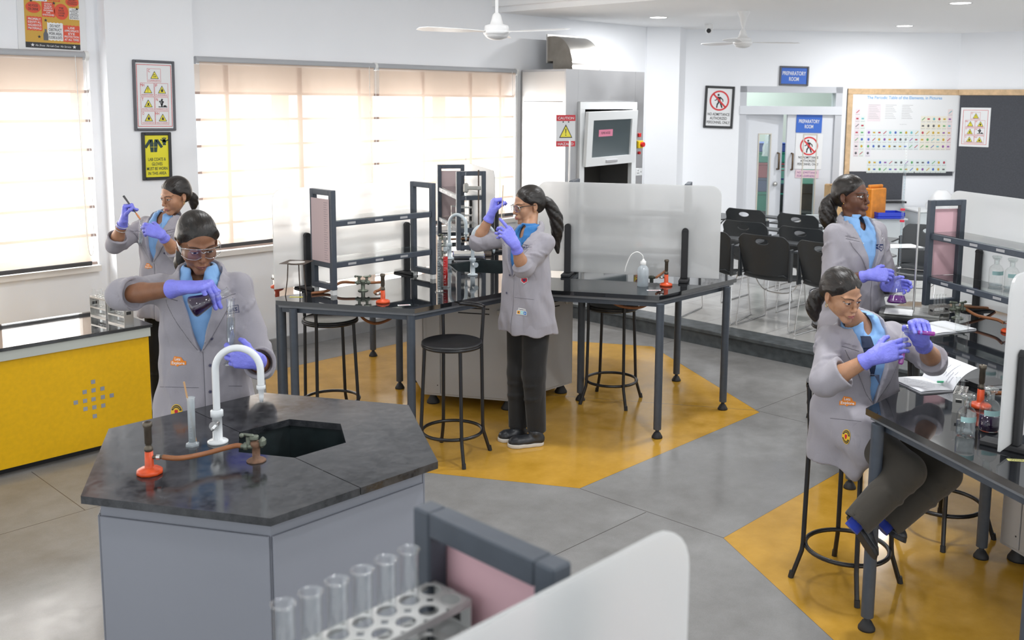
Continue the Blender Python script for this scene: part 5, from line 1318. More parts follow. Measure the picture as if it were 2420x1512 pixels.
# ---- right bench
x, y = z0at(2150, 742, ZB)
rs = thing('retort_stand', 'steel retort stand with flat base beside the standing girl with the flask', 'stand', (x, y, ZB))
rp = z0at(2158, 742, ZB)
m = MB(); m.b2((-.11, -.16, .008), (.11, .16, .022), mat('worn grey iron', (.28, .28, .27), .55, .5, var=.2, vscale=20), .003)
for sx in (-1, 1): m.b2((sx * .11 - .01, -.16, 0), (sx * .11 + .01, .16, .008), MATS['worn grey iron'])
m.M = Matrix.Rotation(.35, 4, 'Z'); b_ = m.build('base', rs, rz=.35)
rodh = atp(2164, 490, rp, (.717, .683)).z - ZB
m = MB(); m.cyl((rp[0] - x, rp[1] - y, .022), (rp[0] - x, rp[1] - y, rodh), .0062, n=12, m=STEEL); m.build('rod', rs)
x, y = z0at(2124, 738, ZB + .023); m = MB(); m.box((x, y, ZB + .0265), (.15, .15, .007), mat('white tile', (.80, .80, .79), .25), rz=.35, bev=.001); tag(m.build('ceramic_tile'), 'square white tile on the base of the retort stand', 'tile')
bt = atp(2125, 640, rp, (.717, .683)); bt2 = atp(2138, 325, rp, (.717, .683))
B = burette((bt.x, bt.y, bt.z + .03), 'tall burette with two red bands over the purple flask', bt2.z - bt.z - .03, .0065, group=None)
for py in (495, 522):
    z_ = atp(2127, py, rp, (.717, .683)).z - bt.z - .03; m = MB(); m.cyl((0, 0, z_ - .006), (0, 0, z_ + .006), .0125, n=14, m=mat('red rubber band', (.65, .03, .06), .5)); m.build('red_band', B)
x, y = z0at(2218, 752, ZB); tube_rack((x, y, ZB), math.radians(-25), 'steel rack of four glass tubes by the retort stand', 5, 2, .022, .0085, .078, mat('worn steel', (.38, .37, .35), .4, .9, var=.15, vscale=20))
for j in range(4):
    q = rot(((j - 2) * .022, -.011), math.radians(-25)); test_tube((x + q[0], y + q[1], ZB + .003), 'empty test tube standing in the rack by the retort stand', .0075, .135, None, None, 'test tubes in the rack by the retort stand')
x, y = z0at(2272, 788, ZB); vessel('beaker', 'clear glass beaker standing on the spiral notebook', 'beaker', (x, y, ZB + .0075), [(0, .002), (.030, .002), (.033, .006), (.033, .085), (.036, .092)], None, None, n=30)
def openbook(px, py, z, w, d, rz, lab, lift=0.0, spiral=True, lines=True, rightlift=None):
    x, y = z0at(px, py, z); t = thing('open_notebook', lab, 'notebook', (x, y, z), rz)
    PG = mat('page white', (.80, .81, .84), .7); PEN = mat('pen ink', (.20, .21, .28), .7)
    for sg in (-1, 1):
        L = lift if sg > 0 else 0
        m = MB(); N = 14; vs = []
        pf = []
        for i in range(N + 1):
            s = i / N
            if L: a = L * (1 - .35 * s); xx = w * s * math.cos(a); zz = .004 + w * s * math.sin(a) * (1 - .15 * s)
            else: xx = w * s; zz = .006 + .004 * math.sin(s * PI * .8)
            pf.append((sg * xx, zz))
        for j in (-1, 1):
            for xx, zz in pf: vs.append((xx, j * d / 2, zz))
        m.add(vs, [(i, i + 1, N + 2 + i, N + 1 + i) if sg > 0 else (i + 1, i, N + 1 + i, N + 2 + i) for i in range(N)], PG, True)
        if not L: m.b2((min(0, sg * w), -d / 2, 0), (max(0, sg * w), d / 2, .005), PG)
        pg = m.build('pages', t)
        if lines:
            m = MB(); random.seed(px + sg)
            for r in range(9):
                yy = d * .38 - r * d * .085
                if random.random() < .15: continue
                k0 = random.randint(2, 4); k1 = random.randint(7, 12)
                for i in range(k0, k1):
                    if random.random() < .2: continue
                    (xa, za), (xb, zb) = pf[i], pf[i + 1]
                    dz_ = .0009
                    nxx, nzz = (-(zb - za), xb - xa) if sg > 0 else ((zb - za), -(xb - xa)); l_ = math.hypot(nxx, nzz); nxx, nzz = nxx / l_ * dz_, nzz / l_ * dz_
                    jig = .002 * math.sin(i * 5 + r)
                    for off in (0,):
                        m.add([(xa + nxx, yy + jig, za + nzz), (xb + nxx, yy - jig, zb + nzz), (xb + nxx, yy - jig + .0016, zb + nzz), (xa + nxx, yy + jig + .0016, za + nzz)], [(0, 1, 2, 3)], PEN)
            m.build('handwriting', pg)
    if spiral:
        m = MB(); n = 30
        for i in range(n):
            yy = -d / 2 + d * (i + .5) / n; m.tube([(.006 * math.cos(a * PI / 4), yy, .006 + .006 * math.sin(a * PI / 4)) for a in range(8)], .0008, 5, STEEL, closed=True)
        m.build('spiral', t)
    return t
openbook(2222, 776, ZB, .15, .21, math.radians(-22), 'open spiral notebook with blank pages beside the beaker', lines=False)
openbook(2215, 908, ZB, .155, .21, math.radians(-32), 'open notebook with one written page standing up', lift=1.15, spiral=False)
x, y = z0at(2250, 912, ZB); m = MB(); pd = Vector((.69, -.72, 0)); a_ = Vector((x, y, ZB + .012))
pen = thing('pen', 'black pen with a green cap on the written notebook', 'pen', (x, y, ZB + .018), math.radians(-46))
m = MB(); m.cyl((-.02, 0, 0), (.07, 0, 0), .004, n=10, m=mat('black pen barrel', (.02, .02, .025), .3)); m.build('barrel', pen)
m = MB(); m.cyl((-.065, 0, 0), (-.02, 0, 0), .0046, n=10, m=mat('green cap', (.10, .55, .30), .35)); m.build('cap', pen)
x, y = z0at(2335, 925, ZB); book(2335, 912, ZB, .15, .11, .02, math.radians(-30), mat('black cover', (.02, .02, .022), .5), 'black covered notebook behind the burner on the right bench')
x, y = z0at(2268, 965, ZB); tube_rack((x, y, ZB), math.radians(15), 'steel tube rack holding two tubes, beside the stoppered bottles', 6, 2, .022, .0085, .075, MATS['worn steel'])
for j, (a, b) in enumerate(((-2, -.5), (0, .5))):
    q = rot((a * .022 - .011, b * .022), math.radians(15)); test_tube((x + q[0], y + q[1], ZB + .003), ('empty test tube at the left in the rack by the stoppered bottles', 'empty test tube in the middle of the rack by the stoppered bottles')[j], .0075, .125)
x, y = z0at(2316, 962, ZB); burner(x, y, ZB, 'orange bunsen burner behind the stoppered bottles on the right bench', math.radians(-30)); hose([(x + .04, y - .022, ZB + .055), (x + .09, y - .06, ZB + .05), (x + .16, y - .10, ZB + .03), (x + .22, y - .12, ZB + .0085)], 'brown hose from the burner behind the stoppered bottles')
x, y = z0at(2281, 1031, ZB); bottle((x, y, ZB), 'stoppered glass bottle half full of clear liquid on the right bench', .033, .140, .058, WATER)
x, y = z0at(2336, 1017, ZB); bottle((x, y, ZB), 'stoppered glass bottle of dark purple liquid on the right bench', .035, .146, .056, PURD)
zsh = ZB + .165 + .034 + .006
for px, py, lab in ((2352, 676, 'stoppered empty reagent bottle on the right rack shelf, farther one'), (2389, 683, 'stoppered empty reagent bottle on the right rack shelf, nearer one')):
    x, y = z0at(px, py, zsh); bottle((x, y, zsh), lab, .036, .150, .012, WATER)
x, y = z0at(2385, 785, ZB); burner(x, y, ZB, 'orange bunsen burner half hidden by the frosted screen, right edge', math.radians(150)); b3 = (x, y)
x, y = z0at(2262, 752, ZB); vv = (x, y); valve(x, y, ZB, 'twin gas valve behind the glass beaker', math.radians(-50))
hose([(vv[0] + .03, vv[1] - .035, ZB + .052), (vv[0] * .6 + b3[0] * .4, vv[1] * .6 + b3[1] * .4, ZB + .045), (vv[0] * .25 + b3[0] * .75, vv[1] * .25 + b3[1] * .75, ZB + .05), (b3[0] - .04, b3[1] + .02, ZB + .055)], 'brown hose behind the glass beaker on the right bench')
hose([(vv[0] - .0, vv[1] + .05, ZB + .052), (vv[0] + .10, vv[1] + .0, ZB + .05), (vv[0] + .26, vv[1] - .06, ZB + .03), (vv[0] + .36, vv[1] - .08, ZB + .0085)], 'brown hose running behind the right rack shelf')
# ---- foreground rack of six large tubes on the upper glass shelf of the near rack
zf = ZB + .42 + .034 + .006
pts = [atz(px, py, zf + .155) for px, py in ((670, 1427), (733, 1400), (796, 1372), (858, 1345), (912, 1321), (967, 1299))]
c0 = sum(pts, Vector()) / 6; axis = (pts[-1] - pts[0]); cell = axis.length / 5; rz = math.atan2(axis.y, axis.x)
W6 = tube_rack((c0.x + .5 * cell * math.sin(rz), c0.y - .5 * cell * math.cos(rz), zf), rz, 'blurred white rack with six large test tubes in the near foreground', 8, 2, cell, cell * .36, .085, mat('pale grey enamel', (.55, .55, .54), .4, .3))
for i, pnt in enumerate(pts):
    q = c0 + axis * ((i - 2.5) / 5)
    test_tube((q.x, q.y, zf + .002), ('blurred large empty test tube in the near rack, %s from the left' % ('first', 'second', 'third', 'fourth', 'fifth', 'sixth')[i]), cell * .33, .153, None, None, 'large test tubes in the near rack', None, THICKG)
# ================================================================== people: smooth bodies grown from blended limbs
from mathutils.bvhtree import BVHTree
def fine_axis(lo, hi, f0, f1, fine, coarse):
    out = [lo]; x = lo
    while x < hi:
        d = max(f0 - x, x - f1, 0.0)
        st = fine if d <= 0 else min(coarse, fine + d * 0.10)
        x += st; out.append(x)
    return np.array(out)
class Field:
    def __init__(s, xs, ys, zs):
        s.ax = (np.asarray(xs), np.asarray(ys), np.asarray(zs)); s.f = np.full([len(a) for a in s.ax], 1.0, np.float32)
    @classmethod
    def box(cls, lo, hi, h): return cls(*[np.arange(lo[i], hi[i] + h, h) for i in range(3)])
    def win(s, lo, hi):
        sl = []
        for i in range(3):
            a = np.searchsorted(s.ax[i], lo[i]); b = np.searchsorted(s.ax[i], hi[i])
            if b - a < 1: return None, None
            sl.append(slice(max(0, a - 1), b + 1))
        sl = tuple(sl)
        return sl, (s.ax[0][sl[0]][:, None, None], s.ax[1][sl[1]][None, :, None], s.ax[2][sl[2]][None, None, :])
    def op(s, sl, d, k, how):
        a = s.f[sl]; d = d.astype(np.float32)
        if how == 's': d = -d
        sg = -1 if how == 's' else 1
        A, B = a * sg, d * sg
        if k > 1e-6: h = np.maximum(k - np.abs(A - B), 0) / k; m = np.minimum(A, B) - h * h * k * .25
        else: m = np.minimum(A, B)
        s.f[sl] = m * sg
    def cone(s, a, b, r1, r2=None, k=.01, how='u', flat=None, cut=None, inner=None):
        r2 = r1 if r2 is None else r2
        a = np.array(a, float); b = np.array(b, float); m = max(r1, r2) + k + .012
        sl, P = s.win(np.minimum(a, b) - m, np.maximum(a, b) + m)
        if sl is None: return s
        ba = b - a; L2 = max(ba @ ba, 1e-12); w = [P[i] - a[i] for i in range(3)]
        tt = (w[0] * ba[0] + w[1] * ba[1] + w[2] * ba[2]) / L2
        t = np.clip(tt, 0, 1); q = [w[i] - t * ba[i] for i in range(3)]
        n2 = q[0] ** 2 + q[1] ** 2 + q[2] ** 2
        if flat is not None:
            fv, fk = np.array(flat[0], float), flat[1]; fv = fv / np.linalg.norm(fv)
            n2 = n2 + (fk * fk - 1) * (q[0] * fv[0] + q[1] * fv[1] + q[2] * fv[2]) ** 2
        rad = np.sqrt(n2); d = rad - (r1 + (r2 - r1) * t)
        if cut is not None:           # flat end at parameter 1, hollow over the last stretch
            L = math.sqrt(L2); end = (tt - 1) * L
            d = np.maximum(d, end)
            if inner: d = np.maximum(d, -np.maximum(rad - (r1 + (r2 - r1) * np.clip(tt, 0, 2) - inner[0]), -(end + inner[1])))
        s.op(sl, d, k, how); return s
    def chain(s, pts, rs, k=.01, how='u', flat=None):
        for i in range(len(pts) - 1): s.cone(pts[i], pts[i + 1], rs[i], rs[i + 1], k, how, flat)
        return s
    def ell(s, c, r, k=.01, how='u', R=None):
        c = np.array(c, float); m = max(r) + k + .012
        sl, P = s.win(c - m, c + m)
        if sl is None: return s
        q = [P[i] - c[i] for i in range(3)]
        if R is not None: q = [q[0] * R[0][i] + q[1] * R[1][i] + q[2] * R[2][i] for i in range(3)]
        k0 = np.sqrt((q[0] / r[0]) ** 2 + (q[1] / r[1]) ** 2 + (q[2] / r[2]) ** 2)
        k1 = np.sqrt((q[0] / r[0] ** 2) ** 2 + (q[1] / r[1] ** 2) ** 2 + (q[2] / r[2] ** 2) ** 2) + 1e-9
        s.op(sl, k0 * (k0 - 1) / k1, k, how); return s
    def mesh(s):
        f = s.f; ax = s.ax; ins = f < 0
        c = np.zeros([n - 1 for n in f.shape], np.int8)
        for i in (0, 1):
            for j in (0, 1):
                for k in (0, 1): c += ins[i:i + c.shape[0], j:j + c.shape[1], k:k + c.shape[2]]
        I, J, K = np.nonzero((c > 0) & (c < 8))
        acc = np.zeros((len(I), 3)); cnt = np.zeros(len(I))
        for axis in range(3):
            o1, o2 = [(1, 2), (0, 2), (0, 1)][axis]
            for a in (0, 1):
                for b in (0, 1):
                    off = [0, 0, 0]; off[o1] = a; off[o2] = b; off2 = list(off); off2[axis] = 1
                    v0 = f[I + off[0], J + off[1], K + off[2]]; v1 = f[I + off2[0], J + off2[1], K + off2[2]]
                    m = (v0 < 0) != (v1 < 0); t = np.where(m, v0 / np.where(m, v0 - v1, 1), 0)
                    p = np.zeros((len(I), 3)); idx = [I + off[0], J + off[1], K + off[2]]; idx2 = [I + off2[0], J + off2[1], K + off2[2]]
                    for q in range(3): p[:, q] = ax[q][idx[q]] + t * (ax[q][idx2[q]] - ax[q][idx[q]])
                    acc += p * m[:, None]; cnt += m
        V = acc / np.maximum(cnt, 1)[:, None]
        vid = np.full(c.shape, -1, np.int64); vid[I, J, K] = np.arange(len(I)); F = []
        n = f.shape
        for axis in range(3):
            sl0 = [slice(None)] * 3; sl1 = [slice(None)] * 3; sl0[axis] = slice(0, n[axis] - 1); sl1[axis] = slice(1, n[axis])
            a, b = ins[tuple(sl0)], ins[tuple(sl1)]; E = np.stack(np.nonzero(a != b), 1)
            o1, o2 = [(1, 2), (2, 0), (0, 1)][axis]
            E = E[(E[:, o1] > 0) & (E[:, o2] > 0) & (E[:, o1] < n[o1] - 1) & (E[:, o2] < n[o2] - 1)]
            q = []
            for d1, d2 in ((-1, -1), (0, -1), (0, 0), (-1, 0)):
                e = E.copy(); e[:, o1] += d1; e[:, o2] += d2; q.append(vid[e[:, 0], e[:, 1], e[:, 2]])
            Q = np.stack(q, 1); fl = ~a[E[:, 0], E[:, 1], E[:, 2]]
            Q[fl] = Q[fl][:, ::-1]; F.append(Q)
        return V, np.concatenate(F)
def mesh_obj(name, V, F, m, parent=None, matrix=None, smooth=1):
    me = bpy.data.meshes.new(name)
    for _ in range(smooth):
        a = np.concatenate([F[:, i] for i in range(4)]); b = np.concatenate([F[:, (i + 1) % 4] for i in range(4)])
        s_ = np.zeros_like(V); n_ = np.zeros(len(V))
        np.add.at(s_, a, V[b]); np.add.at(n_, a, 1); np.add.at(s_, b, V[a]); np.add.at(n_, b, 1)
        V = V * .5 + .5 * s_ / np.maximum(n_, 1)[:, None]
    me.vertices.add(len(V)); me.vertices.foreach_set('co', V.astype(np.float32).ravel())
    me.loops.add(F.size); me.loops.foreach_set('vertex_index', F.astype(np.int32).ravel())
    me.polygons.add(len(F)); me.polygons.foreach_set('loop_start', np.arange(0, F.size, 4, dtype=np.int32)); me.polygons.foreach_set('loop_total', np.full(len(F), 4, np.int32))
    me.materials.append(m); me.update(); me.validate()
    me.polygons.foreach_set('use_smooth', np.ones(len(me.polygons), bool))
    o = bpy.data.objects.new(name, me); COL.objects.link(o)
    if parent is not None: o.parent = parent
    if matrix is not None: o.matrix_basis = matrix
    return o
# ------------------------------------------------------------------ skin with a face drawn in head coordinates
def skin_material(name, col, lip, gaze=(0, 0), lid=1.0, brow=0.9):
    m = bpy.data.materials.new(name); m.use_nodes = True; nt = m.node_tree; b = nt.nodes['Principled BSDF']
    x, y, z, vec = nx_pos(nt)
    ax = x.abs(); front = y.lt(-.045)
    n = nx_noise(nt, vec, 26.0, 3.0); n2 = nx_noise(nt, vec, 220.0, 2.0)
    c = nx_mix(nt, (n * .7 + n2 * .3).step(.35, .65), tuple(q * .90 for q in col), tuple(min(1, q * 1.10) for q in col))
    # lips
    zc = -.0645
    q = 1.0 - (ax / .0235) * (ax / .0235)
    up = q.max(0.0) * .0068 - ((1.0 - (ax / .006).min(1.0)) * .0014); dn = q.max(0.0) * .0088
    lipm = (z - zc).lt(up) * ((z - zc) * -1.0).lt(dn) * q.gt(0.0) * front
    c = nx_mix(nt, lipm * .85, c, lip)
    lipline = (z - zc - .0002).abs().lt(.0009) * q.gt(0.06) * front
    c = nx_mix(nt, lipline * .8, c, tuple(v * .35 for v in lip))
    # nostrils
    nn = ((ax - .0062) / .0034); nz = ((z + .0415) / .0022)
    c = nx_mix(nt, (nn * nn + nz * nz).lt(1.0) * front * .8, c, tuple(v * .2 for v in col))
    # eyes
    e = (ax - .031) / .0178
    upz = (1.0 - e * e) * (.0082 * lid) + e * .0012 - .0006; loz = (1.0 - e * e) * -.0054 + e * .0012
    inside = z.lt(upz) * z.gt(loz) * e.abs().lt(1.0) * front
    sx = x._m('SIGN')
    gx = x - sx * .031 - gaze[0]; gz = z - gaze[1]
    r = (gx * gx + gz * gz).sqrt()
    iris = r.lt(.0070); pup = r.lt(.0034)
    spot = ((gx + .0018) * (gx + .0018) + (gz - .0022) * (gz - .0022)).sqrt().lt(.0011)
    ec = nx_mix(nt, iris, (.62, .60, .58), (.035, .018, .010)); ec = nx_mix(nt, pup, ec, (.004, .004, .004))
    c = nx_mix(nt, inside, c, ec)
    lash = (z - upz - .0004).abs().lt(.0013) * e.abs().lt(1.0) * front
    c = nx_mix(nt, lash * .92, c, (.010, .007, .006))
    lowl = (z - loz + .0003).abs().lt(.0006) * e.abs().lt(1.0) * front
    c = nx_mix(nt, lowl * .45, c, (.02, .012, .01))
    crease = (z - (1.0 - e * e) * .0098 - .0008).abs().lt(.0006) * e.abs().lt(.95) * front
    c = nx_mix(nt, crease * .35, c, tuple(v * .4 for v in col))
    # brows
    bt = (ax - .034) / .0235
    bz = .0205 + 0.0 ; bcur = (1.0 - bt * bt) * .0042 + (bt * .0012) + .0185
    bw = (1.0 - bt.max(-.3) * .62) * .0030
    bm = (z - bcur).abs().lt(bw) * bt.abs().lt(1.0) * front
    hn = nx_noise(nt, vec, 420.0, 1.0)
    c = nx_mix(nt, bm * (hn.step(.3, .55) * .35 + .6) * brow, c, (.014, .010, .008))
    nt.links.new(c, b.inputs['Base Color'])
    nt.links.new((inside * -.36 + .46).s, b.inputs['Roughness'])
    b.inputs['Subsurface Weight'].default_value = .12; b.inputs['Subsurface Radius'].default_value = (.012, .005, .003); b.inputs['Subsurface Scale'].default_value = .6
    b.inputs['Specular IOR Level'].default_value = .4
    return m
def cloth(name, col, rough=.85, wr=.35, sc=7.0, weave=900):
    if name in MATS: return MATS[name]
    m = mat(name, col, rough, sheen=.15); nt = m.node_tree; b = nt.nodes['Principled BSDF']
    tc = nt.nodes.new('ShaderNodeTexCoord'); mp = nt.nodes.new('ShaderNodeMapping'); mp.inputs['Scale'].default_value = (1.0, 1.0, .45)
    nt.links.new(tc.outputs['Object'], mp.inputs[0])
    n = nx_noise(nt, mp.outputs[0], sc, 2.5, .5); n2 = nx_noise(nt, tc.outputs['Object'], weave, 1.0)
    w = (n - .5).abs()
    bp = nt.nodes.new('ShaderNodeBump'); bp.inputs['Strength'].default_value = wr; bp.inputs['Distance'].default_value = .05
    nt.links.new((n * .8 + w * .9 + n2 * .012).s, bp.inputs['Height']); nt.links.new(bp.outputs[0], b.inputs['Normal'])
    a, c = tuple(x * .93 for x in col), tuple(min(1, x * 1.06) for x in col)
    nt.links.new(nx_mix(nt, n2.step(.3, .7), a, c), b.inputs['Base Color'])
    return m
def hair_material():
    if 'dark hair' in MATS: return MATS['dark hair']
    m = mat('dark hair', (.011, .008, .007), .38, spec=.45); nt = m.node_tree; b = nt.nodes['Principled BSDF']
    tc = nt.nodes.new('ShaderNodeTexCoord'); x, y, z, vec = nx_pos(nt)
    cb = nt.nodes.new('ShaderNodeCombineXYZ')
    nt.links.new((x * 130.0).s, cb.inputs[0]); nt.links.new((y * 14.0).s, cb.inputs[1]); nt.links.new((z * 60.0).s, cb.inputs[2])
    n = nx_noise(nt, cb.outputs[0], 1.0, 3.0, .6)
    bp = nt.nodes.new('ShaderNodeBump'); bp.inputs['Strength'].default_value = .45; bp.inputs['Distance'].default_value = .006
    nt.links.new(n.s, bp.inputs['Height']); nt.links.new(bp.outputs[0], b.inputs['Normal'])
    nt.links.new(nx_mix(nt, n.step(.3, .7), (.006, .005, .004), (.022, .016, .013)), b.inputs['Base Color'])
    b.inputs['Anisotropic'].default_value = .5
    return m
COAT = cloth('grey mauve coat cloth', (.335, .318, .352), .85, .8, 6.0); COATD = cloth('coat seam', (.13, .125, .145), .9, .1)
SHIRT = cloth('light blue shirt', (.22, .42, .73), .8, .35, 9.0); SHIRTD = cloth('strong blue shirt', (.02, .16, .42), .75, .35, 9.0)
TIE = cloth('navy tie', (.006, .018, .055), .7, .2, 12.0); TROUB = cloth('black trousers', (.012, .012, .013), .9, .4, 6.0); TROUO = cloth('dark olive trousers', (.040, .034, .026), .85, .4, 6.0)
GLOVE = mat('lilac nitrile glove', (.215, .225, .78), .48, var=.05, vscale=30, bump=.30, bscale=95); SHOEB = mat('black shoe leather', (.018, .020, .024), .4); SOLEW = mat('white shoe sole', (.62, .60, .56), .6); SOCK = cloth('royal blue sock', (.01, .03, .28), .9, .2, 20)
GOLD = mat('gold earring', (.75, .5, .15), .25, 1.0)
def mrot(v, axis, a): return np.array(Matrix.Rotation(a, 3, Vector(axis)) @ Vector(v))
def nrmv(v): v = np.array(v, float); return v / np.linalg.norm(v)
def build_hand(root, inv, wrist, d, pn, thumb_side, curls, spread=.10, s=1.0, thumb=None, elbow=None, cuff=.06, name='glove', curl2=None):
    """wrist, d (to the knuckles), pn (out of the palm), thumb_side (towards the thumb): world vectors"""
    R3 = np.array(inv.to_3x3()); w = np.array(inv @ Vector(wrist)); d = nrmv(R3 @ np.array(d)); pn = R3 @ np.array(pn); pn = nrmv(pn - d * (pn @ d))
    lat = nrmv(np.cross(d, pn)); ts = R3 @ np.array(thumb_side)
    if lat @ ts < 0: lat = -lat
    lo = w - .17 * s; hi = w + .17 * s
    F = Field.box(lo, hi, .0024)
    K = []; offs = (.030, .0095, -.0110, -.0295); lens = ((.040, .025, .021), (.044, .029, .022), (.041, .027, .022), (.032, .020, .019)); adv = (.084, .088, .084, .074)
    for o in range(4):
        k = w + d * adv[o] * s + lat * offs[o] * s; K.append(k)
        F.cone(w + lat * offs[o] * .62 * s - d * .005, k, .0150 * s, .0118 * s, .016, flat=(pn, 1.05))
    F.ell(w + d * .045 * s + pn * .006 * s, (.046 * s, .036 * s, .017 * s), .012, R=np.array([d, lat, pn]).T)
    ax = np.cross(pn, d)            # rotating about ax turns d away from pn
    tips = []
    for o in range(4):
        p = K[o]; dd = mrot(d, pn, 0) + lat * spread * (1.5 - o) * .35; dd = nrmv(dd); r = (.0100, .0103, .0098, .0086)[o] * s
        cu = curls[o + 1]
        cu = cu if isinstance(cu, (tuple, list)) else (cu, cu * 1.05, cu * .7)
        for j in range(3):
            c, sn = math.cos(cu[j]), math.sin(cu[j]); nd = dd * c + pn_of(dd, pn, lat) * sn; dd = nrmv(nd)
            q = p + dd * lens[o][j] * s * .98; F.cone(p, q, r, r * .93, .0035); r *= .93; p = q
        tips.append(p)
    tb = w + d * .022 * s + lat * .022 * s + pn * .006 * s
    th = thumb or (.75, .35, .25); td = nrmv(d * math.cos(th[0]) + lat * math.sin(th[0]) + pn * th[1])
    q = tb + td * .043 * s; F.cone(w + d * .012 * s + lat * .012 * s, tb, .016 * s, .0155 * s, .012); F.cone(tb, q, .0145 * s, .0115 * s, .010)
    td2 = nrmv(td + d * th[2] - lat * th[2] * .6 + pn * curls[0] * .5); q2 = q + td2 * .030 * s; F.cone(q, q2, .0115 * s, .0102 * s, .004)
    td3 = nrmv(td2 + d * th[2] * .5 - lat * curls[0] * .5 + pn * curls[0] * .4); q3 = q2 + td3 * .021 * s; F.cone(q2, q3, .0102 * s, .0088 * s, .004)
    e = w - d * .1 if elbow is None else np.array(inv @ Vector(elbow)); fd = nrmv(e - w)
    F.cone(w + d * .012, w + fd * .02, .0245 * s, .0262 * s, .014, flat=(pn, 1.18))
    F.cone(w + fd * .015, w + fd * cuff, .0265 * s, .0335 * s, .010, cut=1, inner=(.0045, .03))
    F.cone(w + fd * (cuff - .006), w + fd * (cuff - .001), .0345 * s, .0350 * s, .004, cut=1, inner=(.006, .03))
    V, Q = F.mesh()
    return mesh_obj(name, V, Q, GLOVE, root, None, 1), [Vector(root_w(root) @ Vector(t)) for t in tips], root_w(root) @ Vector(q3)
def pn_of(dd, pn, lat): return nrmv(np.cross(np.cross(dd, pn), dd)) if abs(dd @ pn) < .999 else nrmv(np.cross(dd, lat))
def root_w(root): return Matrix.Translation(root.location) @ Matrix.Rotation(root.rotation_euler[2], 4, 'Z')
def person(label, loc, yaw, sc, head, arms, skin, lip, coat=None, shirt=SHIRT, legs=None, trousers=TROUB, gaze=(0, -.0015), lid=.6, hs=1.0, lean=(0, 0), hair='tail', tail=None, hair_part=.0, vz=1.08, hem=.76, fine=.0024, torso=(1, 1), seat=None, shx=.150, vx=.0):
    """local frame: x to the person's left, -y front, z up"""
    root = thing('person', label, 'person', loc, yaw)
    RW = root_w(root); inv = RW.inverted(); L = lambda p: np.array(inv @ Vector(p))
    S = sc
    dz = (seat or 0.0)
    Zs = lambda z: z * S + dz
    def off(z):                      # lean of the spine
        t = max(0.0, (z - .85 * S - dz) / (.5 * S)); return np.array([lean[0] * t * S, lean[1] * t * S, 0])
    hc = L(head['pos']); HR = np.array((inv.to_3x3() @ head['rot']))     # columns: left, back, up
    H = lambda x, y, z: hc + HR @ np.array([x, y, z]) * hs
    neck0 = np.array([0, .012, Zs(1.335)]) + off(Zs(1.335))
    sh = {s_: np.array([s_ * shx * S, .008, Zs(1.300)]) + off(Zs(1.30)) for s_ in (1, -1)}
    A = {}
    for s_, a in arms.items(): A[s_] = (sh[s_], L(a['elbow']), L(a['wrist']))
    # ---------------- body
    pts = np.array([hc] + [q for t in A.values() for q in t] + [[0, 0, Zs(.80)]])
    lo = pts.min(0) - .17; hi = pts.max(0) + .17; lo[0] = min(lo[0], -.26); hi[0] = max(hi[0], .26); lo[1] = min(lo[1], -.2); hi[1] = max(hi[1], .2)
    lg = []
    if legs:
        for q in legs: lg.append([L(p) for p in q])
        lp = np.array([p for q in lg for p in q]); lo = np.minimum(lo, lp.min(0) - .1); hi = np.maximum(hi, lp.max(0) + .1)
    hb = .125 * hs
    B = Field(*[fine_axis(lo[i], hi[i], hc[i] - hb - (.02 if i == 2 else 0), hc[i] + hb, fine, .0075) for i in range(3)])
    e = lambda c, r, k=.01, how='u': B.ell(H(*c), tuple(q * hs for q in r), k * hs, how, HR)
    cn = lambda a, b, r1, r2=None, k=.01, how='u': B.cone(H(*a), H(*b), r1 * hs, (r1 if r2 is None else r2) * hs, k * hs, how)
    B.cone(H(0, .024, -.035), neck0, .042 * hs, .048 * S, .018)
    e((0, .016, .030), (.0735, .094, .084), .01); e((0, -.019, -.034), (.0540, .063, .056), .028)
    for s_ in (1, -1):
        cn((s_ * .044, .0, -.053), (s_ * .009, -.064, -.099), .0165, .0125, .018); e((s_ * .040, -.050, -.026), (.021, .021, .020), .022); e((s_ * .034, -.045, -.044), (.020, .022, .025), .024)
        cn((s_ * .012, -.0770, .0185), (s_ * .045, -.064, .021), .0075, .0068, .016)
    cn((-.007, -.066, -.100), (.007, -.066, -.100), .0135, None, .018)
    for s_ in (1, -1): e((s_ * .031, -.0865, -.001), (.0175, .0105, .0105), .010, 's')
    for s_ in (1, -1):
        e((s_ * .031, -.0690, -.0005), (.0138, .0118, .0118), .004)
        B.chain([H(s_ * .0165, -.0765, .0015), H(s_ * .025, -.0815, .0075), H(s_ * .037, -.0800, .0078), H(s_ * .0465, -.0715, .002)], [.0022 * hs] * 4, .006 * hs)
        B.chain([H(s_ * .0175, -.0760, -.0065), H(s_ * .028, -.0795, -.0095), H(s_ * .040, -.0765, -.0085)], [.0022 * hs] * 3, .007 * hs)
    B.chain([H(0, -.0815, .014), H(0, -.0895, -.008), H(0, -.0985, -.030), H(0, -.1005, -.0345)], [.0050 * hs, .0055 * hs, .0070 * hs, .0068 * hs], .012 * hs)
    for s_ in (1, -1): e((s_ * .0098, -.0885, -.0365), (.0062, .0088, .0058), .007)
    e((0, -.078, -.063), (.026, .013, .016), .016)
    B.chain([H(-.021, -.0825, -.0645), H(-.007, -.0920, -.0605), H(0, -.0915, -.0612), H(.007, -.0920, -.0605), H(.021, -.0825, -.0645)], [.0028 * hs, .0052 * hs, .0046 * hs, .0052 * hs, .0028 * hs], .005 * hs)
    B.chain([H(-.018, -.0830, -.0672), H(0, -.0910, -.0705), H(.018, -.0830, -.0672)], [.0030 * hs, .0066 * hs, .0030 * hs], .006 * hs)
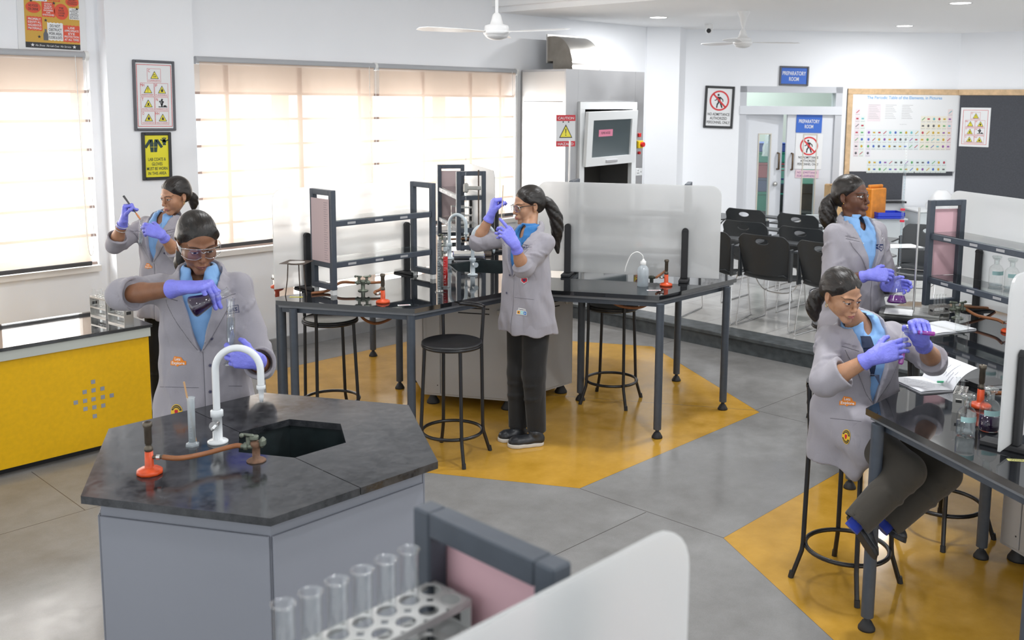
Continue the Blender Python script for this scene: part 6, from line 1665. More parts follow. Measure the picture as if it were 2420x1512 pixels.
    B.chain([H(-.021, -.0870, -.0648), H(0, -.0965, -.0652), H(.021, -.0870, -.0648)], [.0010 * hs, .0012 * hs, .0010 * hs], .003 * hs, 's')
    for s_ in (1, -1):
        Re = HR @ np.array(Matrix.Rotation(s_ * .32, 3, 'Z') @ Matrix.Rotation(-.18, 3, 'X'))
        B.ell(H(s_ * .0745, .016, -.006), (.0085 * hs, .0175 * hs, .030 * hs), .006 * hs, 'u', Re); B.ell(H(s_ * .0815, .012, -.002), (.0055 * hs, .0105 * hs, .018 * hs), .004 * hs, 's', Re); B.ell(H(s_ * .074, .006, -.031), (.0065 * hs, .008 * hs, .009 * hs), .006 * hs)
    e((0, -.040, -.142), (.060, .046, .028), .016, 's')
    # torso kept inside the clothes
    B.cone(neck0 + [0, .0, -.02], np.array([0, .0, Zs(1.22)]) + off(Zs(1.22)), .050 * S, .088 * S, .03, flat=((0, 1, 0), 1.25))
    B.cone(sh[1] * .7 + neck0 * .3 - [0, 0, .02], sh[-1] * .7 + neck0 * .3 - [0, 0, .02], .030 * S, None, .03)
    B.cone(np.array([0, .005, Zs(1.22)]) + off(Zs(1.22)), np.array([0, 0, Zs(.98)]), .115 * S, .10 * S, .04, flat=((0, 1, 0), 1.5)); B.cone((0, 0, Zs(.98)), (0, .01, Zs(.86)), .10 * S, .125 * S, .04, flat=((0, 1, 0), 1.4))
    for s_, (p0, p1, p2) in A.items():
        B.cone(p0 * .9 + neck0 * .1 - [0, 0, .012], p1, .034 * S, .036 * S, .02); fd = p2 - p1
        B.cone(p1, p1 + fd * .32, .037 * S, .0385 * S, .015); B.cone(p1 + fd * .32, p2 - nrmv(fd) * .028, .0385 * S, .0260 * S, .015); B.cone(p2 - nrmv(fd) * .028, p2, .0190 * S, .012 * S, .004)
    for q in lg: B.cone(q[0], q[1], .075 * S, .052 * S, .03); B.cone(q[1], q[2], .048 * S, .027 * S, .02); B.cone(q[2], q[2] + nrmv(q[2] - q[1]) * .02, .027 * S, .025 * S, .01)
    V, Q = B.mesh()
    HM = Matrix.Translation(Vector(hc)) @ Matrix(HR.tolist()).to_4x4() @ Matrix.Scale(hs, 4)
    HI = np.array(HM.inverted()); V = V @ HI[:3, :3].T + HI[:3, 3]
    body = mesh_obj('body', V, Q, skin_material('skin', skin, lip, gaze, lid), root, HM, 1)
    # ---------------- shirt and coat
    zk = np.array([.60, .78, .92, 1.06, 1.18, 1.26, 1.305, 1.335, 1.36, 1.40]) * S + dz
    aw = np.array([.205, .198, .176, .160, .160, .160, .140, .104, .064, .056]) * S * torso[0]; bd = np.array([.150, .142, .122, .112, .118, .112, .096, .080, .066, .058]) * S * torso[1]
    cyk = np.array([.0, .0, -.006, -.010, -.014, -.006, .004, .010, .012, .010]) * S
    def torso_field(F, g, kk=.0, extra=None, zlo=0, zhi=9):
        X, Y, Zz = F.ax[0][:, None, None], F.ax[1][None, :, None], F.ax[2][None, None, :]
        z1 = F.ax[2]; a = np.interp(z1, zk, aw) + g; b = np.interp(z1, zk, bd) + g; c = np.interp(z1, zk, cyk)
        ox = np.array([off(z)[0] for z in z1]); oy = np.array([off(z)[1] for z in z1])
        a, b, c, ox, oy = [q[None, None, :] for q in (a, b, c, ox, oy)]
        x = X - ox; y = Y - oy - c
        q = np.sqrt((np.abs(x) / a) ** 2.3 + (np.abs(y) / b) ** 2.3); d = (q - 1) * np.minimum(a, b) * .92
        d = np.maximum(d, zlo - Zz); d = np.maximum(d, Zz - zhi)
        return x, y, Zz + x * 0 + y * 0, d
    lo2 = np.array([-.30, -.25 if seat is None else -.36, Zs(hem) - .02 - (.06 if seat is not None else 0)]); hi2 = np.array([.30, .25, Zs(1.44)])
    for s_, (p0, p1, p2) in A.items():
        for p in (p0, p1, p1 + (p2 - p1) * .45): lo2 = np.minimum(lo2, p - .11); hi2 = np.maximum(hi2, p + .11)
    shf = Field.box((-.22, -.20, Zs(.98)), (.22, .20, Zs(1.42)), .0048)
    x, y, zz, d = torso_field(shf, -.012, zlo=Zs(1.0), zhi=Zs(1.40)); shf.f = d.astype(np.float32)
    # collar of the shirt: two flaps round the neck, open at the throat
    nk = lambda ang, r, z: np.array([r * math.sin(ang), .010 - r * math.cos(ang) * 1.0, 0]) * S + np.array([0, 0, Zs(z)]) + off(Zs(z))
    for s_ in (1, -1):
        T_ = np.linspace(.50, PI, 14)
        for r_, z_ in ((.060, 1.372), (.066, 1.360), (.072, 1.346), (.078, 1.333)): shf.chain([nk(s_ * t, r_, z_ + .012 * t / PI) for t in T_], [.0065] * 14, .012)
        for q in (0, .33, .66, 1): shf.chain([nk(s_ * (.50 + .35 * q), .066 + .004 * q, 1.364 - .012 * q), nk(s_ * (.52 + .35 * q), .092, 1.328 - .004 * q), nk(s_ * (.50 + .38 * q), .112 - .008 * q, 1.292 + .010 * q)], [.0065, .0065, .0060], .012)
    shf.ell(nk(0, .070, 1.355), (.024, .05, .045), .01, 's')
    shf.cone(H(0, .024, -.035), neck0 + (neck0 - H(0, .024, -.035)) * .15, .047 * hs + .003, .054 * S + .003, .004, 's')
    V, Q = shf.mesh(); so = mesh_obj('shirt', V, Q, shirt, root, None, 1)
    cf = Field.box(lo2, hi2, .0052)
    x, y, zz, d = torso_field(cf, .006, zlo=Zs(hem), zhi=Zs(1.352))
    # drape: soft vertical folds that grow to the hem, and a few across the chest
    fd_ = np.clip((Zs(1.16) - zz) / (.35 * S), 0, 1)
    th = np.arctan2(x, -y)
    d = d + fd_ * .0055 * np.sin(th * 7 + 1.3 + 2.2 * zz) + .0022 * np.sin(th * 4 + zz * 21 + 1) + .0016 * np.sin(x * 38 - zz * 30)
    # lapels: a thicker band along the neckline
    zt, zb = Zs(1.372), Zs(vz); w = np.clip((zz - zb) / (zt - zb), 0, 1); vw = .082 * S * w ** .85; xv = x - vx
    lapw = np.interp(zz, np.array([vz, vz + .05, 1.235, 1.262, 1.272, 1.31, 1.37]) * S + dz, np.array([.002, .022, .066, .070, .050, .060, .045]) * S)
    inlap = (np.abs(xv) < vw + lapw) & (y < -.01) & (zz > zb)
    d = np.where(inlap, d - .0065, d)
    notch = (np.abs(zz - Zs(1.268) - (np.abs(xv) - vw) * .25) < .0042) & (y < 0) & (np.abs(xv) > vw + .022 * S) & (np.abs(xv) < vw + lapw + .02)
    d = np.where(notch, d + .009, d)
    # front edge below the neckline
    pl = (np.abs(xv - .008) < .0036) & (y < 0) & (zz < zb); d = np.where(pl, d + .004, d)
    cf.f = d.astype(np.float32)
    cuts = []
    for s_, (p0, p1, p2) in A.items():
        a = arms[s_]; fdv = p2 - p1; ct = a.get('cuff', .30); ce = p1 + fdv * ct; w0 = a.get('w', 1.0)
        cf.cone(p0 * .6 + neck0 * .4 - [0, 0, .016], p0 - [0, 0, .008], .042 * S, .052 * S, .04); cf.cone(p0 - [0, 0, .008], p1 + (p0 - p1) * .06, .053 * S, .054 * S * w0, .035)
        cf.cone(p1 + (p0 - p1) * .10, p1, .054 * S * w0, .054 * S * w0, .02)
        cf.cone(p1, ce, .054 * S * w0, .062 * S * w0, .012, cut=1, inner=(.0145, min(.045, np.linalg.norm(fdv) * ct * .7)))
        # creases at the bend of the elbow
        for j, (t, r) in enumerate(((.30, .006), (.55, .007), (.80, .007))):
            c = p0 + (p1 - p0) * t; ax_ = nrmv(p1 - p0); u = nrmv(np.cross(ax_, [.3, .5, 1])); v = np.cross(ax_, u)
            for sgn in (0, 1): cf.chain([c + (u * math.cos(q + sgn * PI + j) + v * math.sin(q + sgn * PI + j)) * .050 * S * w0 + ax_ * q * .03 for q in np.linspace(-.9, .9, 6)], [.002, .005, .008, .008, .005, .002], .012)
    if seat is not None:
        for i, q in enumerate(lg):
            h_, kn, an = q; e_ = h_ + (kn - h_) * (.34 if i == 0 else .46)
            cf.cone(h_, e_, .122 * S, .108 * S, .05)
            if i == 1: cf.cone(h_ + [-.045, 0, -.02], h_ + [-.060, .02, -.17], .085 * S, .080 * S, .05, flat=((1, 0, 0), 1.9)); cf.cone(e_ + [-.03, 0, -.02], e_ + [-.035, .04, -.13], .075 * S, .060 * S, .05, flat=((1, 0, 0), 2.0))
        X, Y, Zz = cf.ax[0][:, None, None], cf.ax[1][None, :, None], cf.ax[2][None, None, :]
        for i, q in enumerate(lg): pass
    # open neckline, standing collar, neck hole and hem hollow
    X, Y, Zz = cf.ax[0][:, None, None], cf.ax[1][None, :, None], cf.ax[2][None, None, :]
    for s_ in (1, -1):
        ring = [nk(s_ * t, .090 + .004 * math.cos(t), 1.318 + .022 * t) for t in np.linspace(.62, PI, 10)]; cf.chain(ring, [.012] * 10, .012)
        ring = [nk(s_ * t, .082, 1.340 + .020 * t) for t in np.linspace(.70, PI, 10)]; cf.chain(ring, [.0095] * 10, .010)
    vcut = np.maximum(np.abs(xv) - vw, y + .0 * zz + .0) ; vcut = np.maximum(vcut, zb - zz)
    cf.f = np.maximum(cf.f, -vcut.astype(np.float32))
    cf.cone(neck0 - [0, 0, .03], H(0, .024, -.02), .060 * S, .058 * S, .006, 's')
    _, _, _, di = torso_field(cf, -.008, zlo=0, zhi=Zs(hem) + .07); cf.f = np.maximum(cf.f, -di.astype(np.float32))
    X, Y, Zz = cf.ax[0][:, None, None], cf.ax[1][None, :, None], cf.ax[2][None, None, :]
    cf.f = (cf.f + .0020 * np.sin(34 * X + 22 * Zz + 3.0 * np.sin(12 * Y + 7 * Zz)) * np.sin(13 * Zz - 9 * X + 1) + .0018 * np.sin(29 * Y - 31 * Zz + 2.5 * np.sin(14 * X + 2)) + .0011 * np.sin(70 * X + 40 * Zz + 4 * np.sin(20 * Y))).astype(np.float32)
    V, Q = cf.mesh(); co = mesh_obj('lab_coat', V, Q, COAT, root, None, 1)
    bv = BVHTree.FromPolygons([v.co for v in co.data.vertices], [tuple(p.vertices) for p in co.data.polygons])
    def front_seam(fx, z0, z1, n_=26, r=.0013, nm='seam'):
        out = []
        for z in np.linspace(z0, z1, n_):
            h = bv.ray_cast(Vector((fx(z), -.6, z)), Vector((0, 1, 0)))
            if h[0] is not None and h[0].y < .02 and (not out or (h[0] - out[-1]).length < .05): out.append(h[0])
        if len(out) > 3: MB().tube(out, r, 5, COATD).build(nm, root)
    oxz = lambda z: off(z)[0] + vx
    vwz = lambda z: .082 * S * max(0, min(1, (z - zb) / (zt - zb))) ** .85
    lwz = lambda z: float(np.interp(z, np.array([vz, vz + .05, 1.235, 1.262]) * S + dz, np.array([.002, .022, .066, .070]) * S))
    for s_ in (1, -1):
        front_seam(lambda z: oxz(z) + s_ * (vwz(z) + lwz(z)), zb + .01, Zs(1.262))
        front_seam(lambda z: oxz(z) + s_ * (vwz(z) + .022 + (.055 * S) * (z - Zs(1.262)) / (.014 * S)), Zs(1.262), Zs(1.276), 12, .0016)
    if seat is None: front_seam(lambda z: oxz(z) + .008, zb, Zs(hem) + .01, 34, .0014)
    # ---------------- gloves
    info = {}
    for s_, a in arms.items():
        g = a['hand']; ob, tips, tt = build_hand(root, inv, a['wrist'], g['d'], g['pn'], g['ts'], g['curls'], g.get('spread', .1), g.get('s', 1.0), g.get('thumb'), a['elbow'], g.get('cuff', .055)); info[s_] = (tips, tt)
    # ---------------- hair
    hl = np.array([H(sx * .125, sy * .14, sz) for sx in (-1, 1) for sy in (-1, 1) for sz in (-.11, .14)]); lo3 = hl.min(0); hi3 = hl.max(0)
    tl = [H(*q[:3]) for q in (tail or [])]
    for q in tl: lo3 = np.minimum(lo3, q - .06); hi3 = np.maximum(hi3, q + .06)
    hf = Field.box(lo3, hi3, .0034)
    he = lambda c, r, k=.01, how='u': hf.ell(H(*c), tuple(q * hs for q in r), k * hs, how, HR)
    he((0, .0245, .0375), (.0795, .0985, .0875)); he((0, .060, -.005), (.066, .056, .062), .03)
    for s_ in (1, -1):
        hf.chain([H(s_ * .058, -.030, .066), H(s_ * .067, -.008, .034), H(s_ * .066, .035, .010)], [.010 * hs, .011 * hs, .016 * hs], .02 * hs)
    he((hair_part * .6, -.116, .010), (.054, .066, .062), .007, 's')       # forehead and face
    he((0, -.080, -.055), (.090, .080, .075), .012, 's')
    for s_ in (1, -1): he((s_ * .080, .012, -.016), (.018, .021, .032), .006, 's'); he((s_ * .060, -.050, -.02), (.03, .045, .042), .010, 's')
    if hair == 'part': hf.chain([H(hair_part, -.066, .074), H(hair_part, -.051, .0945), H(hair_part, -.0247, .1135), H(hair_part, .0074, .1245), H(hair_part, .0416, .1245)], [.0026 * hs, .0030 * hs, .0032 * hs, .003 * hs, .002 * hs], .003 * hs, 's')
    rs = [q[3] * hs for q in (tail or [])]
    if tl:
        C = bez([Vector(p) for p in tl], 5); n_ = len(C); rr = np.interp(np.linspace(0, len(rs) - 1, n_), range(len(rs)), rs)
        for i in range(n_ - 1): hf.cone(np.array(C[i]), np.array(C[i + 1]), rr[i], rr[i + 1], .006)
        for wv in range(5):
            a0 = wv * 1.26; hf.chain([np.array(C[i]) + np.array([math.cos(a0 + i * .32), math.sin(a0 + i * .32), 0]) * rr[i] * .75 for i in range(n_)], [rr[i] * .42 for i in range(n_)], .005)
    V, Q = hf.mesh(); V = V @ HI[:3, :3].T + HI[:3, 3]
    ho = mesh_obj('hair', V, Q, hair_material(), root, HM, 1)
    # ---------------- trousers, shoes
    if lg:
        P = np.array([p for q in lg for p in q]); tf = Field.box(P.min(0) - .16, np.maximum(P.max(0) + .16, [.2, .2, Zs(.99)]), .0075)
        pz = (lg[0][0] + lg[1][0]) / 2
        tf.ell(pz + [0, 0.01, .03], (.172 * S, .128 * S, .13 * S), .03)
        for q in lg:
            h_, kn, an = q; tf.cone(h_, kn, .092 * S, .074 * S, .035); tf.cone(kn, an + nrmv(an - kn) * .02, .074 * S, .060 * S, .02, cut=1, inner=(.0125, .025))
            for t in (.18, .42):
                c = kn + (an - kn) * t; u = nrmv(np.cross(an - kn, [1, .2, 0])); tf.chain([c + mrot(u, nrmv(an - kn), a_) * .066 * S + (an - kn) * .02 * a_ for a_ in np.linspace(-1, 1, 6)], [.003, .006, .007, .007, .006, .003], .014)
        V, Q = tf.mesh(); mesh_obj('trousers', V, Q, trousers, root, None, 1)
    return dict(root=root, inv=inv, RW=RW, H=lambda x, y, z: RW @ Vector(H(x, y, z)), HM=RW @ HM, coat=co, body=body, shirt=so, hair=ho, info=info, S=S, L=L, HMl=HM)
def shoe(P, heel, toe, sole, name='shoe', w=.045, up=(0, 0, 1), upper=SHOEB):
    """heel and toe are world points on the sole"""
    inv = P['inv']; R3 = np.array(inv.to_3x3()); a, b = P['L'](heel), P['L'](toe); u = nrmv(R3 @ np.array(up)); f = nrmv(b - a); lat = nrmv(np.cross(u, f)); Ln = np.linalg.norm(b - a)
    lo = np.minimum(a, b) - .12; hi = np.maximum(a, b) + .13
    F = Field.box(lo, hi, .0042)
    F.cone(a + f * .03 + u * .045, a + f * .05 + u * .075, .036, .038, .02); F.chain([a + f * .035 + u * .034, a + f * Ln * .45 + u * .034, a + f * Ln * .72 + u * .030, a + f * (Ln - .045) + u * .028], [.034, .040, .043, .036], .02, flat=(u, 1.25))
    F.ell(a + f * .045 + u * .10, (.028, .036, .030), .008, 's', np.array([lat, f, u]).T)
    sl, X = F.win(lo, hi); d = -((X[0] - a[0]) * u[0] + (X[1] - a[1]) * u[1] + (X[2] - a[2]) * u[2] - .016); F.f = np.maximum(F.f, d.astype(np.float32))
    V, Q = F.mesh(); o = mesh_obj(name, V, Q, upper, P['root'], None, 1)
    G = Field.box(lo, hi, .0042); G.chain([a + f * .035 + u * .012, a + f * Ln * .45 + u * .012, a + f * Ln * .72 + u * .012, a + f * (Ln - .045) + u * .012], [.038, .040, .047, .041], .02)
    h = ((X[0] - a[0]) * u[0] + (X[1] - a[1]) * u[1] + (X[2] - a[2]) * u[2]); G.f = np.maximum(G.f, np.maximum(-h, h - .024).astype(np.float32))
    V, Q = G.mesh(); mesh_obj('sole', V, Q, sole, o, None, 0)
    return o
def head_rot(face, tilt=0.0):
    """face: world direction the face looks along; columns left, back, up"""
    f = Vector(face).normalized(); z = Vector((0, 0, 1)); left = z.cross(f).normalized(); up = f.cross(left).normalized()
    M = Matrix((left, -f, up)).transposed()
    if tilt: M = Matrix.Rotation(tilt, 3, f) @ M
    return M
def camdir(right, up, away): return Vector(RT * right + np.array([0, 0, 1.0]) * up + np.array([FW[0], FW[1], 0]) / math.hypot(FW[0], FW[1]) * away)
# ------------------------------------------------------------------ things sewn or stuck on a coat
def patch(P, px, py, art, off=.0022, target='coat', name='patch'):
    ob = P[target]; me = ob.data; RW = P['RW'] @ (ob.matrix_basis)
    bvh = BVHTree.FromPolygons([RW @ v.co for v in me.vertices], [tuple(p.vertices) for p in me.polygons])
    d = Vector(ray(px, py)).normalized(); hit = bvh.ray_cast(Vector(CAM), d)
    if hit[0] is None: print('patch missed', px, py); return None
    p, n = hit[0], hit[1]
    ns = Vector()
    for dx, dy in ((0, 0), (8, 0), (-8, 0), (0, 8), (0, -8)):
        h2 = bvh.ray_cast(Vector(CAM), Vector(ray(px + dx, py + dy)).normalized())
        if h2[0] is not None and (h2[0] - p).length < .06: ns += h2[1]
    n = ns.normalized() if ns.length > 0 else n
    if n.dot(d) > 0: n = -n
    tx = Vector((0, 0, 1)).cross(n).normalized(); tz = n.cross(tx).normalized()
    m = MB(); art(m)
    bm = bmesh.new(); vv = [bm.verts.new(q) for q in m.v]
    for f_, k_ in zip(m.f, m.mi):
        try: bm.faces.new([vv[i] for i in f_]).material_index = k_
        except ValueError: pass
    bmesh.ops.triangulate(bm, faces=bm.faces[:])
    for _ in range(3):
        ee = [e_ for e_ in bm.edges if e_.calc_length() > .009]
        if ee: bmesh.ops.subdivide_edges(bm, edges=ee, cuts=1); bmesh.ops.triangulate(bm, faces=bm.faces[:])
    bm.verts.index_update(); m.v = [tuple(v.co) for v in bm.verts]; m.f = [tuple(v.index for v in f_.verts) for f_ in bm.faces]; m.mi = [f_.material_index for f_ in bm.faces]; m.sm = [False] * len(m.f); bm.free()
    out = []
    for x, y, z in m.v:
        q = p + tx * x + tz * z; h2 = bvh.ray_cast(q + n * .035, -n, .09)
        base = h2[0] if h2[0] is not None else q
        out.append(P['RW'].inverted() @ (base + n * (off - y)))
    m.v = [tuple(v) for v in out]
    o = m.build(name, P['root']); return o
ORG = mat('patch orange', (.80, .24, .02), .7); PWH = mat('patch white', (.80, .79, .77), .8); BADY = mat('badge yellow', (.80, .50, .03), .7); BADR = mat('badge red', (.55, .01, .03), .7); NAVY = mat('logo navy', (.02, .03, .10), .7)
def art_explore(k=1.0):
    def f(m):
        a = .032 * k
        m.poly([(-a * 1.12, -a * .62), (-a * .25, -a * .62), (-a * .2, -a * .75), (0, -a * .78), (a * .1, -a * .62), (a * 1.12, -a * .50), (a * 1.15, a * .02), (a * .55, a * .12), (a * .5, a * .55), (a * .1, a * .62), (-a * .55, a * .66), (-a * .62, a * .05), (-a * 1.1, -a * .0)], ORG, 0)
        m.text('Lets', -a * .05, a * .10, a * .42, PWH, -.0006, a * .85, .02); m.text('Explore', 0, -a * .45, a * .40, PWH, -.0006, a * 1.85, .02)
    return f
def art_badge(k=1.0):
    def f(m):
        a = .026 * k
        def st(r, mt, y): m.poly([(r * .86 * math.cos(t), r * 1.0 * math.sin(t) * 1.12) for t in np.linspace(0, 2 * PI, 28, endpoint=False)], mt, y)
        st(a, BADY, 0); st(a * .90, HB, -.0004)
        m.rect(-a * .78, -a * .25, a * .78, a * .25, BADY, -.0007); st(a * .56, BADY, -.0008)
        m.poly([(-.22 * a, .05 * a), (-.24 * a, .26 * a), (-.08 * a, .40 * a), (.02 * a, .32 * a), (.14 * a, .42 * a), (.26 * a, .22 * a), (.22 * a, -.12 * a), (.02 * a, -.38 * a), (-.14 * a, -.24 * a)], BADR, -.0012)
        for s_ in (1, -1):
            for i in range(11):
                t = PI / 2 * s_ + (i - 5) * .19; m.disc(a * .62 * math.cos(t), a * .82 * math.sin(t), a * .05, BADY, -.0012, 6)
    return f
def seam(P, pts, mt=None, r=.0012, name='seam'):
    ob = P['coat']; RW = P['RW']; bvh = BVHTree.FromPolygons([RW @ v.co for v in ob.data.vertices], [tuple(p.vertices) for p in ob.data.polygons]); out = []
    for i in range(len(pts) - 1):
        for t in np.linspace(0, 1, 14):
            x = pts[i][0] + (pts[i + 1][0] - pts[i][0]) * t; y = pts[i][1] + (pts[i + 1][1] - pts[i][1]) * t
            h = bvh.ray_cast(Vector(CAM), Vector(ray(x, y)).normalized())
            if h[0] is not None and (not out or (h[0] - out[-1]).length < .08): out.append(h[0])
    if len(out) < 3: return None
    iv = RW.inverted(); return MB().tube([iv @ q for q in out], r, 5, mt or COATD).build(name, P['root'])
def button(P, px, py): return patch(P, px, py, lambda m: (m.disc(0, 0, .0075, mat('mauve button', (.12, .11, .15), .4), 0, 14), m.disc(0, 0, .003, NAVY, -.0004, 8)), .003, 'coat', 'button')
def earring(P, s_, hoop=True):
    p = P['HMl'] @ Vector((s_ * .078, .004, -.040)); m = MB()
    if hoop: m.tube([p + Vector((0, .007 * math.cos(2 * PI * i / 16), -.006 + .008 * math.sin(2 * PI * i / 16))) for i in range(16)], .0012, 6, GOLD, closed=True)
    else: m.sphere(p + Vector((s_ * .002, 0, .002)), .0032, 10, 8, GOLD)
    return m.build('earring', P['root'])
def head_mesh(P, name, mb, sub=None):
    M = P['HMl']; mb.v = [tuple(M @ Vector(v)) for v in mb.v]; return mb.build(name, sub or P['root'])
# ================================================================== the five girls
def px3(x, y, d): return atd(x, y, d)
def yaw_of(f): return math.atan2(f[0], -f[1])
def ground(p): return (p[0], p[1], 0.0)
def stand_legs(base, yaw, S, spread=.09):
    R = Matrix.Translation(base) @ Matrix.Rotation(yaw, 4, 'Z'); out = []
    for s_ in (1, -1): out.append([R @ Vector((s_ * .082, .012, .86 * S)), R @ Vector((s_ * spread, -.005, .47 * S)), R @ Vector((s_ * spread, .015, .085))])
    return out
def feet(P, base, yaw, spread=.09, sole=RUBBER):
    R = Matrix.Translation(base) @ Matrix.Rotation(yaw, 4, 'Z')
    for s_ in (1, -1): shoe(P, R @ Vector((s_ * spread, .075, 0)), R @ Vector((s_ * (spread + .02), -.165, 0)), sole)
def axis_matrix(a, b):
    d = (Vector(b) - Vector(a)).normalized(); return Matrix.Translation(Vector(a)) @ d.to_track_quat('Z', 'Y').to_matrix().to_4x4()
LIPD = (.20, .075, .065); LIPM = (.45, .14, .13); LIPL = (.46, .16, .15)
# ---- front left: pours a flask into a measuring cylinder
f1 = camdir(.18, 0, -1); b1_ = ground(px3(478, 700, 4.14)); y1 = yaw_of(f1)
face = camdir(.52, -.42, -.80)
w_r = px3(437, 679, 3.86); w_l = px3(607, 852, 3.86)
G1 = person('person with clear safety goggles pouring a flask into a glass cylinder behind the front island', b1_, y1, 1.015,
    dict(pos=px3(467, 572, 4.03), rot=head_rot(face, .02)),
    {-1: dict(elbow=px3(288, 697, 3.98), wrist=w_r, cuff=.20, w=1.12, hand=dict(d=camdir(1, .10, -.05), pn=camdir(.05, -1, .15), ts=camdir(.1, -.2, .9), curls=(.5, (1.15, .35, .25), (1.2, .35, .25), (1.25, .35, .25), (1.3, .35, .25)), spread=.06, s=1.10, cuff=.075)),
     1: dict(elbow=px3(618, 862, 4.10), wrist=w_l, cuff=.52, w=1.05, hand=dict(d=camdir(-.96, .18, -.12), pn=camdir(-.15, -.05, 1), ts=camdir(0, 1, .2), curls=(.5, .55, .6, .65, .7), spread=.08, s=1.02, thumb=(.8, .7, .3)))},
    (.235, .105, .055), LIPD, legs=stand_legs(b1_, y1, 1.015), gaze=(.001, -.0035), lid=.45, hs=1.0, lean=(0, -.05), tail=[(0, .095, -.02, .026), (-.012, .115, -.08, .032), (-.03, .105, -.16, .030), (-.03, .09, -.22, .014)], hair_part=.006, vz=1.045, hem=.70, fine=.0021, vx=.01)
feet(G1, b1_, y1)
# goggles
def goggles(P, clear=True):
    g = thing_local = None
    m = MB(); mt = thin_glass('goggle lens', (.97, .98, .99), 1.1, .02, .09)
    for s_ in (1, -1):
        N = 12; vs = []
        for i in range(N + 1):
            a = -.15 + 1.25 * i / N; x = s_ * (.004 + .078 * math.sin(a * .98) * 1.0 + .006); y = -.094 + .050 * (1 - math.cos(a * 1.15))
            k = 1 - .35 * max(0, (i - 8) / 4); top = .019 * k + .003; bot = -.026 * k * (1 - .55 * (1 - min(1, i / 3.5))); vs += [(x, y, top), (x, y - .001, bot)]
        m.add(vs, [(2 * i, 2 * i + 1, 2 * i + 3, 2 * i + 2) for i in range(N)], mt, True)
    o = head_mesh(P, 'safety_goggles', m)
    r = MB(); FR = thin_glass('goggle rim', (.86, .88, .92), 2.2, .06, .22)
    for s_ in (1, -1):
        up, dn = [], []
        for i in range(13):
            a = -.15 + 1.25 * i / 12; x = s_ * (.004 + .078 * math.sin(a * .98) + .006); y = -.095 + .050 * (1 - math.cos(a * 1.15)); k = 1 - .35 * max(0, (i - 8) / 4)
            up.append((x, y, .019 * k + .003)); dn.append((x, y - .001, -.026 * k * (1 - .55 * (1 - min(1, i / 3.5)))))
        r.tube(up, .0016, 6, FR); r.tube(dn, .0013, 6, FR)
        r.M = Matrix(); r.add([(s_ * .079, -.058, .016), (s_ * .079, -.058, -.010), (s_ * .083, -.030, -.006), (s_ * .083, -.030, .012), (s_ * .081, .015, .006), (s_ * .081, .015, .0)], [(0, 1, 2, 3), (3, 2, 5, 4)], veil('side shield', (.75, .78, .85), clear=.35, trans=.3, gloss=.25))
    r.tube([(-.010, -.0955, .010), (0, -.101, .007), (.010, -.0955, .010)], .0022, 6, FR)
    head_mesh(P, 'goggle_rim', r, o) if False else None
    q = MB(); q.v, q.f, q.mi, q.sm, q.mats = r.v, r.f, r.mi, r.sm, r.mats
    return head_mesh(P, 'goggle_rim', q)
goggles(G1)
patch(G1, 421, 853, art_explore(.92)); patch(G1, 417, 974, art_badge(1.15))
for px, py in ((500, 800), (497, 863), (497, 925)): button(G1, px, py)
seam(G1, [(378, 914), (470, 916)]); seam(G1, [(540, 912), (572, 912)])
def art_name(txt, w=.055, h=.026):
    def f(m): m.outline(-w / 2, -h / 2, w / 2, h / 2, .0018, NAVY, 0); m.text(txt, 0, -h * .26, h * .5, NAVY, -.0003, w * .8, .02)
    return f
patch(G1, 548, 731, art_name('RaKS', .055, .032))
fb = px3(452, 727, 3.83); fm = px3(540, 689, 3.85)
FLK = axis_matrix(fb, fm); fl_len = (fm - fb).length
vessel('conical_flask', 'tilted conical flask of dark purple liquid in the gloved hand above the front island', 'flask', (0, 0, 0), flask_prof(.044, fl_len), fl_len * .52, PURD, None, FLK, None, 30)
cb_, ctp = px3(546, 862, 3.90), px3(545, 706, 3.90)
measuring((cb_.x, cb_.y, cb_.z), 'tall glass measuring cylinder held upright by the girl with goggles', .0165, ctp.z - cb_.z, (ctp.z - cb_.z) * .72, WATER, THICKG, axis_matrix(cb_, ctp))
# ---- behind: drips something into a test tube beside the yellow counter
f2 = camdir(-.30, 0, -1); b2p = ground(px3(392, 600, 6.32)); y2 = yaw_of(f2)
w_r = px3(293, 519, 6.02); w_l = px3(380, 553, 5.98)
G2 = person('person holding a test tube and a brush before the pillar', b2p, y2, .985,
    dict(pos=px3(413, 462, 6.26), rot=head_rot(camdir(-.54, -.24, -.82), -.03)),
    {-1: dict(elbow=px3(272, 578, 6.14), wrist=w_r, cuff=.34, w=1.05, hand=dict(d=camdir(.10, 1, 0), pn=camdir(.95, -.1, .3), ts=camdir(.5, .2, -.8), curls=(.9, 1.25, 1.3, 1.35, 1.4), spread=.03, s=.98)),
     1: dict(elbow=px3(418, 598, 6.14), wrist=w_l, cuff=.22, w=1.0, hand=dict(d=camdir(-.92, .36, 0), pn=camdir(-.15, -.5, .85), ts=camdir(-.2, .9, -.2), curls=(.5, .45, .55, .75, .85), spread=.05, s=.98))},
    (.42, .215, .125), LIPL, legs=stand_legs(b2p, y2, .985), gaze=(-.001, -.003), lid=.55, hs=.97, hair='part', tail=[(0, .10, -.03, .022), (0, .128, -.055, .032), (0, .128, -.10, .026), (0, .115, -.135, .010)], hair_part=-.008, hem=.70, fine=.0027, vz=1.07)
feet(G2, b2p, y2); earring(G2, 1)
patch(G2, 351, 628, art_explore(.8)); button(G2, 389, 598)
ta, tb_ = px3(331, 577, 5.93), px3(334, 522, 5.93); Tm = axis_matrix(ta, tb_); test_tube((0, 0, 0), 'test tube of clear liquid held by the girl in front of the pillar', .0115, (tb_ - ta).length, .065, WATER, None, Tm)
ba, bb__ = px3(331, 517, 5.98), px3(292, 463, 6.0)
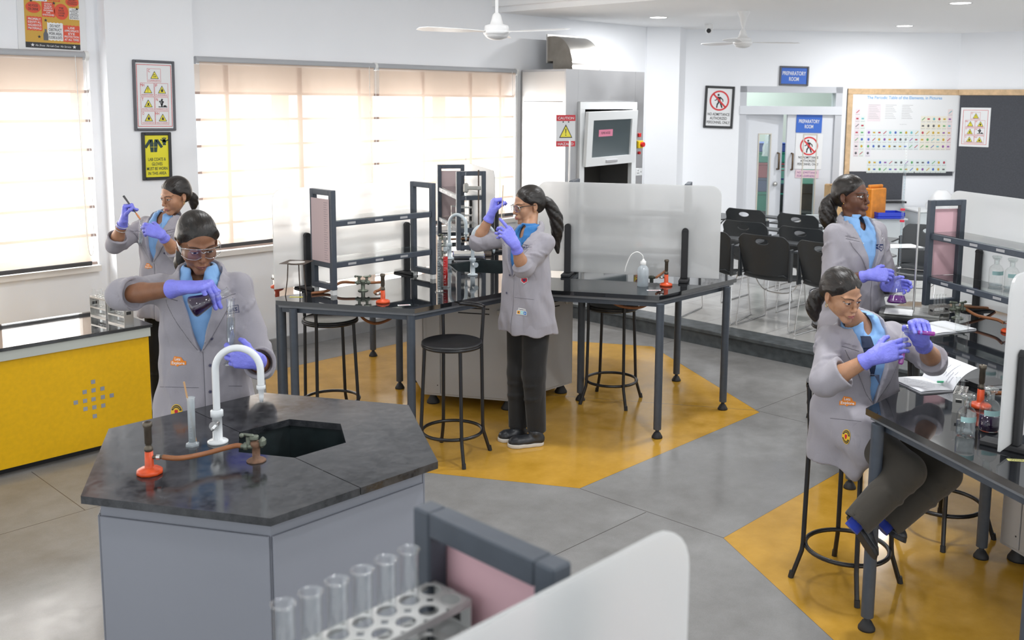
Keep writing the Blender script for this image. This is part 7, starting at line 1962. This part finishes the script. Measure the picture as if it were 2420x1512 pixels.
br = thing('brush', 'dark handled brush with orange tip held over the test tube by the pillar', 'brush', ba, 0); iv = Vector(ba)
m = MB(); d_ = bb__ - ba; m.tube([d_ * .25, d_ * .5, d_ * .8, d_], [.003, .0045, .006, .007], 10, mat('dark grey handle', (.06, .06, .065), .4)); m.build('handle', br)
m = MB(); m.tube([d_ * -.02, d_ * .1, d_ * .26], [.004, .006, .0045], 10, mat('orange bristle', (.62, .25, .10), .7)); m.build('bristle_tip', br)
wb = G2['RW'].inverted()
m = MB(); c_ = px3(290, 530, 6.04); ax_ = (px3(293, 519, 6.02) - px3(272, 578, 6.14)).normalized(); u_ = ax_.orthogonal().normalized(); v_ = ax_.cross(u_)
for k in range(2): m.tube([wb @ (c_ - ax_ * .035 * k + (u_ * math.cos(2 * PI * i / 20) + v_ * math.sin(2 * PI * i / 20)) * .036) for i in range(20)], .0022, 6, STEEL, closed=True)
m.build('bangle', G2['root'])
# ---- middle: looks at a beaker and rod
f3 = camdir(-.72, 0, -.68); b3p = ground(px3(1245, 800, 6.04)); y3 = yaw_of(f3)
w_r = px3(1162, 504, 6.05); w_l = px3(1217, 577, 5.66)
gl = atz(1262, 1043, 0); hipz = .84
RL = Matrix.Translation(b3p) @ Matrix.Rotation(y3, 4, 'Z')
aL, aR = px3(1268, 1012, 6.04), px3(1224, 1005, 6.13)
legs3 = [[RL @ Vector((.075, .015, .84)), px3(1262, 885, 6.0), Vector((aL.x, aL.y, .09))], [RL @ Vector((-.075, .015, .84)), px3(1226, 880, 6.1), Vector((aR.x, aR.y, .09))]]
G3 = person('person with clear framed glasses and long ponytail standing in black trousers at the middle bench', b3p, y3, .97,
    dict(pos=px3(1247, 484, 6.04), rot=head_rot(camdir(-.88, -.16, -.46), 0)),
    {-1: dict(elbow=px3(1128, 574, 6.12), wrist=w_r, cuff=.10, w=1.0, hand=dict(d=camdir(.18, 1, 0), pn=camdir(.9, -.2, .35), ts=camdir(.5, .5, -.6), curls=(.9, 1.2, 1.3, 1.4, 1.45), spread=.02, s=.98)),
     1: dict(elbow=px3(1236, 634, 5.76), wrist=w_l, cuff=.12, w=1.05, hand=dict(d=camdir(-.62, .78, 0), pn=camdir(-.5, -.3, .8), ts=camdir(-.4, .8, .3), curls=(.35, (.15, .1, .1), .65, .85, .95), spread=.16, s=1.0))},
    (.44, .235, .14), LIPM, shirt=SHIRTD, legs=legs3, gaze=(.0, -.002), lid=.6, hs=.98, hair='part', tail=[(0, .098, .015, .024), (0, .145, -.02, .034), (.01, .178, -.11, .040), (.01, .178, -.20, .036), (.0, .165, -.29, .022), (.01, .16, -.35, .007)], hair_part=0, hem=.715, fine=.0025, vz=1.07, vx=.01)
shoe(G3, Vector((atz(1284, 1050, 0).x, atz(1284, 1050, 0).y, 0)), atz(1198, 1056, 0), SOLEW); shoe(G3, atz(1243, 1034, 0), atz(1177, 1043, 0), SOLEW)
earring(G3, 1, False)
m = MB(); FRM = thin_glass('clear spectacle rim', (.80, .82, .84), 2.0, .05, .28); DKT = mat('brown temple', (.05, .03, .02), .35)
for s_ in (1, -1):
    c = (s_ * .033, -.092, -.003)
    pts = [(c[0] + .027 * math.copysign(abs(math.cos(t)) ** .6, math.cos(t)), c[1] + abs(c[0] + .027 * math.cos(t)) * .22 - .008, c[2] + .020 * math.copysign(abs(math.sin(t)) ** .6, math.sin(t))) for t in np.linspace(0, 2 * PI, 28, endpoint=False)]
    m.tube(pts, .0022, 6, FRM, closed=True)
    m.add([(p[0], p[1], p[2]) for p in pts], [tuple(range(28))], MATS['goggle lens'])
    m.tube([(s_ * .061, -.086, .008), (s_ * .072, -.065, .010), (s_ * .080, -.01, .006), (s_ * .081, .015, .002)], .0026, 6, DKT)
m.tube([(-.006, -.098, .004), (.006, -.098, .004)], .0024, 6, FRM); head_mesh(G3, 'spectacles', m)
patch(G3, 1240, 584, art_name("RaK's", .055, .030))
def art_shield(m):
    a = .022; m.poly([(-a, a * .7), (a, a * .7), (a, -a * .3), (0, -a), (-a, -a * .3)], PWH, 0); m.poly([(-a * .85, a * .58), (a * .85, a * .58), (a * .85, -a * .25), (0, -a * .82), (-a * .85, -a * .25)], BADR, -.0005); m.poly([(-a * .5, a * .3), (a * .5, a * .3), (a * .4, -a * .1), (0, -a * .4), (-a * .4, -a * .1)], NAVY, -.0009)
def art_chem(m):
    a = .036; m.poly([(-a * 1.0, -a * .55), (a * 1.0, -a * .55), (a * 1.0, a * .12), (a * .78, a * .14), (a * .72, a * .5), (-a * .72, a * .55), (-a * .8, a * .14), (-a * 1.0, a * .12)], PWH, 0)
    m.text('Chemistry is', 0, a * .22, a * .24, NAVY, -.0005, a * 1.35, .02)
    for i, c in enumerate(((.70, .32, .03), (.30, .66, .68), (.05, .20, .55))):
        x = (i - 1) * a * .62; m.rect(x - a * .28, -a * .46, x + a * .28, a * .08, mat('chem tile %d' % i, c, .7), -.0005); m.text('ABC'[i] if False else ('A', 'B', 'C')[i], x, -a * .36, a * .34, NAVY if i != 1 else PWH, -.0009) if False else m.disc(x, -a * .2, a * .12, PWH if i else NAVY, -.0009, 8)
patch(G3, 1239, 662, art_shield); patch(G3, 1234, 736, art_chem); button(G3, 1205, 650); button(G3, 1198, 692)
seam(G3, [(1213, 702), (1262, 708)])
r0, r1 = px3(1184, 545, 5.72), px3(1189, 438, 5.84); m = MB(); m.cyl(r0, r1, .0028, n=8, m=mat('thin wooden rod', (.5, .38, .25), .5)); tag(m.build('stirring_rod'), 'thin rod the girl in glasses lowers into a small beaker', 'rod')
v0, v1 = px3(1185, 545, 5.72), px3(1187, 498, 5.72)
test_tube((0, 0, 0), 'small glass tube the girl in glasses holds at eye level', .0125, (v1 - v0).length, None, None, None, axis_matrix(v0, v1))
# ---- right: stands with a conical flask under the burette
f4 = camdir(.42, 0, -.9); b4p = ground(px3(2018, 650, 5.76)); y4 = yaw_of(f4)
w_r = px3(2058, 649, 5.47); w_l = px3(2093, 676, 5.60)
G4 = person('person standing with a flask of purple liquid under the burette, looking away to the right', b4p, y4, 1.04,
    dict(pos=px3(2014, 463, 5.74), rot=head_rot(camdir(.66, .03, -.75), 0)),
    {-1: dict(elbow=px3(1966, 672, 5.62), wrist=w_r, cuff=.36, w=1.08, hand=dict(d=camdir(1, -.02, .0), pn=camdir(.1, -.45, .9), ts=camdir(.2, 1, .2), curls=(.45, .40, .5, .6, .65), spread=.05, s=1.0)),
     1: dict(elbow=px3(2098, 672, 5.86), wrist=w_l, cuff=.42, w=1.08, hand=dict(d=camdir(.95, .10, -.25), pn=camdir(.2, -.1, -1), ts=camdir(-.3, 1, 0), curls=(.5, .55, .62, .70, .75), spread=.02, s=1.0))},
    (.125, .052, .029), (.17, .065, .06), legs=stand_legs(b4p, y4, 1.04), gaze=(.0035, .0015), lid=1.12, hs=1.03, tail=[(0, .098, .0, .028), (-.02, .135, -.05, .044), (-.03, .135, -.13, .046), (-.03, .12, -.20, .024)], hair_part=.004, hem=.70, fine=.0026, vz=1.06)
feet(G4, b4p, y4); earring(G4, -1, False)
def art_crest(m):
    a = .020; m.poly([(-a, a), (a, a), (a * .9, -a * .3), (0, -a * 1.1), (-a * .9, -a * .3)], NAVY, 0); m.poly([(-a * .82, a * .55), (a * .82, a * .55), (a * .72, -a * .22), (0, -a * .85), (-a * .72, -a * .22)], COAT, -.0004); m.text('RaK', 0, -a * .2, a * .5, NAVY, -.0008, a * 1.2, .02)
patch(G4, 2082, 585, art_crest)
for y_ in (575, 602): patch(G4, 2040, y_, lambda m: m.disc(0, 0, .005, mat('shirt button', (.45, .62, .82), .4), 0, 12), .002, 'shirt', 'button')
fb = px3(2119, 717, 5.42); fm = px3(2121, 655, 5.42)
vessel('conical_flask', 'upright conical flask of bright purple liquid held under the tall burette', 'flask', (0, 0, 0), flask_prof(.052, (fm - fb).length), .045, PUR, None, axis_matrix(fb, fm), None, 30)
# ---- seated girl at the right bench
f5 = Vector((-.56, -.83, 0)).normalized(); b5p = (3.92, 1.83, 0.0); y5 = yaw_of(f5)
kA, kB = px3(2228, 1118, 3.97), px3(2142, 1112, 3.84); aA, aB = px3(2104, 1232, 3.93), px3(2032, 1228, 3.82)
RL = Matrix.Translation(b5p) @ Matrix.Rotation(y5, 4, 'Z')
legs5 = [[RL @ Vector((.085, -.02, .775)), kA, aA], [RL @ Vector((-.085, -.02, .775)), kB, aB]]
w_r = px3(2066, 842, 3.90); w_l = px3(2176, 806, 3.96)
G5 = person('person seated on a stool at the right bench pouring pink liquid between two test tubes', b5p, y5, .965,
    dict(pos=px3(1990, 696, 4.06), rot=head_rot(camdir(.44, -.32, -.84), .05)),
    {-1: dict(elbow=px3(1948, 905, 4.02), wrist=w_r, cuff=.42, w=1.12, hand=dict(d=camdir(.95, .30, 0), pn=camdir(.1, -.45, .88), ts=camdir(.1, .9, .4), curls=(.5, .30, .36, .42, .5), spread=.10, s=1.0)),
     1: dict(elbow=px3(2208, 856, 4.12), wrist=w_l, cuff=.20, w=1.05, hand=dict(d=camdir(-.22, 1, -.10), pn=camdir(-.15, -.1, -1), ts=camdir(-1, .1, 0), curls=(.6, (1.35, 1.0, .4), (1.35, 1.0, .4), (1.4, 1.0, .4), (1.45, 1.0, .4)), spread=.06, s=1.0))},
    (.47, .25, .145), LIPM, trousers=TROUO, legs=legs5, gaze=(.0015, -.003), lid=.65, hs=.89, lean=(0, -.03), hair='part', tail=[(0, .098, -.035, .024), (-.02, .125, -.08, .034), (-.03, .118, -.14, .032), (-.02, .10, -.19, .012)], hair_part=.004, vz=1.02, hem=.74, seat=-.135, fine=.0022, torso=(1.0, 1.12))
for s_ in (-1,): earring(G5, s_)
up5 = camdir(-.75, .55, -.2)
shoe(G5, px3(2002, 1222, 3.86), px3(2050, 1338, 3.80), RUBBER, up=camdir(.85, .45, .2)); shoe(G5, px3(2068, 1240, 3.98), px3(2122, 1290, 3.92), RUBBER, up=camdir(.45, .85, .1))
inv5 = G5['inv']
for a_, k_ in ((aA, kA), (aB, kB)): d_ = (a_ - k_).normalized(); m = MB(); m.cyl(inv5 @ (a_ - d_ * .03), inv5 @ (a_ + d_ * .05), .032, .030, 16, SOCK); m.build('sock', G5['root'])
# tie
t_ = MB(); nkp = lambda x, y, z: (x, y, z)
zz = lambda q: q * .965 - .135
t_.add([(-.020, -.128 - .10 * .6, zz(1.285)), (.020, -.128 - .10 * .6, zz(1.285)), (.026, -.138 - .055, zz(1.235)), (-.026, -.138 - .055, zz(1.235)), (-.030, -.148 - .04, zz(1.02)), (.030, -.148 - .04, zz(1.02))], [(0, 1, 2, 3)], TIE)
def tie_art(m):
    m.poly([(-.024, .020), (.022, .020), (.030, -.030), (-.022, -.030)], TIE, -.004); m.poly([(-.020, -.030), (.026, -.030), (.034, -.10), (.020, -.19), (-.012, -.10)], TIE, -.002)
patch(G5, 2046, 806, tie_art, .004, 'shirt', 'tie')
patch(G5, 2003, 948, art_explore(.9)); patch(G5, 2000, 1032, art_badge(1.05)); seam(G5, [(1962, 988), (2036, 996)]); button(G5, 2070, 1008)
ta, tb_ = px3(2128, 862, 3.90), px3(2142, 778, 3.92); test_tube((0, 0, 0), 'upright test tube with pale pink liquid in the right hand of the seated girl', .0105, (tb_ - ta).length, .055, PNK, None, axis_matrix(ta, tb_))
ta, tb_ = px3(2211, 789, 3.86), px3(2136, 782, 3.88); test_tube((0, 0, 0), 'sideways test tube with pink liquid in the left hand of the seated girl', .0085, (tb_ - ta).length, .065, PNK, None, axis_matrix(ta, tb_))
